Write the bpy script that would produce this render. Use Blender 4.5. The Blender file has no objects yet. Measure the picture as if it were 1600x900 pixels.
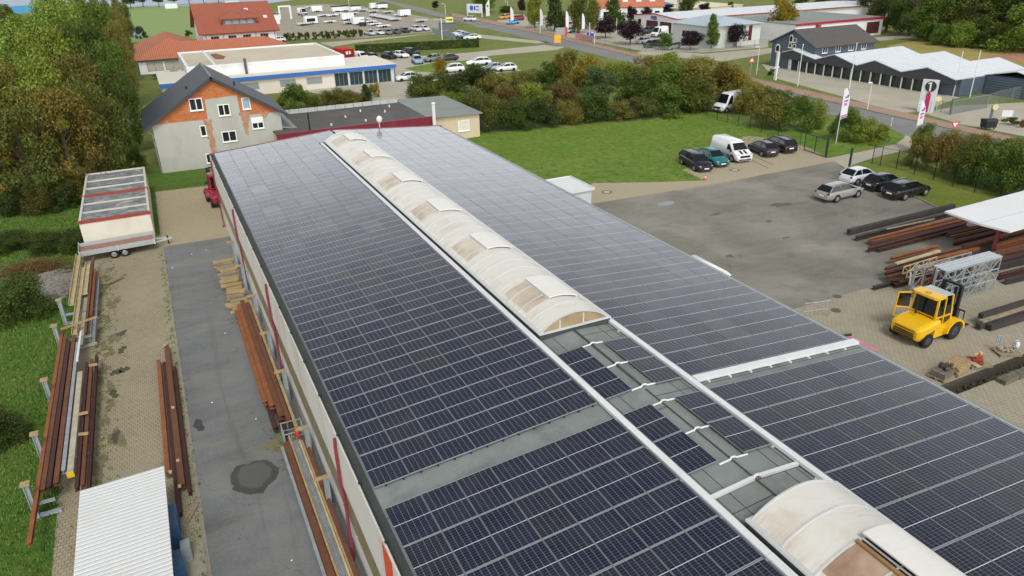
import bpy, math, random
from mathutils import Vector, Matrix
random.seed(7)
R = math.radians
SC = bpy.context.scene
COL = SC.collection

# ------------------------------------------------------------------ camera, world, sun, exposure
CR = Vector((0.898490, -0.438452, -0.021801))
CD = Vector((-0.202111, -0.369066, -0.907161))
CF = Vector((0.389701, 0.819482, -0.420218))
CP = Vector((-13.709720, -17.996522, 20.887316))
CFL = 1142.447
cam_d = bpy.data.cameras.new('camera'); cam = bpy.data.objects.new('camera', cam_d); COL.objects.link(cam)
cam_d.sensor_fit = 'HORIZONTAL'; cam_d.sensor_width = 36.0; cam_d.lens = CFL / 1600 * 36
cam_d.clip_start = 0.1; cam_d.clip_end = 5000
cam.matrix_world = Matrix(((CR.x, -CD.x, -CF.x, CP.x), (CR.y, -CD.y, -CF.y, CP.y), (CR.z, -CD.z, -CF.z, CP.z), (0, 0, 0, 1)))
SC.camera = cam

SUN_EL, SUN_AZ = R(52), R(192)          # azimuth clockwise from +Y
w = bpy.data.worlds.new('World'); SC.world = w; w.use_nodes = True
nt = w.node_tree; nt.nodes.clear()
sky = nt.nodes.new('ShaderNodeTexSky'); sky.sky_type = 'NISHITA'; sky.sun_disc = False
sky.sun_elevation = SUN_EL; sky.sun_rotation = SUN_AZ; sky.air_density = 1.0; sky.dust_density = 6.0; sky.ozone_density = 1.5
hs = nt.nodes.new('ShaderNodeHueSaturation'); hs.inputs['Saturation'].default_value = 0.17
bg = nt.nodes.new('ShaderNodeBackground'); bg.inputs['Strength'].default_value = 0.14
wo = nt.nodes.new('ShaderNodeOutputWorld')
tcw = nt.nodes.new('ShaderNodeTexCoord'); sxw = nt.nodes.new('ShaderNodeSeparateXYZ'); mrw = nt.nodes.new('ShaderNodeMapRange')     # sky brightened low down, shaped to lift reflections on the far panels
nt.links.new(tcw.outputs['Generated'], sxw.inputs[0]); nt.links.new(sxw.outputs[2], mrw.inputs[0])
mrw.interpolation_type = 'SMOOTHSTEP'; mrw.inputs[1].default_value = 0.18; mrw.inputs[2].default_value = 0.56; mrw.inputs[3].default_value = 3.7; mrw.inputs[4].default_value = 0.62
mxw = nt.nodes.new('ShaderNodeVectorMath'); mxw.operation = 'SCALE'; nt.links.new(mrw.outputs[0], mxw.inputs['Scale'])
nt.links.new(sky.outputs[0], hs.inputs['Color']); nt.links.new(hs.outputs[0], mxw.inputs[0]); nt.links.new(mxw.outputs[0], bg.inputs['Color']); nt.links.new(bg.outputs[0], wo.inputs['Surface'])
sd = bpy.data.lights.new('sun', 'SUN'); sd.energy = 1.25; sd.angle = R(12); sd.color = (1.0, 0.985, 0.955)
so = bpy.data.objects.new('sun', sd); COL.objects.link(so)
sdir = Vector((math.sin(SUN_AZ) * math.cos(SUN_EL), math.cos(SUN_AZ) * math.cos(SUN_EL), math.sin(SUN_EL)))
so.rotation_euler = sdir.to_track_quat('Z', 'Y').to_euler(); so.location = (0, 0, 80)
SC.view_settings.view_transform = 'Standard'; SC.view_settings.look = 'None'
SC.view_settings.gamma = 1.0; SC.view_settings.use_curve_mapping = False
SC.view_settings.exposure = 0.08
SC.cycles.max_bounces = 6; SC.cycles.transparent_max_bounces = 8

# ------------------------------------------------------------------ survey: photo point -> point on a level plane
def ray(px, py): return CR * ((px - 800) / CFL) + CD * ((py - 450) / CFL) + CF
def G(px, py, z=0.0):
    d = ray(px, py); k = (z - CP.z) / d.z; q = CP + d * k
    return Vector((q.x, q.y, z))
def rise(bx, by, ty, tx=None):          # height of something standing at (bx,by) whose top shows at ty
    g = G(bx, by); d = ray(bx if tx is None else tx, ty)
    k = math.hypot(g.x - CP.x, g.y - CP.y) / math.hypot(d.x, d.y)
    return max(0.2, (CP + d * k).z)
def span(bx, by, wpx):                  # real width of wpx pixels at the ground point
    return (G(bx, by) - CP).dot(CF) * wpx / CFL

# ------------------------------------------------------------------ materials
def lin(c):
    if isinstance(c, str):
        c = [int(c[i:i + 2], 16) / 255 for i in (0, 2, 4)]
        return tuple((x / 12.92 if x <= .04045 else ((x + .055) / 1.055) ** 2.4) for x in c)
    return tuple(c)
MATS = {}
class NT:
    def __init__(s, name):
        s.m = bpy.data.materials.new(name); s.m.use_nodes = True; s.t = s.m.node_tree
        s.b = s.t.nodes['Principled BSDF']; s.o = s.t.nodes['Material Output']
    def n(s, typ, **k):
        x = s.t.nodes.new(typ)
        for a, v in k.items():
            if a.startswith('i_'): x.inputs[a[2:].replace('_', ' ')].default_value = v
            else: setattr(x, a, v)
        return x
    def l(s, a, b): s.t.links.new(a, b)
    def val(s, x, sock):
        if hasattr(x, 'is_output'): s.l(x, sock)
        else: sock.default_value = x
    def math(s, op, a, b=0.0, c=0.0):
        x = s.n('ShaderNodeMath', operation=op); s.val(a, x.inputs[0]); s.val(b, x.inputs[1]); s.val(c, x.inputs[2]); return x.outputs[0]
    def mix(s, f, a, b, bl='MIX'):
        x = s.n('ShaderNodeMix', data_type='RGBA', blend_type=bl); s.val(f, x.inputs[0])
        for v, k in ((a, 6), (b, 7)):
            if hasattr(v, 'is_output'): s.l(v, x.inputs[k])
            else: x.inputs[k].default_value = (*v[:3], 1)
        return x.outputs[2]
    def noise(s, scale, detail=4, vec=None, rough=.55, dist=0.0):
        x = s.n('ShaderNodeTexNoise', i_Scale=scale, i_Detail=detail, i_Roughness=rough, i_Distortion=dist)
        if vec is not None: s.l(vec, x.inputs['Vector'])
        return x.outputs[0]
    def ramp(s, f, a, b):
        x = s.n('ShaderNodeMapRange'); x.clamp = True; s.l(f, x.inputs[0]); x.inputs[1].default_value = a; x.inputs[2].default_value = b; return x.outputs[0]
    def pos(s): return s.n('ShaderNodeNewGeometry').outputs['Position']
    def obj(s): return s.n('ShaderNodeTexCoord').outputs['Object']
    def scale(s, v, sc):
        x = s.n('ShaderNodeVectorMath', operation='MULTIPLY'); s.l(v, x.inputs[0]); x.inputs[1].default_value = sc; return x.outputs[0]
    def bump(s, h, strength=.3, dist=.02):
        x = s.n('ShaderNodeBump', i_Strength=strength, i_Distance=dist); s.l(h, x.inputs['Height']); s.l(x.outputs[0], s.b.inputs['Normal'])
def M(name, c, rough=.7, metal=0.0, var=.18, scale=2.5, dirt=None, dirt_amt=.35, bump=0.0, spec=.5, trans=0.0):
    if name in MATS: return MATS[name]
    t = NT(name); c = lin(c)
    nz = t.noise(scale, 5, t.obj()); nf = t.noise(scale * 9, 3, t.obj())
    f = t.math('ADD', t.math('MULTIPLY', nz, .7), t.math('MULTIPLY', nf, .3))
    lo = tuple(x * (1 - var) for x in c); hi = tuple(min(1, x * (1 + var)) for x in c)
    col = t.mix(t.ramp(f, .3, .7), lo, hi)
    if dirt is not None:
        dn = t.ramp(t.noise(scale * .6, 6, t.scale(t.obj(), (1, 1, .35)), .65), .52, .72)
        col = t.mix(t.math('MULTIPLY', dn, dirt_amt), col, lin(dirt))
    t.l(col, t.b.inputs['Base Color']); t.b.inputs['Roughness'].default_value = rough; t.b.inputs['Metallic'].default_value = metal
    t.b.inputs['Specular IOR Level'].default_value = spec
    if trans: t.b.inputs['Transmission Weight'].default_value = trans
    if bump: t.bump(nf, bump)
    MATS[name] = t.m; return t.m
def obj_paint(name, rough=.3, metal=0.0, spec=.5, dirt=.1):
    if name in MATS: return MATS[name]
    t = NT(name); oi = t.n('ShaderNodeObjectInfo')
    nz = t.ramp(t.noise(3, 4, t.obj()), .35, .7)
    col = t.mix(t.math('MULTIPLY', nz, dirt), oi.outputs['Color'], lin('8a8478'))
    t.l(col, t.b.inputs['Base Color']); t.b.inputs['Roughness'].default_value = rough; t.b.inputs['Metallic'].default_value = metal
    t.b.inputs['Specular IOR Level'].default_value = spec
    MATS[name] = t.m; return t.m
def leaf_mat(name='leaves', warm_amt=.55):
    if name in MATS: return MATS[name]
    t = NT(name); oi = t.n('ShaderNodeObjectInfo'); ge = t.n('ShaderNodeNewGeometry')
    rnd = ge.outputs['Random Per Island']
    big = t.ramp(t.noise(.55, 3, t.obj()), .35, .65)
    warm = t.mix(.5, oi.outputs['Color'], lin('a8923a'))
    dark = t.mix(1.0, oi.outputs['Color'], (.48, .56, .52), 'MULTIPLY')
    lite = t.mix(1.0, oi.outputs['Color'], (1.25, 1.22, 1.0), 'MULTIPLY'); c1 = t.mix(rnd, dark, lite)
    c2 = t.mix(t.math('MULTIPLY', t.math('MULTIPLY', big, rnd), warm_amt), c1, warm)
    t.l(c2, t.b.inputs['Base Color']); t.b.inputs['Roughness'].default_value = .55; t.b.inputs['Specular IOR Level'].default_value = .3
    tr = t.n('ShaderNodeBsdfTranslucent'); t.l(t.mix(.35 if warm_amt else 0, c2, lin('9fb53a')), tr.inputs[0])
    ms = t.n('ShaderNodeMixShader'); ms.inputs[0].default_value = .3
    t.l(t.b.outputs[0], ms.inputs[1]); t.l(tr.outputs[0], ms.inputs[2]); t.l(ms.outputs[0], t.o.inputs[0])
    MATS[name] = t.m; return t.m
def grass_mat(name, a, b, dry, dry_amt=.5, sc=1.0):
    t = NT(name); P = t.pos()
    n1 = t.ramp(t.noise(.12 * sc, 6, P, .65), .35, .65); n2 = t.ramp(t.noise(.9 * sc, 5, P, .65), .3, .7); n3 = t.ramp(t.noise(9, 4, P, .7), .25, .75)
    col = t.mix(t.math('ADD', t.math('MULTIPLY', n2, .55), t.math('MULTIPLY', n3, .45)), lin(a), lin(b))
    col = t.mix(t.math('MULTIPLY', t.math('MULTIPLY', n1, n2), dry_amt), col, lin(dry))
    bald = t.ramp(t.noise(.35 * sc, 7, P, .7), .66, .74)
    col = t.mix(t.math('MULTIPLY', bald, .45), col, lin('7d7358'))
    t.l(col, t.b.inputs['Base Color']); t.b.inputs['Roughness'].default_value = .9; t.b.inputs['Specular IOR Level'].default_value = .15
    t.bump(t.math('ADD', n3, n2), .9, .08); MATS[name] = t.m; return t.m
def asphalt_mat(name, c, light, patch=.5, sc=1.0):
    t = NT(name); P = t.pos()
    n1 = t.ramp(t.noise(.16 * sc, 6, P, .6, .6), .35, .68); n2 = t.noise(14, 4, P, .7); n3 = t.ramp(t.noise(.7, 6, t.scale(P, (.35, 1.4, 1)), .65, .5), .4, .7)
    col = t.mix(n1, lin(c), lin(light)); col = t.mix(t.math('MULTIPLY', n3, .35), col, lin('8d887c'))
    col = t.mix(t.ramp(n2, .55, .8), col, lin('a19c90')); 
    trk = t.ramp(t.noise(.5, 5, t.scale(P, (2.2, .16, 1) if 'lane' in name else (.5, 1.0, 1)), .6, 1.2), .55, .75); col = t.mix(t.math('MULTIPLY', trk, .4), col, lin('4f4e4a')); st = t.ramp(t.noise(.55, 6, P, .7, .3), .66, .72); col = t.mix(t.math('MULTIPLY', st, patch), col, lin('3b3a37'))
    vo = t.n('ShaderNodeTexVoronoi', feature='DISTANCE_TO_EDGE', i_Scale=.16); 
    dv = t.n('ShaderNodeVectorMath', operation='ADD'); t.l(P, dv.inputs[0]); nn = t.n('ShaderNodeTexNoise', i_Scale=.8, i_Detail=5); t.l(P, nn.inputs['Vector']); t.l(t.scale(nn.outputs[1], (2, 2, 0)), dv.inputs[1]); t.l(dv.outputs[0], vo.inputs['Vector'])
    cr = t.math('MULTIPLY', t.math('LESS_THAN', vo.outputs[0], .003), .24); col = t.mix(cr, col, lin('2f2f2d'))
    t.l(col, t.b.inputs['Base Color']); t.b.inputs['Roughness'].default_value = .85; t.b.inputs['Specular IOR Level'].default_value = .3
    t.bump(n2, .35, .01); MATS[name] = t.m; return t.m
def paver_mat(name, c1, c2, mortar, bw=.20, bh=.10, rot=False, moss=.5, msz=.012):
    t = NT(name); P = t.pos()
    v = P
    if rot:
        mp = t.n('ShaderNodeMapping'); mp.inputs['Rotation'].default_value = (0, 0, R(90)); t.l(P, mp.inputs[0]); v = mp.outputs[0]
    br = t.n('ShaderNodeTexBrick', i_Scale=1.0); t.l(v, br.inputs['Vector'])
    br.inputs['Color1'].default_value = (*lin(c1), 1); br.inputs['Color2'].default_value = (*lin(c2), 1); br.inputs['Mortar'].default_value = (*lin(mortar), 1)
    br.inputs['Brick Width'].default_value = bw; br.inputs['Row Height'].default_value = bh; br.inputs['Mortar Size'].default_value = msz; br.inputs['Mortar Smooth'].default_value = .2
    n1 = t.ramp(t.noise(.25, 6, P, .65), .38, .66); n2 = t.ramp(t.noise(1.3, 6, P, .7), .56, .72); n3 = t.noise(18, 3, P)
    col = t.mix(t.math('MULTIPLY', n1, .4), br.outputs[0], lin('a39b86')); col = t.mix(t.math('MULTIPLY', n2, moss), col, lin('4c4a33'))
    col = t.mix(t.math('MULTIPLY', t.ramp(n3, .5, .8), .3), col, lin('5d5748'))
    t.l(col, t.b.inputs['Base Color']); t.b.inputs['Roughness'].default_value = .9; t.b.inputs['Specular IOR Level'].default_value = .25
    t.bump(br.outputs[1], -.25, .01); MATS[name] = t.m; return t.m
def stripes_mat(name, c, c2, period, axis, duty=.5, rough=.5, dirt='8a8578', amt=.25, bump=.5, world=False, metal=0.0):
    """ribbed sheet: a profile across one axis, with worn dirt"""
    if name in MATS: return MATS[name]
    t = NT(name); P = t.pos() if world else t.obj(); sx = t.n('ShaderNodeSeparateXYZ'); t.l(P, sx.inputs[0])
    fr = t.math('FRACT', t.math('DIVIDE', sx.outputs[axis], period)); s = t.math('LESS_THAN', fr, duty)
    col = t.mix(s, lin(c), lin(c2)); col = t.mix(t.math('MULTIPLY', t.ramp(t.noise(.6, 6, P, .65), .5, .75), amt), col, lin(dirt))
    t.l(col, t.b.inputs['Base Color']); t.b.inputs['Roughness'].default_value = rough; t.b.inputs['Metallic'].default_value = metal
    if bump: t.bump(t.math('PINGPONG', t.math('DIVIDE', sx.outputs[axis], period), .5), bump, period * .3)
    MATS[name] = t.m; return t.m

# ------------------------------------------------------------------ mesh builder
class MB:
    def __init__(s): s.v = []; s.f = []; s.mi = []; s.sm = []; s.uv = None
    def add(s, vs, fs, mi=0, sm=False):
        b = len(s.v); s.v += [tuple(x) for x in vs]
        for f in fs: s.f.append(tuple(i + b for i in f)); s.mi.append(mi); s.sm.append(sm)
        return s
    def box(s, c, d, rz=0, mi=0, bev=0):
        x, y, z = c; a, b, h = d[0] / 2, d[1] / 2, d[2] / 2; co, si = math.cos(rz), math.sin(rz)
        vs = [(x + i * co - j * si, y + i * si + j * co, z + k) for k in (-h, h) for i, j in ((-a, -b), (a, -b), (a, b), (-a, b))]
        return s.add(vs, [(3, 2, 1, 0), (4, 5, 6, 7), (0, 1, 5, 4), (1, 2, 6, 5), (2, 3, 7, 6), (3, 0, 4, 7)], mi)
    def b2(s, x0, x1, y0, y1, z0, z1, mi=0): return s.box(((x0 + x1) / 2, (y0 + y1) / 2, (z0 + z1) / 2), (abs(x1 - x0), abs(y1 - y0), abs(z1 - z0)), 0, mi)
    def sweep(s, p0, p1, prof, mi=0, up=(0, 0, 1)):
        p0, p1 = Vector(p0), Vector(p1); d = (p1 - p0).normalized(); u = Vector(up)
        if abs(d.dot(u)) > .98: u = Vector((1, 0, 0))
        r = d.cross(u).normalized(); u = r.cross(d); n = len(prof)
        vs = [q + r * a + u * b for q in (p0, p1) for a, b in prof]
        fs = [(i, (i + 1) % n, n + (i + 1) % n, n + i) for i in range(n)] + [tuple(range(n - 1, -1, -1)), tuple(range(n, 2 * n))]
        return s.add(vs, fs, mi)
    def bar(s, p0, p1, w, h=None, mi=0):
        h = w if h is None else h
        return s.sweep(p0, p1, [(-w / 2, -h / 2), (w / 2, -h / 2), (w / 2, h / 2), (-w / 2, h / 2)], mi)
    def ibeam(s, p0, p1, w, h, t=.02, mi=0):
        w, h = w / 2, h / 2; a = t / 2
        return s.sweep(p0, p1, [(-w, -h), (w, -h), (w, -h + t), (a, -h + t), (a, h - t), (w, h - t), (w, h), (-w, h), (-w, h - t), (-a, h - t), (-a, -h + t), (-w, -h + t)], mi)
    def chan(s, p0, p1, w, h, t=.03, mi=0):      # open channel, flanges up
        w, h = w / 2, h / 2
        return s.sweep(p0, p1, [(-w, -h), (w, -h), (w, h), (w - t, h), (w - t, -h + t), (-w + t, -h + t), (-w + t, h), (-w, h)], mi)
    def cyl(s, p0, p1, r0, r1=None, n=10, mi=0, cap=True):
        r1 = r0 if r1 is None else r1; p0, p1 = Vector(p0), Vector(p1); d = (p1 - p0).normalized()
        u = Vector((0, 0, 1)) if abs(d.z) < .9 else Vector((1, 0, 0)); r = d.cross(u).normalized(); u = r.cross(d)
        vs = [q + (r * math.cos(2 * math.pi * i / n) + u * math.sin(2 * math.pi * i / n)) * rr for q, rr in ((p0, r0), (p1, r1)) for i in range(n)]
        s.add(vs, [(i, (i + 1) % n, n + (i + 1) % n, n + i) for i in range(n)], mi, True)
        if cap: s.add(vs, [tuple(range(n - 1, -1, -1)), tuple(range(n, 2 * n))], mi)
        return s
    def tube(s, pts, r, n=6, mi=0):
        for a, b in zip(pts, pts[1:]): s.cyl(a, b, r, r, n, mi)
        return s
    def poly(s, pts, mi=0): return s.add(pts, [tuple(range(len(pts)))], mi)
    def prism(s, pts, z0, z1, mi=0):
        n = len(pts); vs = [(x, y, z) for z in (z0, z1) for x, y in pts]
        return s.add(vs, [(i, (i + 1) % n, n + (i + 1) % n, n + i) for i in range(n)] + [tuple(range(n - 1, -1, -1)), tuple(range(n, 2 * n))], mi)
    def prismx(s, pts, x0, x1, mi=0):            # (y,z) outline extruded along x
        n = len(pts); vs = [(x, y, z) for x in (x0, x1) for y, z in pts]
        return s.add(vs, [(i, (i + 1) % n, n + (i + 1) % n, n + i) for i in range(n)] + [tuple(range(n - 1, -1, -1)), tuple(range(n, 2 * n))], mi)
    def prismy(s, pts, y0, y1, mi=0):            # (x,z) outline extruded along y
        n = len(pts); vs = [(x, y, z) for y in (y0, y1) for x, z in pts]
        return s.add(vs, [(i, (i + 1) % n, n + (i + 1) % n, n + i) for i in range(n)] + [tuple(range(n - 1, -1, -1)), tuple(range(n, 2 * n))], mi)
    def slab(s, a, b, c, d, t, mi=0):            # quad with thickness downward
        q = [Vector(x) for x in (a, b, c, d)]; nrm = (q[1] - q[0]).cross(q[3] - q[0]).normalized()
        if nrm.z < 0: nrm = -nrm
        vs = [x - nrm * t for x in q] + q
        return s.add(vs, [(3, 2, 1, 0), (4, 5, 6, 7), (0, 1, 5, 4), (1, 2, 6, 5), (2, 3, 7, 6), (3, 0, 4, 7)], mi)
    def ell(s, c, r, n=10, m=6, mi=0, jit=0.0):
        vs = []; 
        for j in range(m + 1):
            t = math.pi * j / m
            for i in range(n):
                k = 1 + random.uniform(-jit, jit)
                vs.append((c[0] + r[0] * k * math.sin(t) * math.cos(2 * math.pi * i / n), c[1] + r[1] * k * math.sin(t) * math.sin(2 * math.pi * i / n), c[2] + r[2] * k * math.cos(t)))
        return s.add(vs, [(j * n + i, (j + 1) * n + i, (j + 1) * n + (i + 1) % n, j * n + (i + 1) % n) for j in range(m) for i in range(n)], mi, True)
    def build(s, name, mats, parent=None, world=False):
        me = bpy.data.meshes.new(name); off = (0, 0, 0)
        if world and parent is not None: off = parent.location
        me.from_pydata([(x - off[0], y - off[1], z - off[2]) for x, y, z in s.v], [], s.f); 
        mats = mats if isinstance(mats, (list, tuple)) else [mats]
        for m in mats: me.materials.append(m)
        me.polygons.foreach_set('material_index', s.mi); me.polygons.foreach_set('use_smooth', s.sm)
        me.validate(); me.update()
        o = bpy.data.objects.new(name, me); COL.objects.link(o)
        if parent is not None: o.parent = parent
        return o
def tag(o, label, cat, group=None):
    o['label'] = label; o['category'] = cat
    if group: o['group'] = group
    return o
def thing(name, label, cat, loc=(0, 0, 0), rz=0, group=None):
    o = bpy.data.objects.new(name, None); COL.objects.link(o); o.empty_display_size = .3
    o.location = loc; o.rotation_euler = (0, 0, rz); return tag(o, label, cat, group)
def struct(o, kind='structure'): o['kind'] = kind; return o
KIDS = {}
def copy_tree(o, parent=None):
    c = o.copy(); COL.objects.link(c)
    if parent is not None: c.parent = parent
    for ch in list(o.children): copy_tree(ch, c)
    return c
def paint(o, c, names=('body',)):
    for x in [o] + list(o.children):
        if x.name.split('.')[0] in names or x is o: x.color = (*lin(c), 1)
ORD = ['zeroth', 'first', 'second', 'third', 'fourth', 'fifth', 'sixth', 'seventh', 'eighth', 'ninth', 'tenth', 'eleventh', 'twelfth', 'thirteenth', 'fourteenth', 'fifteenth', 'sixteenth', 'seventeenth', 'eighteenth', 'nineteenth', 'twentieth', 'twenty-first', 'twenty-second', 'twenty-third', 'twenty-fourth', 'twenty-fifth', 'twenty-sixth', 'twenty-seventh', 'twenty-eighth', 'twenty-ninth', 'thirtieth']
def text_mesh(name, txt, size, mat, parent, loc, rot, ext=.01, name_font=None):
    cu = bpy.data.curves.new(name, 'FONT'); cu.body = txt; cu.size = size; cu.extrude = ext; cu.align_x = 'CENTER'; cu.align_y = 'CENTER'
    tmp = bpy.data.objects.new('tmp', cu); COL.objects.link(tmp); dg = bpy.context.evaluated_depsgraph_get(); dg.update()
    me = bpy.data.meshes.new_from_object(tmp.evaluated_get(dg)); bpy.data.objects.remove(tmp)
    me.materials.clear(); me.materials.append(mat); o = bpy.data.objects.new(name, me); COL.objects.link(o)
    o.parent = parent; o.location = loc; o.rotation_euler = rot; return o

# ================================================================== ground, roads, yards
def sheet(name, pts, z, mat):
    me = bpy.data.meshes.new(name); me.from_pydata([(p[0], p[1], z) for p in pts], [], [tuple(range(len(pts)))]); me.update()
    if me.polygons[0].normal.z < 0: me.flip_normals()
    me.materials.append(mat); o = bpy.data.objects.new(name, me); COL.objects.link(o); return struct(o)
def gp(*px): return [G(*q) for q in px]
m_meadow = grass_mat('meadow', '53662c', '748042', '918a56', .65)
m_lawn = grass_mat('lawn_grass', '42661f', '74923a', '989450', .65, 1.3)
m_wild = grass_mat('wild_grass', '3a5c22', '5a7f32', '7d7a42', .6, 2.0)
m_asph_l = asphalt_mat('asphalt_lane', '5c5f61', '777a7b', .6)
m_asph_r = asphalt_mat('asphalt_yard', '66645d', '89867d', .5)
m_street = asphalt_mat('asphalt_street', '6c6f70', '7d7f7e', .15)
m_pav_l = paver_mat('paver_strip', '9c937a', '908770', '6b644f', .2, .2, False, .38, .016)
m_pav_y = paver_mat('paver_yard', 'b1a588', 'a4987c', '80755b', .22, .11, True, .22)
m_pav_r = paver_mat('paver_right', 'a49d8a', '979080', '6f6856', .34, .17, True, .25, .016)
m_apron = paver_mat('paver_apron', 'ada289', 'a2977f', '887d66', .2, .1, False, .12)
m_walk = paver_mat('paver_walk', 'a07f6e', '97796a', '7a6356', .3, .3, False, .05)
m_conc = M('concrete', '97917f', .9, var=.14, scale=.6, dirt='6b6655', bump=.2)
m_conc_l = M('concrete_pale', 'a49e8e', .9, var=.12, scale=.25, dirt='7d7867', bump=.1)
m_kerb = M('kerb_stone', '8a8578', .9, var=.2, scale=3)
m_soil = M('soil', '4b463b', .95, var=.35, scale=5, bump=.8)
m_gravel = asphalt_mat('gravel_lot', '9a917f', '8b8678', .2)

TX0, TX1, TY0, TY1 = 19.4, 60.0, 0.42, 1.36          # the open trench
B_ = MB()
for x0, x1, y0, y1 in ((-5000, 5000, TY1, 6000), (-5000, 5000, -500, TY0), (-5000, TX0, TY0, TY1), (TX1, 5000, TY0, TY1)):
    B_.add([(x0, y0, 0), (x1, y0, 0), (x1, y1, 0), (x0, y1, 0)], [(0, 1, 2, 3)])
struct(B_.build('ground', m_meadow))
tr = MB(); tr.poly([(TX0, TY0, -.75), (TX1, TY0, -.75), (TX1, TY1, -.75), (TX0, TY1, -.75)])
tr.poly([(TX0, TY1, -.75), (TX1, TY1, -.75), (TX1, TY1, 0), (TX0, TY1, 0)]); tr.poly([(TX1, TY0, -.75), (TX0, TY0, -.75), (TX0, TY0, 0), (TX1, TY0, 0)])
tr.poly([(TX0, TY0, -.75), (TX0, TY1, -.75), (TX0, TY1, 0), (TX0, TY0, 0)])
for i in range(260):
    x = random.uniform(TX0 + .1, TX0 + 14); y = random.choice((TY0 + random.uniform(.05, .25), TY1 - random.uniform(.05, .25), random.uniform(TY0, TY1))); r = random.uniform(.04, .10)
    tr.ell((x, y, -.75 + random.uniform(0, .15)), (r, r, r * .8), 6, 4, 0, .2)
struct(tr.build('trench', m_soil))
# left of the hall
sheet('wild_grass', [(-90, -40), (-20.6, -40), (-20.6, 46), (-15.4, 46), (-15.4, 60), (-10, 60), (-10, 66), (-40, 80), (-90, 80)], .004, m_wild)
sheet('paved_strip', [(-20.7, 7.4), (-15.45, 7.4), (-15.45, 46.3), (-21.2, 46.3)], .008, m_pav_l)
sheet('concrete_pad', [(-20.0, -30), (-15.45, -30), (-15.45, 7.4), (-20.0, 7.4)], .008, m_conc)
sheet('asphalt_lane', [(-15.3, -40), (-10.2, -40), (-10.2, 42.9), (-15.3, 43.2)], .008, m_asph_l)
sheet('paved_yard', [(-15.4, 43.2), (-10.2, 42.9), (-10.2, 59.3), (-15.3, 59.8)], .008, m_pav_y)
k = MB(); 
for i in range(76): k.b2(-15.45, -15.30, -30 + i, -29.02 + i, -.05, .03)
struct(k.build('kerb', m_kerb))
# right of the hall
lawn = [(10.4, 46.0), (14, 64.5), G(735, 208), G(860, 201), G(1000, 189), G(1108, 173), G(1160, 190), G(1225, 218), G(1270, 231), G(1180, 230), G(1070, 266), G(1104, 282), G(1010, 285), G(925, 287), (10.4, 38.6)]
sheet('lawn', lawn, .004, m_lawn)
sheet('apron', gp((925, 286), (1010, 285), (1104, 282), (1121, 287), (953, 314), (910, 322)), .008, m_apron)
sheet('parking_area', gp((1066, 266), (1107, 285), (1121, 287), (1304, 252), (1268, 233), (1225, 218), (1165, 212)), .006, m_apron)
sheet('asphalt_yard', [(10.2, 11.4), (46, 11.4), G(1492, 340), G(1440, 313), G(1400, 297), G(1331, 268), G(1304, 252), G(1121, 287), G(953, 314), (10.2, 36.2)], .012, m_asph_r)
py = MB()
for x0, x1, y0, y1 in ((10.2, 60, TY1, 11.4), (10.2, 60, -40, TY0), (10.2, TX0, TY0, TY1)):
    py.add([(x0, y0, .008), (x1, y0, .008), (x1, y1, .008), (x0, y1, .008)], [(0, 1, 2, 3)])
struct(py.build('paved_work_yard', m_pav_r))
sheet('entry_drive', gp((1304, 252), (1331, 268), (1330, 258), (1364, 247), (1405, 237), (1430, 232), (1418, 205), (1412, 216), (1400, 225), (1360, 234), (1290, 248)), .010, m_conc_l)
sheet('verge', gp((1290, 246), (1360, 233), (1400, 224), (1414, 212), (1385, 198), (1330, 187), (1240, 190), (1190, 205)), .005, m_lawn)
sheet('bank', gp((1331, 266), (1364, 248), (1430, 234), (1600, 270), (1600, 345), (1490, 339), (1440, 312), (1400, 296)), .005, grass_mat('dry_bank', '55702a', '7b8336', '9a8f55', .7, 2.2))
kb = MB()
for a, b in ((( 1331, 268), (1400, 297)), ((1400, 297), (1440, 313)), ((1440, 313), (1492, 340))):
    A, Bq = G(*a), G(*b); kb.bar((A.x, A.y, .04), (Bq.x, Bq.y, .04), .12, .16)
struct(kb.build('yard_kerb', m_kerb))
far_e = [(560, -10), (607, 1), (675, 16), (706, 26), (741, 32), (780, 40), (824, 49), (867, 59), (905, 68), (980, 86), (1130, 121), (1282, 156), (1415, 186), (1600, 228)]
near_e = [(1600, 256), (1415, 212), (1385, 198), (1282, 176), (1120, 134), (955, 91), (875, 72), (824, 60), (780, 49), (746, 42), (710, 31), (667, 22), (600, 3), (540, -10)]
sheet('street', gp(*far_e, *near_e), .012, m_street)
wk = [(x, y - (5.5 if x < 1000 else 9)) for x, y in far_e[3:]]
sheet('sidewalk', gp(*wk, *[(x, y - .3) for x, y in far_e[3:][::-1]]), .09, m_walk)
ks = MB()
for (a, b) in zip(far_e[3:], far_e[4:]):
    A, Bq = G(*a), G(*b); ks.bar((A.x, A.y, .05), (Bq.x, Bq.y, .05), .14, .14)
struct(ks.build('street_kerb', m_kerb))
sheet('side_road', gp((990, 84), (1130, 96), (1205, 83), (1300, 70), (1440, 58), (1440, 53), (1300, 63), (1205, 75), (1100, 84), (1010, 78)), .010, m_conc_l)
sheet('forecourt', gp((1190, 100), (1500, 152), (1446, 172), (1402, 178), (1342, 158), (1210, 122)), .010, m_conc_l)
sheet('yard_drive', gp((1440, 176), (1500, 165), (1600, 160), (1620, 200), (1600, 213), (1500, 194)), .010, m_conc_l)
sheet('shop_lot', gp((470, 142), (545, 92), (690, 86), (755, 80), (850, 70), (884, 73), (870, 78), (800, 84), (757, 88), (765, 95), (815, 110), (650, 130), (645, 152), (590, 162), (520, 150)), .010, m_conc_l)
sheet('grass_island', gp((632, 107), (680, 98), (748, 93), (790, 99), (700, 113), (650, 112)), .02, m_lawn)
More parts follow.
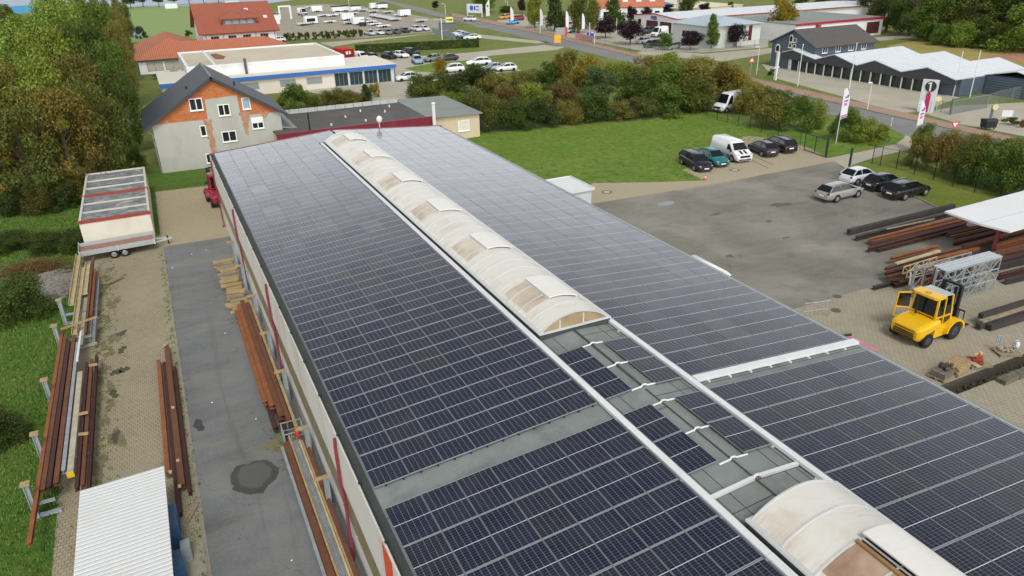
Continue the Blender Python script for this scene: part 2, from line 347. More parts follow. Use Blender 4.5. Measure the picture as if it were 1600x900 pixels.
sheet('lot_road', gp((497, 67), (560, 62), (690, 51), (716, 50), (760, 55), (860, 66), (840, 68), (755, 60), (712, 56), (672, 53), (562, 66), (520, 73)), .012, m_conc_l)
sheet('dealer_lot', gp((425, 62), (428, 20), (446, 10), (500, 6), (560, 9), (640, 22), (712, 36), (700, 48), (560, 60)), .010, m_gravel)
sheet('motor_lot', gp((770, 38), (790, 22), (900, 26), (1000, 38), (1130, 60), (1200, 62), (1200, 74), (1100, 82), (1005, 80), (900, 60)), .008, m_conc_l)
sheet('sports_field', gp((150, 62), (205, 11), (306, 9), (312, 60), (250, 70)), .006, stripes_mat('mown_grass', '6d8644', '7a8f50', 9.0, 1, .5, .9, '85885a', .5, 0, True))
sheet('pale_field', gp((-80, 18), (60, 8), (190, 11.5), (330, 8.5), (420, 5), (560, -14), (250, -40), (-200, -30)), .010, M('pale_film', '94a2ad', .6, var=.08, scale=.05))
sheet('footpath', gp((180, 190), (232, 181), (236, 196), (180, 204)), .02, m_conc_l)
sheet('dry_meadow', gp((1385, 72), (1440, 62), (1600, 66), (1700, 74), (1700, 110), (1550, 100), (1450, 90)), .008, grass_mat('dry_grass', '8a8449', 'a1935a', 'b3a069', .7, .8))
sheet('red_ground', gp((1535, 88), (1600, 84), (1660, 86), (1660, 96), (1570, 94)), .014, M('red_gravel', 'a2705c', .9, scale=.4))
# weeds along the paved edges and grass tufts: one uncountable mass
def tufts(name, n, place, h, mat, wd=.03, spread=.12):
    vs = []; fs = []
    for i in range(n):
        x, y = place(); b = len(vs)
        for q in range(5):
            a = random.uniform(0, 6.28); r = random.uniform(0, spread); hh = h * random.uniform(.4, 1.3); l = random.uniform(.2, .9) * hh
            px, py_ = x + r * math.cos(a), y + r * math.sin(a); a2 = random.uniform(0, 6.28); dx, dy = math.cos(a2), math.sin(a2)
            k0 = len(vs); vs += [(px - dy * wd, py_ + dx * wd, 0), (px + dy * wd, py_ - dx * wd, 0), (px + dx * l, py_ + dy * l, hh)]; fs.append((k0, k0 + 1, k0 + 2))
    me = bpy.data.meshes.new(name); me.from_pydata(vs, [], fs); me.materials.append(mat); me.update()
    o = bpy.data.objects.new(name, me); COL.objects.link(o); o['kind'] = 'stuff'; return o
def grass_blade(name, a, b):
    t = NT(name); ge = t.n('ShaderNodeNewGeometry'); n1 = t.ramp(t.noise(.5, 4, t.pos()), .35, .65)
    col = t.mix(ge.outputs['Random Per Island'], lin(a), lin(b)); col = t.mix(t.math('MULTIPLY', n1, .5), col, lin('6e7434'))
    t.l(col, t.b.inputs['Base Color']); t.b.inputs['Roughness'].default_value = .7; t.b.inputs['Specular IOR Level'].default_value = .2; MATS[name] = t.m; return t.m
def left_spot():
    while True:
        x = random.uniform(-31, -20.7); y = random.uniform(1, 60)
        if x > -20.7 - .02 or random.random() < .9: return x, y
tufts('grass', 15000, left_spot, .13, grass_blade('blades_wild', '35581e', '66883a'), .03, .16)
def lawn_spot():
    while True:
        x = random.uniform(11, 54); y = random.uniform(36, 66)
        # inside the lawn polygon?
        c = False; n = len(lawn)
        for i in range(n):
            a, b_ = lawn[i], lawn[(i + 1) % n]
            if (a[1] > y) != (b_[1] > y) and x < (b_[0] - a[0]) * (y - a[1]) / (b_[1] - a[1]) + a[0]: c = not c
        if c: return x, y
tufts('lawn_tufts', 9000, lawn_spot, .09, grass_blade('blades_lawn', '486c28', '76943e'), .03, .2)
def weed_spot():
    k_ = random.random()
    if k_ < .45: return -19.3 + random.gauss(0, .45), random.uniform(9, 42)
    if k_ < .75: return -15.5 + random.gauss(0, .12), random.uniform(2, 42)
    if k_ < .9: return -11.3 + random.gauss(0, .35), random.uniform(10, 14)
    return -11.6 + random.gauss(0, .3), random.uniform(26, 31)
tufts('weeds', 900, weed_spot, .10, MATS['blades_wild'], .025, .1)

# ================================================================== the big hall
m_bit = M('bitumen_felt', '7a807d', .85, var=.14, scale=1.2, dirt='4a524f', dirt_amt=.5, bump=.3)
m_bit_d = M('bitumen_dark', '3a3f3d', .85, var=.3, scale=3, bump=.3)
m_wallw = M('hall_render', 'c9c7c0', .8, var=.06, scale=.5, dirt='8f8a7c', dirt_amt=.35)
m_fascia = M('fascia_white', 'd2cfc6', .6, var=.05, scale=.6, dirt='a08f6a', dirt_amt=.45)
m_olive = M('glazed_strip', '7d7658', .35, var=.15, scale=.8, dirt='5f5a43', dirt_amt=.5)
m_white = M('white_metal', 'd0d2d2', .45, var=.03, scale=1, dirt='b5b5ae', dirt_amt=.25)
m_black = M('black_metal', '1d1f20', .5, var=.2)
m_red_pipe = M('red_pipe', '84303f', .45, var=.12, dirt='b38a86', dirt_amt=.3)
m_orange = M('orange_band', 'd8502a', .5, var=.06)
TS = 0.0761; RZ = 6.6
def roof_z(x): return RZ - abs(x) * TS
HY0, HY1 = -26.0, 47.3
hall = thing('industrial_hall', 'long white industrial hall with low gable roof covered in dark solar panels', 'hall', (0, 10, 0))
for sgn, nm in ((-1, 'roof_slope'), (1, 'roof_slope')):
    xe = sgn * (10.28 if sgn < 0 else 10.35)
    b = MB(); b.slab((0, HY0, RZ), (xe, HY0, roof_z(xe)), (xe, HY1, roof_z(xe)), (0, HY1, RZ), .25)
    ro = b.build(nm, m_bit, hall, True)
    sm = MB()                                                # lapped felt seams, set proud of the roof
    for yy in range(int(HY0), int(HY1), 5):
        off = .35 * sgn
        sm.slab((.02 * sgn, yy + off, RZ + .008), (xe, yy + off, roof_z(xe) + .008), (xe, yy + off + .025, roof_z(xe) + .008), (.02 * sgn, yy + off + .025, RZ + .008), .006)
    for u in (1.05, 1.5):
        z = roof_z(u) + .009; sm.slab((sgn * u, HY0, z), (sgn * (u + .02), HY0, z), (sgn * (u + .02), HY1, z), (sgn * u, HY1, z), .006)
    sm.build('felt_seam', m_bit_d, ro).location = (0, -10, 0)
eb = MB(); eb.slab((-10.03, HY0, roof_z(10.03) + .011), (-10.28, HY0, roof_z(10.28) + .011), (-10.28, HY1 - .1, roof_z(10.28) + .011), (-10.03, HY1 - .1, roof_z(10.03) + .011), .008); eb.slab((-1.60, 4.8, roof_z(1.6) + .014), (-1.72, 4.8, roof_z(1.72) + .014), (-1.72, 43, roof_z(1.72) + .014), (-1.60, 43, roof_z(1.6) + .014), .008)
eb.build('eave_strip', m_bit_d, hall, True)
rc = MB(); rc.slab((-.09, 0.05, RZ + .022), (.02, .05, RZ + .022), (.02, 4.9, RZ + .022), (-.09, 4.9, RZ + .022), .012); rc.slab((-.07, -7, RZ + .016), (.0, -7, RZ + .016), (.0, -.1, RZ + .016), (-.07, -.1, RZ + .016), .008)
rc.build('ridge_joint', m_bit_d, hall, True)
b = MB()                                                     # walls as one shell, gables included
zl = roof_z(10.3) - .26
b.prismy([(-10.25, 0), (10.25, 0), (10.25, zl), (0, RZ - .27), (-10.25, zl)], HY0 + .05, HY1 - .05)
b.build('wall', m_wallw, hall, True)
b = MB(); b.b2(-10.38, -10.255, HY0, HY1, 3.62, 5.80); fa = b.build('fascia', m_fascia, hall, True)
b = MB(); b.b2(10.27, 10.40, HY0, HY1, 5.2, 5.80); b.build('fascia', m_fascia, hall, True)
b = MB()
for i in range(18): b.b2(-10.31, -10.26, HY0 + .1 + i * 4.06, HY0 + 4.0 + i * 4.06, 2.05, 3.60)
b.build('window_strip', m_olive, hall, True)
b = MB(); b.b2(-10.33, -10.285, HY0, HY1, 5.815, 5.90)
for i in range(26): b.box((-10.32, HY0 + 1.3 + i * 2.8, 5.92), (.12, .07, .04))
b.build('gutter', m_black, hall, True)
b = MB(); b.b2(10.404, 10.50, HY0, HY1, 5.66, 5.80); b.build('gutter', M('zinc', '8d9294', .5, .4), hall, True)
for y in (45.6, 31.5, 18.0, 3.4, -10.6):
    b = MB(); b.tube([(-10.44, y, 5.74), (-10.46, y, 5.4), (-10.46, y, 3.7), (-10.40, y, 3.3), (-10.40, y, .2), (-10.52, y, .02)], .058, 8)
    for z in (1.2, 2.8): b.cyl((-10.40, y, z), (-10.40, y, z + .06), .08, .08, 8)
    b.build('downpipe', m_red_pipe, hall, True)
b = MB(); b.b2(-10.388, -10.383, -2.9, -1.95, 4.3, 5.68); b.build('orange_sign', m_orange, hall, True)
b = MB()                                                     # verge capping of the far gable
b.slab((-10.4, HY1 - .02, roof_z(10.4) + .1), (0, HY1 - .02, RZ + .1), (0, HY1 + .2, RZ + .1), (-10.4, HY1 + .2, roof_z(10.4) + .1), .35)
b.slab((0, HY1 - .02, RZ + .1), (10.4, HY1 - .02, roof_z(10.4) + .1), (10.4, HY1 + .2, roof_z(10.4) + .1), (0, HY1 + .2, RZ + .1), .35)
b.build('verge_cap', M('verge_metal', '7c3c40', .5), hall, True)

# skylights: curved translucent vaults on a felted curb
SZB = 6.78
def sky_mat(name, c, dirt, amt, lo, hi):
    t = NT(name); P = t.obj()
    n = t.ramp(t.noise(.55, 6, t.scale(P, (1, .8, 1.6)), .62, .4), lo, hi)
    col = t.mix(t.math('MULTIPLY', n, amt), lin(c), lin(dirt)); n2 = t.ramp(t.noise(5, 4, t.scale(P, (.5, 3, 1))), .45, .8)
    col = t.mix(t.math('MULTIPLY', n2, .18), col, lin('b3aa98'))
    sz_ = t.n('ShaderNodeSeparateXYZ'); t.l(P, sz_.inputs[0]); low = t.ramp(sz_.outputs[2], SZB + .34, SZB - .02); drip = t.ramp(t.noise(2.6, 5, t.scale(P, (.12, 1.6, .12)), .7), .48, .66); col = t.mix(t.math('MULTIPLY', t.math('MULTIPLY', low, drip), .6), col, lin('a08660')); crest = t.ramp(t.noise(1.9, 5, t.scale(P, (.35, 1.2, 1)), .7, .8), .60, .74); col = t.mix(t.math('MULTIPLY', crest, .35), col, lin('b09878'))
    t.l(col, t.b.inputs['Base Color']); t.b.inputs['Roughness'].default_value = .42; MATS[name] = t.m; return t.m
m_vault = sky_mat('vault_sheet', 'cdcbc3', 'a58c66', .6, .53, .8)
m_stain = sky_mat('vault_stained', 'cdc4b4', '8f745c', .75, .40, .72); m_stain_n = sky_mat('vault_stained_near', 'b9a590', '80604c', .85, .34, .68)
m_flap = sky_mat('vault_flap', 'd8d6d0', 'c2b79f', .3, .5, .8)
m_end = sky_mat('end_pane_sheet', 'a5936f', '6b4d33', .8, .4, .65)
m_alu = M('aluminium', 'cfd1cf', .4, .3, var=.06)
SXL, SXR, SZ, SH = -1.48, 1.60, 6.78, .56
def vault_pt(t, dz=0.0):                                     # t 0..1 from left springing to right
    cx, hw = (SXL + SXR) / 2, (SXR - SXL) / 2
    rr = (hw * hw + SH * SH) / (2 * SH); a0 = math.asin(hw / rr); a = -a0 + 2 * a0 * t
    return cx + (rr + dz) * math.sin(a), SZ + SH - rr + (rr + dz) * math.cos(a)
def vault_sheet(b, y0, y1, t0, t1, dz, th=.02, n=14, mi=0):
    pr = [vault_pt(t0 + (t1 - t0) * i / n, dz + th) for i in range(n + 1)] + [vault_pt(t0 + (t1 - t0) * i / n, dz) for i in range(n, -1, -1)]
    m = len(pr); vs = [(x, y, z) for y in (y0, y1) for x, z in pr]
    b.add(vs, [(i, (i + 1) % m, m + (i + 1) % m, m + i) for i in range(m)], mi)
    k = n + 1
    for q in range(n): b.add([vs[q], vs[q + 1], vs[m - 2 - q], vs[m - 1 - q]], [(0, 1, 2, 3)], mi); b.add([vs[m + q], vs[m + q + 1], vs[2 * m - 2 - q], vs[2 * m - 1 - q]], [(3, 2, 1, 0)], mi)
    return b
def skylight(y0, y1, flaps, opened=()):
    b = MB(); vault_sheet(b, y0, y1, 0, 1, 0, .03, 24); sk = b.build('skylight', m_vault, hall, True)
    for f in sk.data.polygons: f.use_smooth = False
    L = Vector((0, -10, 0))
    b = MB()
    for xx in (SXL, SXR): b.b2(xx - .12 if xx < 0 else xx - .02, xx + .02 if xx < 0 else xx + .12, y0 - .08, y1 + .08, RZ - .2, SZ - .03)
    for yy in (y0 - .08, y1 - .02): b.b2(SXL + .02, SXR - .02, yy, yy + .1, RZ - .1, SZ - .03)
    c = b.build('curb', m_bit_d, sk); c.location = L
    b = MB(); b.b2(SXL - .16, SXL + .03, y0 - .1, y1 + .1, SZ - .028, SZ + .035); b.b2(SXR - .03, SXR + .16, y0 - .1, y1 + .1, SZ - .028, SZ + .035)
    for yy in (y0 - .1, y1 + .02): b.b2(SXL + .03, SXR - .03, yy, yy + .08, SZ - .03, SZ + .05)
    n = int(round((y1 - y0) / 1.07))
    b.build('sill_frame', m_alu, sk).location = L
    b = MB()
    for i in range(n + 1): vault_sheet(b, y0 + (y1 - y0) * i / n - .028, y0 + (y1 - y0) * i / n + .028, 0, 1, .031, .022, 24)
    b.build('rib', m_alu, sk).location = L
    for yy in (y0 + .005, y1 - .03):                         # tympanum under each end arch
        b = MB(); pts = [vault_pt(i / 16, -.02) for i in range(17)]; b.prismy(pts + [(SXR, SZ + .02), (SXL, SZ + .02)], yy, yy + .02)
        b.build('end_pane', m_end, sk).location = L
    for tt in (.28, .62):
        b = MB(); x, z = vault_pt(tt, -.03); b.b2(x - .03, x + .03, y0 - .02, y0 + .003, SZ, z)
        b.build('mullion', m_alu, sk).location = L
    for (ya, yb) in flaps:
        op = (ya, yb) in opened
        b = MB(); vault_sheet(b, ya + .03, yb - .03, .06, .40, .034, .008, 8); b.build('stained_pane', m_stain_n if op else m_stain, sk).location = L
        b = MB(); vault_sheet(b, ya + .03, yb - .03, .80, .94, .034, .008, 6); b.build('stained_pane', m_stain_n if op else m_stain, sk).location = L
        b = MB(); vault_sheet(b, ya - .02, yb + .02, .40 if not op else .47, .80, .10 if not op else .19, .05, 12); fl = b.build('vent_flap', m_flap, sk); fl.location = L
        for tt in ((.40, .80) if not op else (.47, .80)):
            b = MB(); x, z = vault_pt(tt, .08); b.b2(x - .03, x + .03, ya, yb, z - (.05 if not op else .02), z); b.build('flap_edge', m_alu, fl)
        if op:
            b = MB(); vault_sheet(b, ya, yb, .40, .425, .04, .1, 2); b.build('flap_frame', M('wood_frame', '8a6a44', .7), sk).location = L
            b = MB(); vault_sheet(b, ya + .05, yb - .05, .425, .52, .045, .006, 3); b.build('flap_opening', m_black, sk).location = L
    return sk
skylight(5.0, 43.0, [(6.6, 8.8), (13.0, 15.2), (19.6, 21.8), (26.4, 28.6), (33.4, 35.6), (39.6, 41.8)])
skylight(-25.5, -7.0, [(-12.1, -9.2), (-20.5, -17.6)], [(-12.1, -9.2), (-20.5, -17.6)])

# white cable ducts and the small conduits over the ridge (screwed to the roof)
def duct(xa, xb, y0, y1, h=.12):
    b = MB(); za, zb = roof_z(xa), roof_z(xb); d = .06
    y = y0
    while y < y1 - .01:
        ye = min(y1, y + 3.0); b.slab((xa, y, za + d + h), (xb, y, zb + d + h), (xb, ye - .012, zb + d + h), (xa, ye - .012, za + d + h), h)
        y = ye
    y = y0 + .5
    while y < y1: b.b2(min(xa, xb) - .06, max(xa, xb) + .06, y, y + .06, min(za, zb) - .02, min(za, zb) + d + .01); y += 1.742
    return b.build('cable_duct', m_white, hall, True)
duct(-1.93, -1.71, -26, 43.2); duct(1.66, 1.89, -26, 44.5)
b = MB()                                                     # cross duct in the roof gap, right slope
for i in range(4):
    xa, xb = 1.94 + i * 2.09, 1.94 + (i + 1) * 2.09 - .012; b.slab((xa, -.52, roof_z(xa) + .19), (xb, -.52, roof_z(xb) + .19), (xb, -.20, roof_z(xb) + .19), (xa, -.20, roof_z(xa) + .19), .12)
for i in range(8): x = 2.4 + i; b.b2(x, x + .06, -.62, -.14, roof_z(x) - .02, roof_z(x) + .07)
b.build('cable_duct', m_white, hall, True)
for yy, xa, xb in ((.03, -.55, .47), (1.74, -.52, .45), (3.5, -.52, .45), (-1.1, -.45, .55), (-2.9, -.5, .6), (-4.6, -.55, .55)):
    b = MB(); b.tube([(xa, yy, roof_z(xa) + .06), (-.12, yy, RZ + .055), (-.05, yy + .04, RZ + .09), (.07, yy + .02, RZ + .09), (.12, yy, RZ + .055), (xb, yy, roof_z(xb) + .06)], .036, 6); b.build('conduit', m_white, hall, True)
for xa, xb in ((-1.68, -.13), (.13, 1.62)):
    b = MB(); b.bar((xa, -5.6, roof_z(xa) + .09), (xb, -5.6, roof_z(xb) + .09), .12, .1); b.build('cable_duct', m_white, hall, True)
b = MB(); b.tube([(-.13, -5.6, roof_z(.13) + .09), (-.05, -5.57, RZ + .13), (.07, -5.58, RZ + .13), (.13, -5.6, roof_z(.13) + .09)], .05, 6); b.build('conduit', m_white, hall, True)

# ------------------------------------------------------------------ solar panels
def panel_mat():
    t = NT('solar_cells'); uv = t.n('ShaderNodeUVMap').outputs[0]; sx = t.n('ShaderNodeSeparateXYZ'); t.l(uv, sx.inputs[0])
    oi = t.n('ShaderNodeObjectInfo'); at = t.n('ShaderNodeAttribute', attribute_name='tint')
    mx, my = .004 / 1.134, .018 / 1.722
    u = t.math('DIVIDE', t.math('SUBTRACT', sx.outputs[0], mx), 1 - 2 * mx); v = t.math('DIVIDE', t.math('SUBTRACT', sx.outputs[1], my), 1 - 2 * my)
    def line(x, n, cell, hw):
        f = t.math('FRACT', t.math('ADD', t.math('MULTIPLY', x, n), .5)); d = t.math('MULTIPLY', t.math('ABSOLUTE', t.math('SUBTRACT', f, .5)), cell)
        return t.math('LESS_THAN', d, hw)
    lc = line(u, 6, .183, .0038); lr = line(v, 18, .0934, .0022)
    mid = t.math('LESS_THAN', t.math('ABSOLUTE', t.math('SUBTRACT', sx.outputs[1], .5)), .0075)
    eu = t.math('GREATER_THAN', t.math('ABSOLUTE', t.math('SUBTRACT', u, .5)), .5); ev = t.math('GREATER_THAN', t.math('ABSOLUTE', t.math('SUBTRACT', v, .5)), .5)
    bb = line(u, 54, .0204, .0007)
    # cell to cell shade, panel tint
    cm = t.n('ShaderNodeCombineXYZ'); t.l(t.math('FLOOR', t.math('MULTIPLY', u, 6)), cm.inputs[0]); t.l(t.math('FLOOR', t.math('MULTIPLY', v, 2)), cm.inputs[1]); t.l(t.math('MULTIPLY', at.outputs['Fac'], 91.0), cm.inputs[2])
    wn = t.n('ShaderNodeTexWhiteNoise'); t.l(cm.outputs[0], wn.inputs[0])
    col = t.mix(t.ramp(at.outputs['Fac'], .30, 1.0), (.005, .008, .023), (.018, .015, .017))
    col = t.mix(t.math('MULTIPLY', wn.outputs[0], .35), col, (.008, .014, .038))
    col = t.mix(t.math('MULTIPLY', bb, .2), col, (.15, .16, .2))
    col = t.mix(t.math('MULTIPLY', lr, .65), col, (.27, .30, .35)); col = t.mix(t.math('MULTIPLY', lc, .75), col, (.33, .36, .41))
    ed = t.math('MAXIMUM', mid, t.math('MULTIPLY', ev, .55)); col = t.mix(ed, col, (.50, .52, .55))
    dust = t.ramp(t.noise(1.1, 5, t.pos(), .65), .35, .8); col = t.mix(t.math('MULTIPLY', dust, .035), col, (.4, .38, .34))
    t.l(col, t.b.inputs['Base Color']); t.b.inputs['Roughness'].default_value = .12; t.b.inputs['IOR'].default_value = 1.48; t.b.inputs['Specular IOR Level'].default_value = .5; t.b.inputs['Sheen Weight'].default_value = .10; t.b.inputs['Sheen Roughness'].default_value = .35
    return t.m
m_cells = panel_mat(); m_frame = M('panel_frame', '8c8e90', .45, .3, var=.05); m_frame_d = M('panel_frame_side', '76797b', .45, .3, var=.05); m_rail = M('mount_rail', '2a2c2d', .5)  # side bars are the same aluminium, toned darker for their angle to the light
PW, PL, PU, PV, PH = 1.134, 1.722, 1.1493, 1.742, .13
def panel_mesh(tint):
    me = bpy.data.meshes.new('solar_panel'); a, b_ = PW / 2 - .007, PL / 2 - .011
    me.from_pydata([(-a, -b_, -.002), (a, -b_, -.002), (a, b_, -.002), (-a, b_, -.002), (-a, -b_, -.02), (a, -b_, -.02), (a, b_, -.02), (-a, b_, -.02)], [], [(0, 1, 2, 3), (7, 6, 5, 4), (0, 4, 5, 1), (1, 5, 6, 2), (2, 6, 7, 3), (3, 7, 4, 0)])
    uvl = me.uv_layers.new(name='UVMap'); q = [(0, 0), (1, 0), (1, 1), (0, 1)]
    for i in range(4): uvl.data[i].uv = q[i]
    at = me.attributes.new('tint', 'FLOAT', 'POINT')
    for i in range(8): at.data[i].value = tint
    me.materials.append(m_cells); me.update(); return me
TINT = [panel_mesh(x) for x in (.02, .1, .2, .3, .42, .55, .68, .8, .95)]
fb = MB()
for s in (-1, 1): fb.b2(s * (PW / 2 - .007), s * PW / 2, -PL / 2, PL / 2, -.035, 0, 1); fb.b2(-PW / 2 + .007, PW / 2 - .007, s * (PL / 2 - .011), s * PL / 2, -.035, 0)
frame0 = fb.build('frame', [m_frame, m_frame_d]); frame_me = frame0.data; bpy.data.objects.remove(frame0)
SLOTS = []                                                   # (x, y, side, label, group)
def near_far(j): return f'{ORD[j + 1]} row beyond the bare roof gap' if j >= 0 else f'{ORD[-j]} row before the bare roof gap'
DL, DR, GL, GR, OR = 10.0315, 1.983, 1.0236, .9963, -.08
for j in list(range(-14, 0)) + list(range(0, 27)):
    yl = j * PV + PV / 2 + (-GL + 0 if j < 0 else 0); yr = OR + j * PV + PV / 2 + (-GR if j < 0 else 0)
    for i in range(8 if j >= 25 else 7):
        SLOTS.append((-(DL - (i + .5) * PU), yl, -1, f'left-slope solar panel, {near_far(j)}, {ORD[i + 1]} from the gutter', 'solar panels on the left roof slope'))
        ii = i if i < 7 else -1
        SLOTS.append((DR + (ii + .5) * PU, yr, 1, f'right-slope solar panel, {near_far(j)}, {ORD[i + 1]} from the ridge duct' if i < 7 else f'right-slope solar panel between skylight end and gable, {ORD[28 - j]} from the top', 'solar panels on the right roof slope'))
for j in (-2, -1, 0, 1, 25, 26):
    g = 'solar panels beside the ridge'
    wh = 'by the far gable' if j > 20 else ('between the far skylight and bare gap' if j >= 0 else 'between the bare gap and near skylight')
    n_ = {-2: 'nearer', -1: 'farther', 0: 'nearer', 1: 'farther', 25: 'nearer', 26: 'farther'}[j]
    if j < 20: SLOTS.append((-(1.6674 - .5 * PU), j * PV + PV / 2 + (-GL if j < 0 else 0), -1, f'{n_} solar panel left of the ridge, {wh}', g))
    if j < 20: SLOTS.append((.4426 + .5 * PU, OR + j * PV + PV / 2 + (-GR if j < 0 else 0), 1, f'{n_} solar panel right of the ridge, {wh}', g))
    if j > 20:
        SLOTS.append((-.75, j * PV + .87, -1, f'{n_} small solar panel left of the ridge, {wh}', g)); SLOTS.append((.6, j * PV + .87, 1, f'{n_} small solar panel right of the ridge, {wh}', g))
def slot_mat(s):
    x, y, sg = s[:3]; a = sg * math.atan(TS); u = abs(x)
    c = Vector((sg * u * math.cos(a), y, RZ - u * math.sin(abs(a)) + PH))
    return Matrix.Translation(c) @ Matrix.Rotation(a, 4, 'Y') @ Matrix.Rotation(R(random.gauss(0, .22)), 4, 'X') @ Matrix.Rotation(R(random.gauss(0, .22)), 4, 'Y'), c
def area(c):                                                 # how large it shows; 0 when out of frame
    d = c - CP; z = d.dot(CF)
    if z < 1: return 0
    px, pyy = 800 + CFL * d.dot(CR) / z, 450 + CFL * d.dot(CD) / z
    if not (-60 < px < 1660 and -60 < pyy < 960): return 0
    return abs(d.normalized().z) / z ** 2
info = []
for s in SLOTS:
    m_, c = slot_mat(s); info.append((area(c), m_, s))
vis = sorted([q for q in info if q[0] > 0], key=lambda q: -q[0])
BROWN = 0
for rank, (ar, m_, s) in enumerate(vis[:298]):
    tint = random.choice((0, 0, 1, 1, 2, 3, 4, 5)) if s[2] < 0 else random.choice((1, 2, 3, 4, 4, 5, 5, 6))
    if random.random() < .025: tint = 8
    o = bpy.data.objects.new('solar_panel', TINT[tint]); COL.objects.link(o); o.matrix_world = m_
    tag(o, s[3], 'solar panel', s[4])
    f = bpy.data.objects.new('frame', frame_me); COL.objects.link(f); f.parent = o
rest = vis[298:]; beyond = [q for q in info if q[0] <= 0]
def panel_field(rest, label):
    vs = []; fs = []; mi = []; uvs = []; tn = []
    for ar, m_, s in rest:
        tv = random.choice((.02, .1, .2, .3, .42, .55, .68, .9)); a, b_ = PW / 2, PL / 2; k0 = len(vs)
        ring = [(-a, -b_), (a, -b_), (a, b_), (-a, b_)]; inn = [(-a + .007, -b_ + .011), (a - .007, -b_ + .011), (a - .007, b_ - .011), (-a + .007, b_ - .011)]
        vs += [m_ @ Vector((x, y, 0)) for x, y in ring] + [m_ @ Vector((x, y, 0)) for x, y in inn] + [m_ @ Vector((x, y, -.035)) for x, y in ring]
        tn += [tv] * 12
        fs.append((k0 + 4, k0 + 5, k0 + 6, k0 + 7)); mi.append(0); uvs += [(0, 0), (1, 0), (1, 1), (0, 1)]
        for i in range(4):
            j = (i + 1) % 4; fs.append((k0 + i, k0 + j, k0 + 4 + j, k0 + 4 + i)); mi.append(1 if i % 2 == 0 else 2); uvs += [(0, 0)] * 4
            fs.append((k0 + 8 + i, k0 + 8 + j, k0 + j, k0 + i)); mi.append(1); uvs += [(0, 0)] * 4
    me = bpy.data.meshes.new('solar_panel_field'); me.from_pydata(vs, [], fs); me.materials.append(m_cells); me.materials.append(m_frame); me.materials.append(m_frame_d)
    me.polygons.foreach_set('material_index', mi); ul = me.uv_layers.new(name='UVMap')
    ul.data.foreach_set('uv', [c for q in uvs for c in q]); at = me.attributes.new('tint', 'FLOAT', 'POINT'); at.data.foreach_set('value', tn); me.update()
    o = bpy.data.objects.new('solar_panel_field', me); COL.objects.link(o); o['kind'] = 'stuff'
    tag(o, label, 'solar panels')
panel_field(rest, 'far rows of solar panels reflecting pale sky at the distant end of the hall roof')
panel_field(beyond, 'rows of solar panels continuing below the lower picture edge on the hall roof')
b = MB()                                                     # mounting rails under the panel rows, ends showing at the gap
for sg in (-1, 1):
    for y0, y1 in ((.03, 46.8), (-25.5, -GL - .03)):
        for i in range(15):
            u = 2.15 + i * .575
            if u > 10: continue
            x = sg * u; b.bar((x, y0 - .05, roof_z(x) + .05), (x, y1, roof_z(x) + .05), .05, .05)
b.build('mounting_rail', m_rail, hall, True)

# ================================================================== other buildings
m_glass = M('window_glass', '1f262b', .08, var=.3, scale=.8, spec=.6)
m_glass_g = M('shop_glass', '2b3532', .08, var=.35, scale=.5, spec=.6)
m_pvc = M('window_frame_white', 'e0e0dc', .5, var=.03)
m_tile_d = stripes_mat('roof_tile_dark', '2c3036', '353a41', .33, 1, .5, .55, '4a4d50', .2, .6, True)
m_tile_r = stripes_mat('roof_tile_red', '9c5843', '874836', .34, 0, .5, .8, '6a4a3c', .55, .5, True)
m_tile_o = stripes_mat('roof_tile_orange', 'ab6a4e', '9d5c42', .4, 0, .5, .8, '8a5440', .35, .5, True)
m_render_g = M('render_grey', 'a6a69d', .9, var=.08, scale=.9, dirt='8a887c', dirt_amt=.4)
m_render_w = M('render_white', 'd7d8d8', .85, var=.04, scale=.6, dirt='a8a59a', dirt_amt=.3)
m_render_b = M('render_beige', 'c4b497', .85, var=.08, scale=.6, dirt='9a8d74', dirt_amt=.3)
m_corr_red = stripes_mat('corrugated_red', '7e2234', '63182a', .22, 0, .5, .45, '9a6a68', .2, .6, True)
m_roof_dk = M('flat_roof_dark', '4c4b49', .9, var=.2, scale=.5, dirt='6b6864', dirt_amt=.5, bump=.3)
m_roof_gr = M('flat_roof_grey', '7e8480', .85, var=.1, scale=.4, dirt='696d6a', dirt_amt=.4)
m_roof_be = M('flat_roof_beige', 'b8b09b', .9, var=.08, scale=.15, dirt='9b907a', dirt_amt=.5)
m_roof_wh = stripes_mat('roof_sheet_white', 'cdd2d5', 'bfc5c9', .5, 1, .5, .5, 'a0a7ab', .35, .25, True)
m_blue = M('blue_band', '2a62a8', .5, var=.06)
m_slate = stripes_mat('cladding_slate', '4d5a68', '44505d', .35, 2, .5, .6, '5f6972', .25, .4, True)
m_anth = M('panel_anthracite', '37383c', .6, var=.1, scale=.6)
m_trim_r = M('trim_red', '9c2230', .5, var=.08)
def brick_mat():
    t = NT('brick_orange'); mp = t.n('ShaderNodeMapping'); mp.inputs['Rotation'].default_value = (R(90), 0, 0); t.l(t.pos(), mp.inputs[0])
    br = t.n('ShaderNodeTexBrick', i_Scale=1.0); t.l(mp.outputs[0], br.inputs['Vector'])
    br.inputs['Color1'].default_value = (*lin('b26a3a'), 1); br.inputs['Color2'].default_value = (*lin('a05c30'), 1); br.inputs['Mortar'].default_value = (*lin('b87a55'), 1)
    br.inputs['Brick Width'].default_value = .38; br.inputs['Row Height'].default_value = .25; br.inputs['Mortar Size'].default_value = .014
    col = t.mix(t.math('MULTIPLY', t.ramp(t.noise(.9, 6, t.pos(), .65), .6, .7), .5), br.outputs[0], lin('b5aa9b'))
    t.l(col, t.b.inputs['Base Color']); t.b.inputs['Roughness'].default_value = .9; return t.m
m_brick = brick_mat()
m_rough_brick = M('brick_patch', 'a37a62', .95, var=.35, scale=6, dirt='b8aa98', dirt_amt=.6, bump=.8)

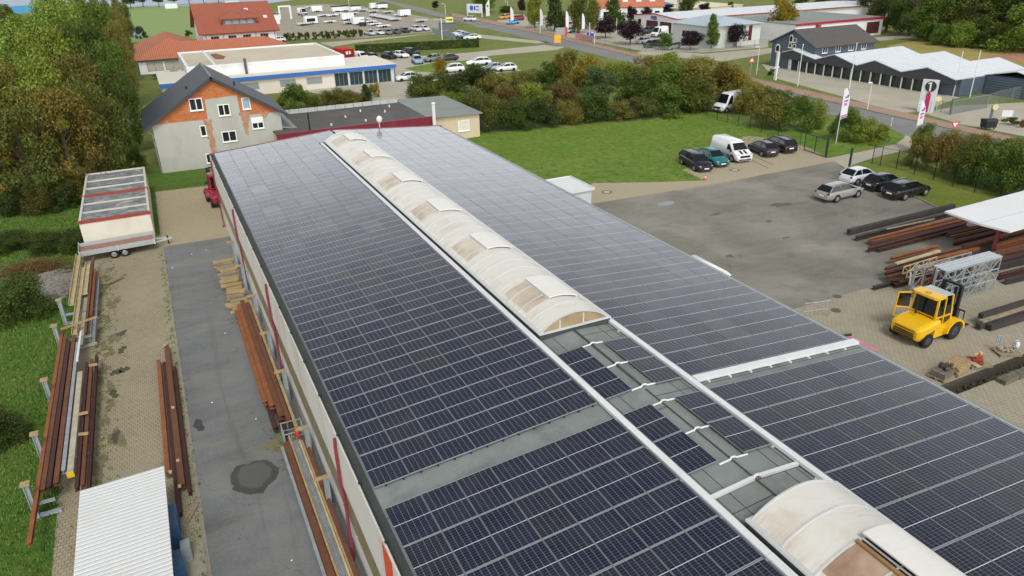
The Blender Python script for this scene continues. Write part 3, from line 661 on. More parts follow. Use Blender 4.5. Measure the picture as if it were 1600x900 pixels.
def wrect(b, face, u0, u1, z0, z1, d, th, mi=0):             # a thin upright plate on a wall face
    ax, s = face[1], -1 if face[0] == '-' else 1
    if ax == 'y': b.b2(u0, u1, d, d + s * th, z0, z1, mi)
    else: b.b2(d, d + s * th, u0, u1, z0, z1, mi)
def window(parent, face, d, u, z, w, h, n=2, frame=None, glass=None, sill=True, fw=.09, name='window'):
    """frame standing 4 cm proud of the wall plane d; panes set into it"""
    b = MB(); u0, u1, z0, z1 = u - w / 2, u + w / 2, z - h / 2, z + h / 2
    wrect(b, face, u0, u1, z0, z0 + fw, d, .05); wrect(b, face, u0, u1, z1 - fw, z1, d, .05)
    for i in range(n + 1):
        c = u0 + fw / 2 + (w - fw) * i / n; wrect(b, face, c - fw / 2, c + fw / 2, z0 + fw, z1 - fw, d, .05)
    if sill: wrect(b, face, u0 - .06, u1 + .06, z0 - .06, z0 - .003, d, .12)
    f = b.build(name, frame or m_pvc, parent, True)
    b = MB(); wrect(b, face, u0 + fw * .5, u1 - fw * .5, z0 + fw * .5, z1 - fw * .5, d, .018)
    g = b.build('pane', glass or m_glass, f); g.location = -Vector(parent.location); return f
def gable_roof(b, ax, c0, c1, e0, e1, zr, ze, th=.2, mi=0, ridge=None):
    """ridge along axis ax from c0..c1; eaves at e0,e1"""
    m = (e0 + e1) / 2 if ridge is None else ridge
    for e in (e0, e1):
        if ax == 'y': b.slab((m, c0, zr), (e, c0, ze), (e, c1, ze), (m, c1, zr), th, mi)
        else: b.slab((c0, m, zr), (c0, e, ze), (c1, e, ze), (c1, m, zr), th, mi)
def hip_roof(b, x0, x1, y0, y1, ze, zr, inset, mi=0, th=.0):
    if (x1 - x0) >= (y1 - y0): m = (y0 + y1) / 2; r0, r1 = (x0 + inset, m, zr), (x1 - inset, m, zr)
    else: m = (x0 + x1) / 2; r0, r1 = (m, y0 + inset, zr), (m, y1 - inset, zr)
    a, b_, c, d = (x0, y0, ze), (x1, y0, ze), (x1, y1, ze), (x0, y1, ze); v = [a, b_, c, d, r0, r1]
    if (x1 - x0) >= (y1 - y0): f = [(0, 1, 5, 4), (1, 2, 5), (2, 3, 4, 5), (3, 0, 4), (3, 2, 1, 0)]
    else: f = [(0, 1, 4), (1, 2, 5, 4), (2, 3, 5), (3, 0, 4, 5), (3, 2, 1, 0)]
    b.add(v, f, mi)

# --- grey rendered house with bare orange brick gable
HX0, HX1, HYF, HYB = -14.3, -1.3, 66.8, 78.0
ho = thing('rendered_house', 'grey half-rendered house with bare orange brick gable and new dark tiled roof', 'house', (-7.8, 72, 0))
b = MB(); b.b2(HX0, HX1, HYF, HYB, 0, 5.15); b.build('wall', m_render_g, ho, True)
b = MB(); b.prismy([(HX0, 5.153), (HX1, 5.153), (HX1, 5.25), (-7.8, 9.1), (HX0, 5.25)], HYF, HYB); b.build('brick_gable', m_brick, ho, True)
b = MB(); gable_roof(b, 'y', HYF - .45, HYB + .4, HX0 - .85, HX1 + .85, 9.55, 4.85, .28); rf = b.build('roof', m_tile_d, ho, True)
b = MB(); b.bar((-7.8, HYF - .45, 9.57), (-7.8, HYB + .4, 9.57), .22, .08); b.build('ridge_cap', M('ridge_grey', '6d7378', .6), rf).location = -Vector(ho.location)
b = MB(); b.cyl((-10.2, 70, 7.9), (-10.2, 70, 8.3), .09); b.build('vent_pipe', m_black, rf).location = -Vector(ho.location)
b = MB(); b.cyl((-5.3, 69.5, 8.0), (-5.3, 69.5, 8.4), .09); b.build('vent_pipe', m_black, rf).location = -Vector(ho.location)
b = MB(); b.poly([(-8.85, HYF - .012, 5.12), (-5.45, HYF - .012, 5.12), (-5.5, HYF - .012, 7.35), (-8.75, HYF - .012, 7.2)]); b.build('render_patch', m_render_g, ho, True)
for pts in ([(-9.35, 5.0), (-8.45, 5.05), (-8.6, 3.6), (-8.5, 2.2), (-8.9, .1), (-9.2, .1), (-9.1, 2.0), (-9.2, 3.6)], [(-5.6, 5.6), (-4.5, 5.5), (-4.8, 4.3), (-5.0, 3.0), (-5.3, 3.1), (-5.4, 4.4)], [(-3.4, 5.3), (-2.6, 5.1), (-2.9, 4.6), (-3.3, 4.7)]):
    b = MB(); jg = random.Random(len(pts)); q_ = []
    for (xa, za), (xb, zb) in zip(pts, pts[1:] + pts[:1]):
        for k_ in range(7): f_ = k_ / 7; q_.append((xa + (xb - xa) * f_ + jg.gauss(0, .06), za + (zb - za) * f_ + jg.gauss(0, .06)))
    b.poly([(x, HYF - .018, z) for x, z in q_]); b.build('exposed_brick', m_rough_brick, ho, True)
for u, z, w_, h_, n_ in ((-9.7, 6.8, 1.3, 1.25, 2), (-7.05, 5.95, 1.2, 1.2, 2), (-7.0, 3.1, 1.5, 1.15, 2), (-9.5, 4.0, .62, 1.15, 1), (-9.5, 1.0, .55, 1.05, 1)):
    window(ho, '-y', HYF - (.02 if z > 5 or u < -9 else .0), u, z, w_, h_, n_)
window(ho, '-y', HYF, -4.7, 6.4, .85, 1.25, 1, None, M('pane_sky', '8fa3ad', .15))
f = window(ho, '-y', HYF, -3.85, 4.2, 1.25, 1.25, 2); b = MB(); b.b2(-4.45, -3.25, HYF - .065, HYF - .055, 4.2, 4.8); b.build('shutter', m_pvc, f).location = -Vector(ho.location)
b = MB(); b.tube([(-15.1, HYF - .35, 4.7), (-14.45, HYF - .1, 4.2), (-14.40, HYF - .1, .1)], .06, 6); b.build('downpipe', M('zinc', ''), ho, True)
for y in (69, 73, 76): window(ho, '-x', HX0, y, 3.2, 1.0, 1.2, 2)

# --- low dark flat-roofed building with red sheet fascia, and the beige one beside it
fb_ = thing('flat_roof_building', 'low building with dark felt roof and burgundy corrugated fascia behind the hall', 'building', (6, 69, 0))
b = MB(); b.b2(-2.4, 14.9, 63.2, 75.6, 0, 3.05); b.build('wall', m_render_b, fb_, True)
b = MB(); b.b2(-2.4, 14.9, 63.2, 75.6, 3.053, 3.15); b.build('roof', m_roof_dk, fb_, True)
b = MB(); b.b2(-2.6, 15.05, 63.0, 63.19, 2.3, 3.5); b.build('fascia', m_corr_red, fb_, True)
b = MB()
for i in range(15): b.b2(-2.4 + i * 1.15, -1.30 + i * 1.15, 75.3, 75.62, 3.153, 3.62)
b.build('parapet', M('parapet_pale', 'a9aba6', .8), fb_, True)
b = MB(); b.slab((-2.3, 67, 3.5), (.3, 67, 3.2), (.3, 75, 3.2), (-2.3, 75, 3.5), .1); b.build('roof_patch', m_roof_gr, fb_, True)
for x, y in ((4, 66), (6.5, 69.5), (9, 72), (11.5, 70), (13, 73), (8, 66)):
    b = MB(); b.cyl((x, y, 3.15), (x, y, 3.4), .1); b.build('roof_vent', m_white, fb_, True)
b = MB(); b.box((1.2, 64.2, 3.2), (.8, .8, .1)); b.cyl((1.2, 64.2, 3.15), (1.2, 64.2, 5.2), .09); b.build('mast', m_black, fb_, True)
bb_ = thing('beige_annex', 'beige single-storey annex with plain grey roof at the far lawn corner', 'building', (18.4, 70, 0))
b = MB(); b.b2(15.2, 21.7, 64.6, 76.8, 0, 2.85); b.build('wall', m_render_b, bb_, True)
b = MB(); b.slab((15.0, 64.2, 3.12), (22.0, 64.2, 2.98), (22.0, 77.2, 3.05), (15.0, 77.2, 3.2), .12); b.build('roof', m_roof_gr, bb_, True)
window(bb_, '-y', 64.6, 19.6, 1.6, 1.5, 1.3, 1, None, M('blind', 'cfcac0', .7)); window(bb_, '+x', 21.7, 70, 1.6, 1.2, 1.1, 2)
ch = thing('flue_pipe', 'slim white flue pipe standing beside the burgundy fascia end', 'chimney', (15.15, 62.6, 0)); b = MB(); b.cyl((0, 0, 0), (0, 0, 5.0), .2, .2, 12); b.build('pipe', m_white, ch); b = MB(); b.cyl((0, 0, 5.003), (0, 0, 5.14), .27, .2, 12); b.build('cap', m_white, ch)
sdn = thing('satellite_dish', 'small pale satellite dish on a pole at the hall far gable', 'dish', (4.5, 47.75, 0)); b = MB(); b.cyl((0, 0, 0), (0, 0, 6.9), .05); b.build('pole', m_alu, sdn); b = MB(); b.ell((0, -.15, 7.1), (.27, .08, .32), 14, 8); b.build('dish', m_white, sdn)

# --- shop with the blue band
sh = thing('blue_band_shop', 'white flat-roofed shop building with long blue band above its windows', 'shop', (5, 115, 0))
b = MB(); b.b2(-12, 25.6, 111.2, 124, 0, 2.4); b.build('wall', M('shop_wall', 'c9c2b4', .8, var=.05), sh, True)
b = MB(); b.b2(-12.3, 26.0, 110.7, 111.19, 2.45, 3.05); b.b2(25.61, 26.0, 111.2, 124, 2.45, 3.05); b.build('blue_band', m_blue, sh, True)
b = MB(); b.b2(-12.3, 26.0, 110.7, 124, 3.053, 3.13); b.b2(-12.0, 25.6, 111.2, 124, 2.405, 3.05); b.build('canopy_roof', M('canopy_white', 'cdc8bb', .7, var=.06), sh, True)
b = MB(); b.b2(-7.8, 17.8, 114.2, 137, 0, 4.55); b.build('upper_wall', m_render_w, sh, True)
b = MB(); b.b2(-7.4, 17.4, 114.6, 136.6, 4.553, 4.6); rr = b.build('roof', m_roof_be, sh, True)
b = MB()
for x0, x1, y0, y1 in ((-7.85, 17.85, 114.15, 114.6), (-7.85, 17.85, 136.6, 137.05), (-7.85, -7.4, 114.6, 136.6), (17.4, 17.85, 114.6, 136.6), (-3.6, -3.2, 114.6, 136.6)): b.b2(x0, x1, y0, y1, 4.553, 4.85)
b.build('parapet', m_render_w, sh, True)
b = MB(); b.prism([(-2.4, 124), (-1.2, 123), (-.4, 127), (-1.4, 133), (-2.6, 132)], 4.603, 4.61); b.build('rust_stain', M('rust_stain', '7a5038', .95, var=.4, scale=1), rr).location = -Vector(sh.location)
b = MB(); b.cyl((1.2, 113.6, 3.1), (1.2, 113.6, 5.6), .22); b.build('vent_pipe', M('pipe_brown', '55504a', .6), sh, True)
for u in (-7, -3, 1.2, 7.2, 11.6): window(sh, '-y', 111.2, u, 1.45, 2.6, 1.1, 1, M('frame_grey', '8b8f90', .6), M('blind_grey', '7f878a', .6), False)
for u in (16.2, 18.8, 21.4, 23.9): window(sh, '-y', 111.2, u, 1.2, 2.3, 2.2, 3, M('frame_blue', '4d7391', .5), m_glass_g, False, .08, 'shop_window')
b = MB(); b.cyl((25.7, 110.9, 0), (25.7, 110.9, 2.45), .09); b.build('post', m_blue, sh, True)

# --- orange hipped building and big red-roofed house on the left
hb = thing('hipped_building', 'low white building with orange hipped tile roof beside the wood', 'building', (-8, 155, 0))
b = MB(); b.b2(-14.8, -1.5, 148, 178, 0, 2.75); b.b2(-1.497, 14.5, 149, 157.5, 0, 2.75); b.build('wall', m_render_w, hb, True)
b = MB(); hip_roof(b, -15.6, -.8, 147.2, 179, 2.72, 6.0, 8); hip_roof(b, -12, 16.5, 147.25, 158.6, 2.74, 5.3, 6); b.build('roof', m_tile_o, hb, True)
for u in (-11.9, -8.6, -5.4): window(hb, '-y', 148, u, 1.35, 2.9, 1.7, 2, M('frame_brown', '7d7468', .6), M('blind_pale', 'a8a595', .6), False)
b = MB(); b.b2(-14.9, -1.4, 147.7, 147.96, 2.35, 2.68); b.build('gutter_band', M('green_band', '4f7a70', .6), hb, True)
bg_ = thing('red_roof_house', 'large white house with steep red tiled roof and a wide dormer', 'house', (6, 170, 0))
b = MB(); b.b2(-1.2, 14.2, 160.5, 182, 0, 6.0); b.prismx([(160.5, 6.003), (182, 6.003), (171.2, 10.9)], -1.2, 14.2); b.build('wall', m_render_w, bg_, True)
b = MB(); gable_roof(b, 'x', -2.0, 15.0, 159.7, 182.8, 11.3, 5.75, .25); rf = b.build('roof', m_tile_r, bg_, True)
OFF = -Vector(bg_.location)
b = MB(); b.b2(3.6, 10.4, 162.6, 167, 7.0, 8.5); b.build('dormer', M('dormer_grey', '6f7478', .7), rf).location = OFF
b = MB(); b.slab((7, 166, 10.3), (2.8, 161.9, 8.35), (11.2, 161.9, 8.35), (7.01, 166, 10.3), .12); b.slab((2.8, 161.9, 8.45), (11.2, 161.9, 8.45), (9.5, 167.5, 9.9), (4.5, 167.5, 9.9), .12); b.build('dormer_roof', m_tile_r, rf).location = OFF
for u in (4.7, 6.2, 7.8, 9.3): 
    b = MB(); b.b2(u - .6, u + .6, 162.52, 162.59, 7.3, 8.2); b.build('dormer_pane', M('pane_pale', '97a0a3', .2), rf).location = OFF
for x, y, z in ((9.5, 167.9, 9.75), (13, 164.8, 8.25)):
    b = MB(); b.slab((x - .4, y - .4, z - .1), (x + .4, y - .4, z - .1), (x + .4, y + .5, z + .35), (x - .4, y + .5, z + .35), .1); b.build('roof_window', m_white, rf).location = OFF
for z in (1.4, 4.4):
    for u in (1.2, 4.8, 7.9, 11.6): window(bg_, '-y', 160.5, u, z, 1.7, 1.5, 3, M('frame_brown', ''), m_glass, True)
for y in (165, 171, 177): window(bg_, '+x', 14.2, y, 4.2, 1.3, 1.4, 2)
for x in (-.6, 3.0, 9.8, 13.9):
    b = MB(); b.cyl((x, 160.4, .1), (x, 160.4, 5.7), .07); b.build('downpipe', M('zinc', ''), bg_, True)

# --- garages with mossy roof bays
ga = thing('garage_block', 'cream garage block with mossy grey roof bays and dark red edge boards', 'garage', (-18, 52, 0))
GX0, GX1, GY0, GY1, GZ = -20.75, -15.75, 44.7, 60.2, 2.35
b = MB(); b.b2(GX0, GX1, GY0, GY1, 0, GZ); b.build('wall', M('garage_render', 'cdc8b8', .85, var=.07, scale=.7, dirt='8f8c78', dirt_amt=.4), ga, True)
m_moss = M('mossy_felt', '6f7172', .95, var=.55, scale=1.6, dirt='b4b4b2', dirt_amt=.75, bump=.4)
ys = [44.85, 47.3, 49.75, 52.2, 54.75, 57.3, 60.05]
for i in range(6):
    b = MB(); b.b2(GX0 + .15, GX1 - .15, ys[i] + .09, ys[i + 1] - .03, GZ + .003, GZ + .05); b.build('roof_bay', m_moss, ga, True)
b = MB()
for i in (1, 2, 4, 5): b.b2(GX0 + .15, GX1 - .15, ys[i] - .02, ys[i] + .08, GZ + .003, GZ + .16)
b.b2(GX0 - .03, GX0 + .14, GY0, GY1, GZ + .003, GZ + .17); b.b2(GX1 - .14, GX1 + .03, GY0, GY1, GZ + .003, GZ + .17); b.b2(GX0 + .15, GX1 - .15, GY1 - .13, GY1, GZ + .003, GZ + .17)
b.build('kerb_beam', M('concrete_light', 'b9b6aa', .9, var=.15, scale=2), ga, True)
m_oxide = M('oxide_board', '8e3a2c', .7, var=.15, dirt='6d4a3e')
for y in (GY0 - .05, ys[3] - .12):
    b = MB(); b.b2(GX0 - .08, GX1 + .08, y, y + .16, GZ + .006, GZ + .24); b.build('edge_board', m_oxide, ga, True)

# --- white roofed open shed at the lower left
shd = thing('open_shed', 'small open shed with sloping white ribbed metal roof beside the lane', 'shed', (-17.8, 4, 0))
m_shroof = stripes_mat('ribbed_white', 'd9dad8', '9fa5a8', .21, 1, .20, .45, 'b9b8ae', .35, .5, True)
b = MB(); b.slab((-19.35, -6, 2.05), (-16.3, -6, 2.15), (-16.3, 9.9, 2.15), (-19.35, 9.9, 2.05), .07); b.build('roof', m_shroof, shd, True)
for x in (-19.1, -16.55):
    for y in (9.3, 4.5, -.5): b = MB(); b.box((x, y, 1.0), (.12, .12, 2.0)); b.build('post', m_alu, shd, True)
b = MB(); b.b2(-19.2, -19.13, -6, 9.3, 0, 1.95); b.build('back_wall', M('shed_sheet', '8a9093', .6), shd, True)
m_tarp = M('tarp_blue', '3b5f86', .6, var=.25, scale=4)
for i, (y, h_) in enumerate(((8.6, .9), (7.6, 1.15), (5.6, 1.0))):
    t_ = tag(MB().box((-16.36 + .02 * i, y, h_ / 2), (.40, .7, h_), .08 * i).build('tarp_bundle', m_tarp), f'blue tarp-wrapped bundle under the shed roof edge, {ORD[i + 1]} from the shed far corner', 'bundle', 'blue bundles by the shed')
tag(MB().box((-16.02, 6.6, .35), (.34, .5, .7)).build('metal_cabinet', M('grey_steel', '8d9aa0', .5)), 'small grey metal cabinet on the concrete pad beside the white shed', 'cabinet')

# --- container office behind the right eave
cn = thing('site_container', 'white flat-roofed site container at the right side of the hall', 'container', (16, 34.9, 0))
b = MB(); b.b2(13.6, 18.3, 33.1, 36.8, 0, 2.2); b.build('wall', M('container_wall', 'b7bcc0', .6, var=.05), cn, True)
b = MB(); b.b2(13.4, 18.5, 32.9, 37.0, 2.203, 2.34); rf = b.build('roof', m_white, cn, True)
b = MB(); b.b2(13.38, 18.52, 32.88, 32.96, 2.343, 2.42); b.b2(18.44, 18.52, 32.96, 37.02, 2.343, 2.42); b.b2(13.38, 18.44, 36.94, 37.02, 2.343, 2.42); b.build('roof_edge', m_white, rf).location = -Vector(cn.location)
b = MB(); b.b2(18.3, 18.35, 34.4, 35.3, .1, 2.0); b.build('door', M('door_grey', '7b8185', .5), cn, True)

# --- open canopy at the right edge
ca = thing('canopy_shelter', 'white flat-roofed canopy on dark red steel columns over stored beams', 'canopy', (40, 11, 0))
CZ = 3.0
b = MB(); b.slab((35.9, 10.95, CZ), (36.2, 13.7, CZ), (60, 13.7, CZ + .35), (60, 10.95, CZ + .3), .14); b.build('roof_sheet', m_white, ca, True)
b = MB(); b.slab((36.3, 9.0, CZ - .02), (35.9, 10.85, CZ), (60, 10.85, CZ + .3), (60, 9.0, CZ + .28), .14); b.build('roof_sheet', m_white, ca, True)
m_ox = M('steel_oxide_red', '7d3a41', .6, var=.15, dirt='5a3330')
for x, y in ((38.6, 11.0), (46, 11.0), (53, 11.0)):
    b = MB(); b.ibeam((x, y, 0), (x, y, CZ - .16), .2, .2, .025); b.build('column', m_ox, ca, True)
b = MB(); b.bar((36.6, 10.9, CZ - .2), (60, 10.9, CZ + .1), .14, .2); b.bar((36.4, 9.2, CZ - .23), (36.4, 13.5, CZ - .23), .1, .12); b.bar((38.6, 9.3, CZ - .3), (38.6, 13.5, CZ - .3), .1, .16); b.build('roof_frame', m_ox, ca, True)

# --- grey house and zigzag roofed showroom
zz = thing('zigzag_showroom', 'long showroom with white zigzag roof, black fascia and tall shop windows', 'showroom', (98, 66, 0))
ZX, ZB = 90.5, 106.8
prof = [(51.0, 2.55), (55.8, 3.75), (60.0, 2.6), (65.0, 3.75), (68.3, 2.6), (73.1, 3.8), (77.0, 2.6), (82.4, 3.65), (84.8, 3.0)]
b = MB(); b.prismx([(51.0, 0)] + [(84.8, 0)] + [(y, z - .14) for y, z in prof[::-1]], ZX + 1.2, ZB); b.build('wall', m_slate, zz, True)
b = MB()
for (y0, z0), (y1, z1) in zip(prof, prof[1:]):
    xe = ZB if y1 < 78 else ZX + 1.6
    b.slab((ZX - .15, y0, z0), (xe, y0, z0 + .15), (xe, y1, z1 + .15), (ZX - .15, y1, z1), .12)
b.build('roof', m_roof_wh, zz, True)
b = MB(); b.prismx([(51.0, 1.75), (84.8, 1.95)] + [(y, z - .16) for y, z in prof[::-1]], ZX - .1, ZX + .3); b.build('fascia', m_anth, zz, True)
for i in range(15):
    y = 55.1 + i * 1.9; b = MB(); b.b2(ZX + .62, ZX + .68, y - .9, y + .9, .08, 1.78); b.build('shop_window', m_glass_g, zz, True)
for i in range(15):
    y = 56.05 + i * 1.9; b = MB(); b.b2(ZX + .1, ZX + .24, y - .07, y + .07, 0, 1.8); b.build('column', m_white, zz, True)
b = MB(); b.b2(ZX + .9, ZX + 1.1, 79.6, 80.6, 0, 1.9); b.build('red_door', M('door_red', 'b01c34', .4), zz, True)
window(zz, '-x', ZX + 1.0, 81.8, 1.0, 1.5, 1.6, 2, None, m_glass_g, False, .1, 'entrance')
b = MB(); b.b2(ZX + .9, ZX + 1.05, 83.2, 83.9, 0, 1.8); b.build('door', m_white, zz, True)
an = thing('grey_annex', 'grey corrugated annex with white low gable roof at the showroom right end', 'building', (104, 47, 0))
b = MB(); b.b2(97.0, 118, 42.5, 50.9, 0, 2.7); b.build('wall', m_slate, an, True)
b = MB(); gable_roof(b, 'x', 96.8, 118, 42.2, 51.1, 3.7, 2.75, .12); b.build('roof', m_roof_wh, an, True)
gh = thing('grey_house', 'slate-blue gabled house with white arched window and dark grey roof', 'house', (99, 83.7, 0))
b = MB(); b.b2(91.8, 106.5, 78.6, 88.8, 0, 4.35); b.prismx([(78.6, 4.353), (88.8, 4.353), (83.7, 6.5)], 91.8, 106.5); b.build('wall', m_slate, gh, True)
b = MB(); gable_roof(b, 'x', 91.4, 107, 78.0, 89.4, 6.85, 4.25, .2); rf = b.build('roof', stripes_mat('roof_tile_grey', '55524f', '4a4745', .4, 0, .5, .8, '3a3937', .4, .5, True), gh, True)
b = MB(); b.b2(98.8, 99.5, 85.0, 85.7, 6.2, 7.2); b.build('chimney', M('chimney_red', '8f4a3b', .9), rf).location = -Vector(gh.location)
def arch_win(y, z, w_, h_):
    b = MB(); n = 8; pts = [(y - w_ / 2, z - h_ / 2), (y + w_ / 2, z - h_ / 2)] + [(y + w_ / 2 * math.cos(math.pi * i / n), z + h_ / 2 - w_ / 2 + w_ / 2 * math.sin(math.pi * i / n)) for i in range(n + 1)]
    b.prismx(pts, 91.74, 91.79); f = b.build('window', m_pvc, gh, True)
    b = MB(); k = .68; b.prismx([(y + (a - y) * k, z + (c - z) * k) for a, c in pts], 91.70, 91.735); b.build('pane', m_glass, f).location = -Vector(gh.location)
arch_win(87.3, 3.3, 1.1, 1.5); arch_win(84.3, 5.2, .8, 1.4)
for y, z in ((83.4, 5.0), (84.4, 4.0), (83.4, 4.0)): window(gh, '-x', 91.8, y, z, .7, .7, 1)
for i in range(4): window(gh, '-y', 78.6, 94.2 + i * 3.2, 3.6, 1.2, 1.0, 2)
# --- workshop with red trim and the pale low hall before it
mb_ = thing('workshop_hall', 'white workshop with shallow gable roof, red trim and purple letters', 'workshop', (140, 152, 0))
b = MB(); b.b2(111.2, 190, 142.5, 161.5, 0, 3.6); b.prismx([(142.5, 3.603), (161.5, 3.603), (152, 4.35)], 111.2, 190); b.build('wall', m_render_w, mb_, True)
b = MB(); gable_roof(b, 'x', 111.0, 190, 142.0, 162.0, 4.55, 3.72, .12); b.build('roof', m_roof_wh, mb_, True)
b = MB()
b.bar((110.95, 142.0, 3.70), (110.95, 152, 4.53), .12, .22); b.bar((110.95, 152, 4.53), (110.95, 162, 3.70), .12, .22); b.bar((110.9, 141.93, 3.70), (190, 141.93, 3.70), .12, .22)
b.build('red_trim', m_trim_r, mb_, True)
for y0, y1 in ((144.5, 149.3), (150.4, 155.5)):
    b = MB(); b.b2(111.12, 111.18, y0, y1, .2, 2.7); b.build('workshop_door', M('door_dark_red', '4c2526', .4, var=.3), mb_, True)
window(mb_, '-x', 111.2, 158.7, 2.2, 1.4, 1.2, 1, m_trim_r)
text_mesh('sign_letters', 'M8B', 1.5, M('letters_purple', '4a2a8c', .5), mb_, (111.1 - 140, 152.3 - 152, 3.35), (R(90), 0, R(-90)), .03)
b = MB(); b.b2(111.6, 118, 142.42, 142.48, .2, 2.8); b.build('workshop_door', MATS['door_dark_red'], mb_, True)
gr_ = thing('pale_hall', 'pale green-white hall with low grey-blue hipped roof behind plum trees', 'building', (106.5, 122, 0))
b = MB(); b.b2(99.6, 113.6, 115, 129, 0, 4.55); b.build('wall', M('hall_pale', 'bfc4bd', .85, var=.04), gr_, True)
b = MB(); hip_roof(b, 98.8, 114.4, 114.2, 130, 4.56, 6.1, 5); b.build('roof', M('roof_bluegrey', '9fadb5', .6, var=.05), gr_, True)
window(gr_, '-y', 115, 110.6, 2.6, 1.0, 3.2, 1, m_trim_r, M('pane_red', '5a2a2c', .3), False); window(gr_, '-y', 115, 106.4, 1.0, .9, 1.9, 1, m_trim_r, None, False)
window(gr_, '-x', 99.6, 124, 2.4, 2.6, 1.6, 2)

# --- far buildings placed by their ground line
def block(name, label, cat, bl, br, top, depth, wall, roof, rise_=0.0, roof_over=.4, hgt=None):
    A, Bq = G(*bl), G(*br); h = hgt or rise(*br, top); u = (Bq - A); L = u.length; ang = math.atan2(u.y, u.x)
    t = thing(name, label, cat, A, ang)
    b = MB(); b.b2(0, L, 0, depth, 0, h)
    if rise_: b.prismx([(0, h + .003), (depth, h + .003), (depth / 2, h + rise_)], 0, L)
    b.build('wall', wall, t); b = MB()
    if rise_: gable_roof(b, 'x', -roof_over, L + roof_over, -roof_over, depth + roof_over, h + rise_ + .25, h - .05, .2)
    else: b.b2(-.15, L + .15, -.15, depth + .15, h + .003, h + .2)
    b.build('roof', roof, t); return t, L, h
t, L, h = block('flat_hall', 'white flat-roofed hall with red roof edge and large dark red window', 'hall', (1240, 68), (1376, 54), 27, 22, m_render_w, m_roof_gr)
b = MB(); b.b2(-.25, L + .25, -.28, -.16, h - .25, h + .25); b.build('red_edge', m_trim_r, t)
b = MB(); b.b2(L - 5.6, L - 1.2, -.06, -.01, .5, h - .8); b.build('window', M('door_dark_red', ''), t)
t, L, h = block('villa', 'white villa with orange tiled roof and small dormers behind the workshop trees', 'house', (930, 36), (1035, 34), 10, 12, m_render_w, m_tile_o, 6.5)
for i in range(5):
    b = MB(); b.b2(L * (.12 + i * .19), L * (.12 + i * .19) + 1.4, -.07, -.01, h - 3.2, h - 1.2); b.build('window', m_glass, t)
for i in range(4):
    b = MB(); b.b2(L * (.2 + i * .2), L * (.2 + i * .2) + 1.6, 1.0, 3.4, h + 1.1, h + 2.2); b.build('dormer', m_render_w, t)
block('blue_roof_shed', 'distant shed with bright blue roof beyond the orange villa', 'shed', (1036, 16), (1062, 14), 9, 30, m_render_w, M('roof_blue', '2f62b0', .5), 1.5)
block('cream_hall', 'long distant hall with flat cream roof in the background right of the villa', 'hall', (1060, 20), (1160, 13), 8, 40, m_render_b, M('roof_cream', 'c9c4a6', .8, var=.05))
block('pale_blue_shed', 'distant pale blue shed beyond the sports field', 'shed', (352, 7), (374, 6), 0, 12, M('shed_pale_blue', 'a9bccb', .7), M('roof_pale', 'b9c1c4', .7))
block('dealer_office', 'small dark-roofed dealer office with white arch beside the red-roofed house', 'office', (424, 38), (438, 37), 22, 9, m_render_w, m_anth)
t = thing('portal_arch', 'tall white portal arch at the trailer dealer entrance', 'arch', G(444, 30)); 
b = MB(); hh = rise(448, 30, 11); b.b2(-1.6, -1.1, -.3, .3, 0, hh); b.b2(2.2, 2.8, -.3, .3, 0, hh); b.b2(-1.6, 2.8, -.3, .3, hh + .003, hh + .5); b.build('frame', m_white, t)
t, L, h = block('yard_container', 'dark grey container kiosk with yellow sign beside the street', 'container', (689, 47), (712, 46), 36, 5, M('container_grey', '596169', .5), M('container_roof', '4d545a', .5))
b = MB(); b.b2(L * .35, L * .85, -.12, -.02, h + .3, h + 1.7); b.build('sign', M('sign_yellow', 'd8d06a', .5), t); b = MB(); b.b2(L * .40, L * .8, -.16, -.13, h + .75, h + 1.2); b.build('lettering', m_anth, t)
for pre, lab, (x0, y0), (x1, y1), hh, bl in (('billboard', 'wide white billboard with blue emblems across the street', (730, 26), (754, 27), 1.9, 1),):
    A, Bq = G(x0, y0), G(x1, y1); u = Bq - A; t = thing(pre, lab, 'billboard', A, math.atan2(u.y, u.x)); L = u.length
    b = MB(); b.b2(0, L, -.1, .1, 1.3, 4.2); b.build('board', m_white, t)
    for x in (.2, L - .2): b = MB(); b.b2(x - .12, x + .12, -.09, .09, 0, 1.297); b.build('leg', m_white, t)
    b = MB(); b.cyl((L * .32, -.16, 2.9), (L * .32, -.105, 2.9), .85, .85, 14); b.build('emblem', m_blue, t)
    b = MB(); b.b2(L * .48, L * .58, -.15, -.105, 2.2, 3.6); b.b2(L * .62, L * .8, -.15, -.105, 2.2, 2.5); b.b2(L * .62, L * .8, -.15, -.105, 3.2, 3.6); b.build('emblem', m_blue, t)
t = thing('totem_sign', 'slim white totem sign with slanted top beside the billboard', 'sign', G(763, 25), R(-25)); b = MB(); b.prismy([(-.8, 0), (.5, 0), (.5, 5.6), (-.8, 3.6)], -.15, .15); b.build('panel', m_white, t); b = MB(); b.cyl((-.15, -.2, 3.3), (-.15, -.155, 3.3), .35, .35, 12); b.build('emblem', m_anth, t)

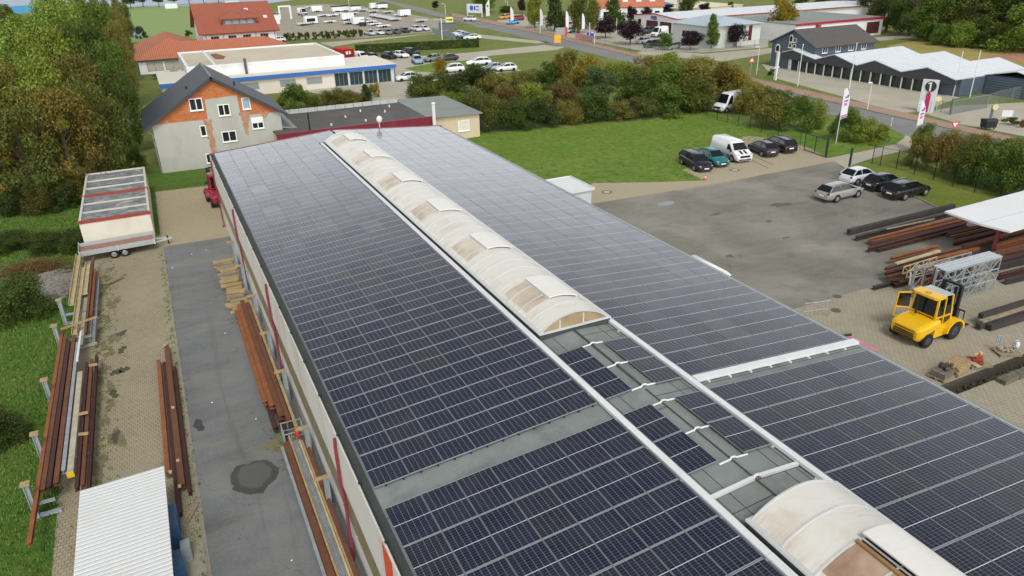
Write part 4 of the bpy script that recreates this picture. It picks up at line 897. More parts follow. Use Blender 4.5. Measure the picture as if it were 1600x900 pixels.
# ================================================================== vehicles
m_car = obj_paint('car_paint', .22, .0, .6, .06)
m_cglass = M('car_glass', '11161a', .05, var=.2, spec=.7)
m_tyre = M('tyre', '191919', .85, var=.2)
m_rim = M('rim_alloy', 'a9acae', .35, .7, var=.05)
m_trim = M('plastic_dark', '1b1c1d', .6, var=.1)
m_lampw = M('lamp_clear', '8f9ba1', .1, var=.05)
m_lampr = M('lamp_red', '6d1018', .25, var=.1)
m_plate = M('number_plate', 'd8d8d2', .5, var=.02)
def loft(b, st, mi=0):
    """st: rows (x, [(y,z)...]) closed rings, mirrored already"""
    n = len(st[0][1]); vs = [(x, y, z) for x, r in st for y, z in r]
    b.add(vs, [(i * n + j, (i + 1) * n + j, (i + 1) * n + (j + 1) % n, i * n + (j + 1) % n) for i in range(len(st) - 1) for j in range(n)], mi, True)
    b.add(vs, [tuple(range(n - 1, -1, -1))[::-1], tuple((len(st) - 1) * n + j for j in range(n - 1, -1, -1))], mi)
def ring(w0, w1, w2, z0, z1, z2, zt):
    h = [(w0, z0), (w1, z0 + (z1 - z0) * .35), (w1 * .995, z1), (w2, z2), (w2 * .8, zt)]
    return h + [(-y, z) for y, z in h[::-1]]
# spec: length, width, height, belt, hood/boot profile, glass stations
CARS = {
 'hatch': dict(L=4.0, W=1.74, H=1.46, wb=2.5, prof=[(2.0, .58), (1.92, .70), (1.5, .84), (.95, .94), (.5, .97), (-1.5, .99), (-1.9, .95), (-1.98, .72), (-2.0, .55)], cab=[(.98, .93), (.25, 1.40), (-.3, 1.46), (-1.25, 1.42), (-1.82, .97)]),
 'estate': dict(L=4.75, W=1.82, H=1.48, wb=2.72, prof=[(2.37, .56), (2.28, .70), (1.8, .84), (1.15, .93), (.6, .97), (-1.9, 1.0), (-2.28, .96), (-2.35, .70), (-2.37, .52)], cab=[(1.2, .93), (.35, 1.40), (-.3, 1.48), (-1.75, 1.43), (-2.24, .98)]),
 'sedan': dict(L=4.6, W=1.8, H=1.44, wb=2.7, prof=[(2.3, .56), (2.2, .70), (1.7, .83), (1.05, .92), (.5, .95), (-1.4, .98), (-2.15, .98), (-2.26, .72), (-2.3, .52)], cab=[(1.1, .92), (.3, 1.38), (-.3, 1.44), (-1.0, 1.38), (-1.7, .97)]),
 'suv': dict(L=4.5, W=1.85, H=1.64, wb=2.65, prof=[(2.25, .68), (2.17, .85), (1.7, .98), (1.1, 1.07), (.5, 1.10), (-1.8, 1.13), (-2.15, 1.08), (-2.22, .80), (-2.25, .6)], cab=[(1.15, 1.06), (.4, 1.56), (-.3, 1.64), (-1.6, 1.58), (-2.08, 1.1)]),
}
def car_shapes(k):
    s = CARS[k]; hw = s['W'] / 2; L2 = s['L'] / 2
    body = MB(); st = []
    for x, z in s['prof']:
        e = abs(x) / L2; tp = 1 - .20 * max(0, e - .72) / .28; zb = .22 + .10 * max(0, e - .85) / .15
        st.append((x, ring(hw * .86 * tp, hw * tp, hw * .90 * tp, zb, max(zb + .12, z - .14), z - .02, z)))
    loft(body, st)
    cab = s['cab']; bw, tw = hw * .87, hw * .66
    def wd(z): zb = cab[0][1]; return bw + (tw - bw) * max(0, (z - zb)) / (s['H'] - zb)
    # roof skin over the three upper stations, pillars between the panes
    rs = []
    for x, z in cab[1:4]: y = wd(z); rs.append((x, [(y, z - .05), (y * .97, z - .005), (y * .5, z + .02), (-y * .5, z + .02), (-y * .97, z - .005), (-y, z - .05), (-y * .8, z - .07), (y * .8, z - .07)]))
    loft(body, rs)
    for sg in (-1, 1):
        for (xa, za), (xb, zb) in ((cab[0], cab[1]), (cab[4], cab[3])): body.bar((xa, sg * wd(za) * .985, za), (xb, sg * wd(zb), zb - .03), .07, .07)
        xm = (cab[2][0] + cab[3][0]) / 2 + .18; body.bar((xm, sg * (wd(cab[0][1])), cab[0][1]), (xm - .05, sg * (wd(1.4) + .005), cab[2][1] - .04), .07, .04)
    core = MB()                                              # dark cabin behind the panes, so glass reads deep
    cs = [(cab[0][0], cab[0][1] - .02, cab[0][1]), (cab[1][0] - .04, cab[0][1] - .02, cab[1][1] - .05), (cab[3][0] + .04, cab[0][1] - .02, cab[3][1] - .05), (cab[4][0], cab[0][1] - .02, cab[4][1])]
    pts = [(x, z) for x, _, z in cs]
    def quad(b, p0, p1, side=None):
        (xa, za), (xb, zb) = p0, p1; ya, yb = wd(za) * .93, wd(zb) * .93
        b.poly([(xa, -ya, za), (xa, ya, za), (xb, yb, zb - .03), (xb, -yb, zb - .03)])
    ws = MB(); quad(ws, cab[0], cab[1]); rw = MB(); quad(rw, cab[3][::1], cab[4]); rw = MB(); quad(rw, cab[4], cab[3])
    sides = []
    zb_ = cab[0][1] + .02
    for sg in (-1, 1):
        b = MB(); xs = [(cab[0][0] - .08, zb_), (cab[1][0] - .06, cab[1][1] - .06), (cab[2][0], cab[2][1] - .07), (cab[3][0] + .06, cab[3][1] - .07), (cab[4][0] + .10, cab[4][1] + .03)]
        b.poly([(x, sg * (wd(z) + .004), z) for x, z in xs]); sides.append(b)
    return s, body, ws, rw, sides, wd
def wheel(b, x, y, r, wdt, mi=0): b.cyl((x, y - wdt / 2, r), (x, y + wdt / 2, r), r, r, 16, mi)
def make_car(k, label, col):
    s, body, ws, rw, sides, wd = car_shapes(k); t = thing('parked_car', label, 'car'); hw, L2 = s['W'] / 2, s['L'] / 2
    bo = body.build('body', m_car, t); bo.color = (*lin(col), 1)
    ws.build('windscreen', m_cglass, t); rw.build('rear_window', m_cglass, t)
    for b in sides: b.build('side_window', m_cglass, t)
    for x in (s['wb'] / 2 + .05, -s['wb'] / 2 + .05):
        for sg in (-1, 1):
            b = MB(); wheel(b, x, sg * (hw - .105), .32, .24); w_ = b.build('wheel', m_tyre, t)
            b = MB(); b.cyl((x, sg * (hw + .006), .32), (x, sg * (hw + .022), .32), .215, .2, 12); b.build('rim', m_rim, w_)
            b = MB(); b.cyl((x, sg * (hw - .22), .34), (x, sg * (hw + .004), .34), .385, .385, 18); b.build('wheel_arch', m_trim, t)
    zf = s['prof'][1][1]
    for sg in (-1, 1):
        b = MB(); b.ell((L2 - .17, sg * hw * .66, zf - .05), (.11, .19, .065), 10, 6); b.build('headlight', m_lampw, t)
        b = MB(); zr = s['prof'][-3][1]; b.box((-L2 + .06, sg * hw * .74, zr - .10), (.09, .18, .15)); b.build('tail_light', m_lampr, t)
        b = MB(); b.ell((s['cab'][0][0] - .25, sg * (hw + .09), s['cab'][0][1] + .06), (.07, .11, .075), 8, 5); m_ = b.build('mirror', m_car, t); m_.color = (*lin(col), 1)
    b = MB(); b.box((L2 + .005, 0, .42), (.03, .52, .12)); b.build('number_plate', m_plate, t); b = MB(); b.box((-L2 - .006, 0, .62), (.03, .52, .12)); b.build('number_plate', m_plate, t)
    b = MB(); b.box((L2 - .02, 0, .55), (.06, hw * 1.0, .1)); b.box((L2 - .06, 0, .27), (.12, hw * 1.4, .1)); b.box((-L2 + .06, 0, .28), (.12, hw * 1.5, .12)); b.build('bumper_grille', m_trim, t)
    if k in ('estate', 'suv'):
        for sg in (-1, 1): b = MB(); z = s['H']; b.bar((.2, sg * wd(z) * .92, z + .05), (-1.5, sg * wd(z) * .92, z + .02), .04, .04); b.build('roof_rail', m_rim, t)
    return t
def put(t, px, py, ang, px2=None, py2=None):
    g = G(px, py); t.location = (g.x, g.y, .02); t.rotation_euler = (0, 0, R(ang)); return t
# right yard, noses to the bank (+x); the row by the lawn
put(make_car('estate', 'silver grey estate car standing alone at the front of the right yard', '8d8d88'), 1310, 309, 3)
put(make_car('hatch', 'white hatchback parked at the kerb left of the black hatchback', 'c3c8cc'), 1341, 284, 2)
put(make_car('hatch', 'black hatchback between the white hatchback and the black estate', '15171a'), 1379, 294, 0)
put(make_car('estate', 'black estate car parked nearest the stored steel beams', '0d0e10'), 1415, 306, 1)
put(make_car('estate', 'dark navy estate car at the lawn edge, nose to the yard', '171b26'), 1086, 261, -101)
put(make_car('sedan', 'teal green car between the navy estate and the striped white van', '1d6a6c'), 1112, 254, -100)
put(make_car('hatch', 'dark grey small hatchback parked right of the white van, rear to yard', '2a2e37'), 1191, 240, 78)
put(make_car('estate', 'black estate parked closest to the green gate, rear to yard', '14161b'), 1217, 233, 77)
def make_van(label, cat='van', col='dfe2e4', stripes=False, L=5.3, W=1.98, H=2.0, name='panel_van'):
    t = thing(name, label, cat); hw, L2 = W / 2, L / 2; b = MB(); st = []
    for x, z, tp in ((L2, .72, .86), (L2 - .1, .92, .95), (L2 - .75, 1.14, .99), (L2 - .95, 1.22, .98), (L2 - 1.55, H - .12, .93), (L2 - 1.9, H, .93), (-L2 + .3, H, .93), (-L2 + .04, H - .1, .92), (-L2, .5, .96)):
        zz_ = min(z - .1, 1.15); st.append((x, ring(hw * .9 * tp, hw * tp, hw * (.98 if z < 1.3 else .86) * tp, .28, max(.45, zz_), z - .03 if z < 1.3 else z - .08, z)))
    loft(b, st); bo = b.build('body', m_car, t); bo.color = (*lin(col), 1)
    b = MB(); xa, za, xb, zb = L2 - .90, 1.24, L2 - 1.52, H - .16; b.poly([(xa + .035, -hw * .84, za), (xa + .035, hw * .84, za), (xb + .05, hw * .70, zb), (xb + .05, -hw * .70, zb)]); b.build('windscreen', m_cglass, t)
    for sg in (-1, 1):
        b = MB(); b.poly([(x, sg * y, z) for x, y, z in ((L2 - 1.05, hw * 1.0, 1.16), (L2 - 1.62, hw * .93, H - .28), (L2 - 2.0, hw * .93, H - .28), (L2 - 2.0, hw * 1.0, 1.16))]); b.build('side_window', m_cglass, t)
        b = MB(); b.ell((L2 - .22, sg * hw * .74, .86), (.2, .16, .1), 8, 5); b.build('headlight', m_lampw, t)
        b = MB(); b.box((-L2 - .002, sg * hw * .84, .95), (.05, .12, .45)); b.build('tail_light', m_lampr, t)
        b = MB(); b.box((L2 - 1.1, sg * (hw + .12), 1.2), (.12, .16, .26)); b.build('mirror', m_trim, t)
        for x in (L2 - .95, -L2 + 1.05):
            q = MB(); wheel(q, x, sg * (hw - .11), .35, .25); w_ = q.build('wheel', m_tyre, t); q = MB(); q.cyl((x, sg * (hw + .02), .35), (x, sg * (hw + .035), .35), .22, .2, 12); q.build('rim', m_rim, w_)
            q = MB(); q.cyl((x, sg * (hw - .24), .37), (x, sg * (hw + .012), .37), .42, .42, 18); q.build('wheel_arch', m_trim, t)
        q = MB(); q.b2(-L2 + .5, L2 - 1.5, sg * (hw - .02), sg * (hw + .012), .5, .62); q.build('side_strip', m_trim, t)
    b = MB(); b.box((L2 - .005, 0, .70), (.06, hw * 1.2, .22)); b.box((L2 - .05, 0, .38), (.12, hw * 1.5, .14)); b.build('grille', m_trim, t)
    b = MB(); b.box((L2 + .02, 0, .5), (.03, .52, .12)); b.build('number_plate', m_plate, t)
    if stripes:
        for y in (-.26, .26):
            b = MB(); b.slab((L2 - .12, y - .13, .965), (L2 - .12, y + .13, .965), (L2 - .78, y + .13, 1.175), (L2 - .78, y - .13, 1.175), .01); b.build('bonnet_stripe', m_trim, t)
    return t
put(make_van('white panel van with two dark bonnet stripes parked by the lawn', 'van', 'd8dadb', True), 1141, 246, -98)
HV = G(1088, 391, 1.95); t = make_van('white van half hidden behind the hall eave in the right yard', 'van', 'd8dadb'); t.location = (HV.x - 1.35, HV.y - 3.1, .02); t.rotation_euler = (0, 0, R(-90))
put(make_van('white van half hidden by the bushes beside the lawn fence', 'van', 'd8dadb', False, 5.9, 2.0, 2.5), 1142, 172, -172)
t = make_van('white delivery van parked before the workshop doors', 'van', 'd8dadb', False, 5.6, 2.0, 2.4); put(t, 1030, 57, 200)

# small cars far off: one mesh each, copied
def far_car_mesh(k):
    s, body, ws, rw, sides, wd = car_shapes(k)
    def merge(src, mi, sm=False): body.add(src.v, src.f, mi)
    for q in (ws, rw, *sides): merge(q, 1)
    for x in (s['wb'] / 2, -s['wb'] / 2):
        for sg in (-1, 1): wheel(body, x, sg * (s['W'] / 2 - .09), .31, .22, 2)
    o = body.build('parked_car', [m_car, m_cglass, m_tyre]); me = o.data; bpy.data.objects.remove(o); return me
FCM = {k: far_car_mesh(k) for k in CARS}
def far_car(k, px, py, ang, col, label, group=None, name='parked_car', sc=1.0):
    o = bpy.data.objects.new(name, FCM[k]); COL.objects.link(o); put(o, px, py, ang); o.color = (*lin(col), 1); o.scale = (sc,) * 3
    return tag(o, label, 'car', group)
g = 'cars parked along the tall hedge'
t = make_van('white van beside the red container by the hedge', 'van', 'd2d6d8', False, 4.4, 1.8, 1.85); put(t, 565, 95, -75); t['group'] = g
far_car('hatch', 583, 94, -72, '23282d', 'dark hatchback second right of the red container by the hedge', g)
far_car('hatch', 608, 92, -70, '15171b', 'small black car in the hedge row left of the white coupe', g)
far_car('sedan', 625, 90, -62, 'd8d8d4', 'white coupe in the hedge row between two black cars', g)
far_car('suv', 642, 87, -62, '181b22', 'black suv rightmost in the row along the hedge', g)
far_car('suv', 652, 99, -100, '7f95a5', 'light blue suv standing alone in front of the hedge row', 'cars on the shop lot')
far_car('hatch', 676, 96, 200, '6f7b78', 'grey-green hatchback on the shop lot beside the yellow tree', 'cars on the shop lot')
far_car('sedan', 700, 95, 185, '3a3443', 'dark purple-grey car on the shop lot right of the yellow tree', 'cars on the shop lot')
far_car('hatch', 635, 126, 185, 'd2d4d4', 'white hatchback by the glazed corner of the blue-band shop', 'cars on the shop lot')
far_car('estate', 748, 102, 170, 'd8dadb', 'white estate on the lot just above the thicket', 'cars on the shop lot', sc=1.05)
far_car('sedan', 772, 110, 172, '9aa3b4', 'pale blue-grey car beside the white car at the thicket edge', 'cars on the shop lot')
far_car('hatch', 791, 111, 172, 'd8d8d8', 'white small car rightmost on the lot at the thicket edge', 'cars on the shop lot')
far_car('suv', 707, 113, 172, 'd8d8d8', 'white car mostly hidden behind the thicket crown', 'cars on the shop lot')
g = 'cars parked along the dealer yard fence'
for i, (x, y, c, k, l) in enumerate(((578, 55, 'a9b2b8', 'sedan', 'pale silver car leftmost along the dealer yard fence'), (592, 54, 'c5cacc', 'sedan', 'whitish car second from left along the dealer yard fence'), (605, 54, '6a7274', 'hatch', 'grey hatchback third from left along the dealer yard fence'), (618, 53, '4b5256', 'hatch', 'dark grey hatchback fourth along the dealer yard fence'), (632, 51, '33383b', 'sedan', 'blackish car fifth along the dealer yard fence'), (650, 49, 'b7bdc2', 'suv', 'large silver suv near the right end of the dealer fence row'), (663, 48, 'c9cdd0', 'hatch', 'white hatchback rightmost of the dealer fence row'))):
    far_car(k, x, y, -78, c, l, g)
g = 'cars parked behind the hedge end'
for i, (x, y, c, l) in enumerate(((717, 56, 'c4ccd4', 'white-blue car leftmost behind the right end of the hedge'), (723, 58, 'aab6c4', 'silver-blue car second behind the right end of the hedge'), (729, 60, '4a5f86', 'blue car third behind the right end of the hedge'), (738, 62, 'd2d5d8', 'white car nearest the right tip of the hedge'))): far_car('sedan', x, y, 160, c, l, g)
far_car('suv', 734, 33, 118, 'd2d5d8', 'white suv driving on the street past the billboard', None, 'driving_car')
far_car('sedan', 801, 38, 190, '4aa3d2', 'sky blue car beside the white flags across the street', 'cars across the street')
far_car('suv', 789, 30, 200, 'c98a3a', 'orange car beside the billboard across the street', 'cars across the street')
far_car('suv', 809, 32, 190, '8f2434', 'dark red van-like car behind the sky blue car', 'cars across the street')
far_car('hatch', 890, 51, 215, '9cc3cc', 'pale turquoise car by the dark conical tree across the street', 'cars across the street')
far_car('suv', 892, 43, 215, 'b98a90', 'white and red car behind the turquoise car', 'cars across the street')
g = 'cars on the workshop lot'
far_car('sedan', 1005, 68, 195, '9fa9b3', 'silver car under the big plum tree on the workshop lot', g); far_car('suv', 1018, 74, 195, '2b3038', 'dark suv nearest the street on the workshop lot', g)
far_car('suv', 1013, 52, 195, '3a4450', 'slate car beside the white delivery van', g); far_car('estate', 1050, 77, 200, '8d989c', 'grey-green car on the workshop lot between the two small trees', g)
far_car('hatch', 435, 66, 175, 'd5d8da', 'white small car beside the red-roofed house wall')
t = thing('red_container', 'red skip container with white marks beside the blue-band shop', 'container', G(545, 96), R(10)); b = MB(); b.b2(-1.3, 1.3, -.2, 4.5, .15, 2.5); b.build('body', M('container_red', 'c0281e', .5, var=.08), t)
b = MB()
for i in range(7): b.b2(-1.35, 1.35, -.2 + i * .75, -.1 + i * .75, .1, 2.55)
b.build('rib', M('container_rib', 'a82218', .5), t); b = MB(); b.b2(-.6, -.1, -.34, -.31, 1.5, 2.1); b.b2(.1, .5, -.34, -.31, 1.5, 2.1); b.build('lettering', m_white, t)
t = thing('blue_skip', 'open blue skip at the corner of the blue-band shop roof', 'skip', G(526, 92), R(12)); b = MB(); b.prismx([(-1, .1), (1, .1), (1.3, 1.6), (-1.3, 1.6)], -2, 2); b.build('tub', M('skip_blue', '2c4a7c', .5), t); b = MB(); b.b2(-1.9, 1.9, -1.15, 1.15, 1.603, 1.63); b.build('fill', m_trim, t)

# trailers of the dealer yard
m_tw = M('trailer_white', 'd8dadb', .4, var=.04); m_tg = M('trailer_grey', '9da3a6', .5, var=.1)
def trailer(kind, px, py, ang, label, L=4.2, col=None):
    t = thing('box_trailer' if kind in ('box', 'horse') else ('caravan' if kind == 'caravan' else 'flat_trailer'), label, 'trailer', G(px, py), R(ang), 'trailers on the dealer yard')
    if kind == 'flat':
        b = MB(); b.b2(-L / 2, L / 2, -.95, .95, .5, .62); b.build('deck', m_tg, t); b = MB()
        for y in (-.95, .9): b.b2(-L / 2, L / 2, y, y + .05, .623, .95)
        for x in (-L / 2, L / 2 - .05): b.b2(x, x + .05, -.9, .9, .623, .95)
        b.build('side_board', M('board_alu', 'b9bec0', .4, .3), t)
    elif kind == 'low':
        b = MB(); b.b2(-L / 2, L / 2, -.9, .9, .45, .7); b.build('deck', m_tw, t)
    else:
        h = 2.2 if kind != 'caravan' else 2.4
        b = MB(); b.prismx([(-.95, .45), (.95, .45), (.95, h), (.8, h + .12), (-.8, h + .12), (-.95, h)], -L / 2, L / 2); b.build('box', m_tw, t)
        if kind == 'horse': b = MB(); b.prismx([(-.98, h - .25), (.98, h - .25), (.98, h), (.8, h + .16), (-.8, h + .16), (-.98, h)], -L / 2 - .05, L / 2 + .05); b.build('canopy', m_trim, t)
        if kind == 'caravan': b = MB(); b.b2(-L * .36, L * .3, -1.0, -.955, .9, 1.9); b.build('window', m_cglass, t)
    for x in (-.4, .4):
        for sg in (-1, 1): b = MB(); wheel(b, x, sg * 1.0, .32, .2); b.build('wheel', m_tyre, t)
    b = MB(); b.bar((L / 2, 0, .45), (L / 2 + 1.2, 0, .42), .1); b.build('drawbar', m_tg, t)
rows = [('flat', 474, 40, 5, 'grey flat trailer in the front left of the dealer yard'), ('caravan', 486, 38, 5, 'white caravan with dark window at the left of the dealer yard'), ('low', 515, 36, 8, 'single low grey trailer in the middle of the dealer yard'), ('flat', 545, 38, 5, 'flat trailer left of the white box trailer with the red top'), ('box', 561, 39, 5, 'white box trailer with the forklift standing beside it'), ('low', 578, 36, 8, 'low white trailer behind the front pair, right of the box trailer'), ('low', 586, 40, 10, 'long low white trailer, second from the front right'), ('low', 599, 43, 10, 'frontmost low white trailer of the dealer yard'),
 ('box', 543, 32, 5, 'white box trailer in the centre of the dealer yard'), ('flat', 570, 33, 5, 'grey flat trailer behind the centre box trailer'), ('low', 520, 26, 8, 'low white trailer left in the third row'), ('low', 505, 26, 8, 'white low trailer at the left end of the third row'), ('flat', 530, 24, 5, 'flat trailer in the third row below the first horse box'), ('flat', 552, 23, 5, 'flat trailer in the third row below the second horse box'),
 ('horse', 527, 19, 5, 'first black-topped horse box of the back row'), ('horse', 539, 18, 5, 'second black-topped horse box of the back row'), ('horse', 555, 18, 5, 'third black-topped horse box of the back row'), ('flat', 566, 18, 5, 'flat trailer at the back right of the horse boxes'), ('horse', 597, 14, 5, 'tall horse box at the back beside the street grass'), ('box', 586, 14, 5, 'white box trailer with dark end at the back of the yard'), ('flat', 583, 20, 12, 'grey flat trailer tilted behind the trailer row'), ('flat', 606, 21, 8, 'grey flat trailer at the right of the back rows'),
 ('box', 495, 19, 5, 'white box trailer with dark end in the left back row'), ('low', 484, 13, 5, 'white boat-like trailer at the far left back of the yard'), ('box', 632, 26, 8, 'large white box trailer at the right side of the dealer yard'), ('low', 624, 25, 8, 'low white covered trailer left of the large box trailer'), ('flat', 657, 35, 10, 'blue-grey flat trailer with upright stakes at the right of the yard'), ('flat', 617, 33, 10, 'grey flat trailer between the long trailer rank and the fence cars')]
for i in range(8): rows.append(('flat', 583 + i * 4.2, 26.5 + i * .75, 68, f'grey trailer in the diagonal rank of the dealer yard, {ORD[i + 1]} from the left'))
for r_ in rows: trailer(*r_)
t = make_van('white tipper lorry at the back left of the dealer yard', 'lorry', 'd8dadb', False, 5.6, 2.1, 2.6, 'lorry'); put(t, 473, 24, -80)
far_car('hatch', 478, 27, -80, '8a9092', 'grey car parked in front of the white lorry on the dealer yard')
t = thing('yard_forklift', 'small dark forklift beside the white box trailer on the dealer yard', 'forklift', G(567, 41)); b = MB(); b.b2(-1, .8, -.6, .6, .3, 1.2); b.b2(-.5, .5, -.55, .55, 1.9, 2.0); b.build('body', m_trim, t); b = MB(); b.b2(.85, 1.0, -.4, -.25, .1, 2.6); b.b2(.85, 1.0, .25, .4, .1, 2.6); b.build('mast', m_black, t)
for x in (-.7, .6):
    for sg in (-1, 1): b = MB(); wheel(b, x, sg * .6, .3, .2); b.build('wheel', m_tyre, t)

# --- forklifts
def make_forklift(label, col, loc, ang, cat='forklift'):
    t = thing('forklift', label, cat, loc, ang); body = m_car
    def P(b, nm, mat=None, par=None):
        o = b.build(nm, mat or body, par or t)
        if mat is None: o.color = (*lin(col), 1)
        return o
    # x forward (mast side), counterweight at -x
    b = MB(); st = []
    for x, w_, zb, zs, zt in ((-1.78, .80, .52, .98, 1.10), (-1.62, .95, .42, 1.12, 1.22), (-1.30, .98, .42, 1.18, 1.32), (-.9, .98, .66, 1.22, 1.40), (-.35, .96, .84, 1.24, 1.44), (.05, .92, .84, 1.15, 1.40)):
        st.append((x, ring(w_ * .9, w_, w_ * .9, zb, zs, zt - .05, zt)))
    loft(b, st); b.sm = [False] * len(b.sm); cwt = P(b, 'counterweight'); bv = cwt.modifiers.new('bevel', 'BEVEL'); bv.width = .09; bv.segments = 3; bv.limit_method = 'ANGLE'; bv.angle_limit = R(24)
    b = MB(); b.prismx([(-.9, .35), (.9, .35), (.92, 1.02), (-.92, 1.02)], -.4, 1.35); P(b, 'chassis')
    for sg in (-1, 1):                                        # rounded front mudguards
        b = MB(); pts = [(1.15 + .78 * math.cos(math.pi * i / 10), .55 + .72 * math.sin(math.pi * i / 10)) for i in range(11)] + [(1.15 + .66 * math.cos(math.pi * i / 10), .55 + .60 * math.sin(math.pi * i / 10)) for i in range(10, -1, -1)]
        b.prismy(pts, sg * .72, sg * 1.16); P(b, 'mudguard')
    b = MB()
    for x, sg in ((-.42, 1), (-.42, -1), (.98, 1), (.98, -1)): b.bar((x, sg * .78, 1.0), (x + (.12 if x < 0 else -.12), sg * .70, 2.72), .1, .1)
    for sg in (-1, 1): b.bar((.28, sg * .80, .9), (.28, sg * .72, 2.7), .08, .06); b.bar((-.4, sg * .79, 1.55), (.98, sg * .77, 1.55), .08, .06); b.bar((-.4, sg * .79, 1.0), (.98, sg * .79, 1.0), .08, .1)
    for x in (-.38, .92): b.bar((x, -.76, 1.58), (x, .76, 1.58), .07, .08)
    P(b, 'cab_frame')
    b = MB(); b.prism([(-.62, -.62), (-.5, -.8), (.15, -.8), (.15, .8), (-.5, .8), (-.62, .62)], 2.68, 2.82); P(b, 'roof')
    b = MB(); b.slab((.16, -.72, 2.79), (.95, -.72, 2.76), (.95, .72, 2.76), (.16, .72, 2.79), .03); P(b, 'roof_pane', M('pane_pale', ''))
    b = MB(); b.cyl((-.3, 0, 2.823), (-.3, 0, 2.86), .16, .16, 14); P(b, 'roof_hatch', M('hatch_yellow', 'b98f20', .5))
    for nm, q in (('rear_window', [(-.43, -.68, 1.62), (-.43, .68, 1.62), (-.33, .62, 2.64), (-.33, -.62, 2.64)]), ('front_window', [(.98, -.68, 1.1), (.98, .68, 1.1), (.88, .62, 2.64), (.88, -.62, 2.64)])):
        b = MB(); b.poly(q); P(b, nm, m_cglass)
    for sg in (-1, 1):
        b = MB(); b.poly([(.33, sg * .79, 1.12), (.93, sg * .79, 1.12), (.9, sg * .775, 1.5), (.33, sg * .775, 1.5)]); P(b, 'door_pane', m_cglass)
        b = MB(); b.poly([(-.36, sg * .775, 1.62), (.92, sg * .775, 1.62), (.84, sg * .71, 2.62), (-.28, sg * .71, 2.62)]); P(b, 'side_window', m_cglass)
    b = MB()
    for i in range(4): b.b2(-1.83 + (.05 * (i - 2) if i > 2 else 0), -1.55, -.66 + .02 * i, .66 - .02 * i, .52 + i * .14, .60 + i * .14)
    P(b, 'grille', M('grille_brown', '4a3513', .6))
    b = MB(); b.tube([(-.75, .22, 1.55), (-.75, .22, 2.5)], .05, 8); P(b, 'exhaust', m_black)
    for x, r, wd_ in ((-1.05, .42, .32), (1.15, .52, .42)):
        for sg in (-1, 1):
            b = MB(); wheel(b, x, sg * .92, r, wd_); w_ = P(b, 'wheel', m_tyre); b = MB(); b.cyl((x, sg * (.92 + wd_ / 2 - .01), r), (x, sg * (.92 + wd_ / 2 + .012), r), r * .55, r * .5, 14); P(b, 'hub', M('hub_dark', '3a3b3c', .6), w_)
    b = MB()
    for sg in (-1, 1): b.b2(1.72, 1.92, sg * .42, sg * .60, .12, 3.0); b.b2(1.55, 1.70, sg * .28, sg * .40, .2, 2.9)
    for z in (.5, 1.6, 2.92): b.b2(1.72, 1.90, -.42, .42, z, z + .12)
    b.cyl((1.62, 0, .4), (1.62, 0, 2.6), .08, .08, 8); P(b, 'mast', m_black)
    b = MB()
    for z in (.45, .8, 1.45): b.b2(1.94, 2.02, -.95, .95, z, z + .08)
    for i in range(7): y = -.93 + i * .31; b.b2(1.96, 2.0, y - .02, y + .02, .53, 1.45)
    P(b, 'load_guard', m_black)
    for sg in (-1, 1): b = MB(); b.b2(2.025, 2.10, sg * .35, sg * .52, .06, .9); b.b2(2.1, 3.5, sg * .35, sg * .52, .06, .11); P(b, 'fork', m_black)
    for sg in (-1, 1): b = MB(); b.tube([(-.35, sg * .8, 2.2), (-.35, sg * 1.0, 2.25)], .02, 5); b.box((-.35, sg * 1.02, 2.2), (.04, .14, .24)); P(b, 'mirror', m_black)
    return t
# the open cab door of the yellow one
g0 = G(1437, 533); fl = make_forklift('large yellow forklift truck with enclosed cab on the right paved yard', 'dfae14', (23.65, 5.35, .012), R(1))
b = MB()
for p_, q_ in (((-.4, .82, 1.0), (-1.0, 1.35, 1.0)), ((-1.0, 1.35, 1.0), (-.98, 1.30, 2.5)), ((-.98, 1.30, 2.5), (-.5, .8, 2.6)), ((-.4, .82, 1.6), (-1.0, 1.35, 1.6))): b.bar(p_, q_, .07, .07)
o = b.build('open_door', m_car, fl); o.color = (*lin('dfae14'), 1); b = MB(); b.poly([(-.46, .86, 1.65), (-.97, 1.31, 1.65), (-.95, 1.27, 2.46), (-.52, .84, 2.5)]); b.build('door_pane', m_cglass, o)
g1 = G(346, 322); make_forklift('red forklift truck half hidden by the left hall corner', '8c2236', (g1.x + .15, g1.y + 1.0, .012), R(95))

# --- long flatbed trailer before the garages
tr_ = thing('drop_side_trailer', 'long silver drop-side trailer with twin axles standing before the garages', 'trailer', (-18.45, 43.35, .01), R(3))
m_board = M('board_silver', 'b4b8b8', .4, .35, var=.08)
b = MB(); b.b2(-2.6, 2.6, -1.0, 1.0, .62, .70); b.build('deck', M('deck_red', '8e6a60', .8, var=.2), tr_)
for y0, y1 in ((-1.05, -1.0), (1.0, 1.05)):
    b = MB(); b.b2(-2.62, 2.62, y0, y1, .60, .98); b.b2(-2.62, 2.62, y0 - .012, y1 + .012, .78, .81); b.build('side_board', m_board, tr_)
for x in (-2.65, 2.6): b = MB(); b.b2(x, x + .05, -1.0, 1.0, .60, .98); b.build('end_board', m_board, tr_)
for x in (-2.6, 0, 2.6):
    for y in (-1.08, 1.08): b = MB(); b.box((x, y, .80), (.06, .05, .5)); b.build('stake', m_alu, tr_)
b = MB(); b.b2(-2.5, 2.5, -.6, -.5, .45, .62); b.b2(-2.5, 2.5, .5, .6, .45, .62); b.bar((2.6, .5, .5), (3.9, 0, .48), .08, .1); b.bar((2.6, -.5, .5), (3.9, 0, .48), .08, .1); b.build('chassis', m_alu, tr_)
b = MB(); b.cyl((3.6, 0, .05), (3.6, 0, .75), .05); b.build('jockey_wheel', m_black, tr_)
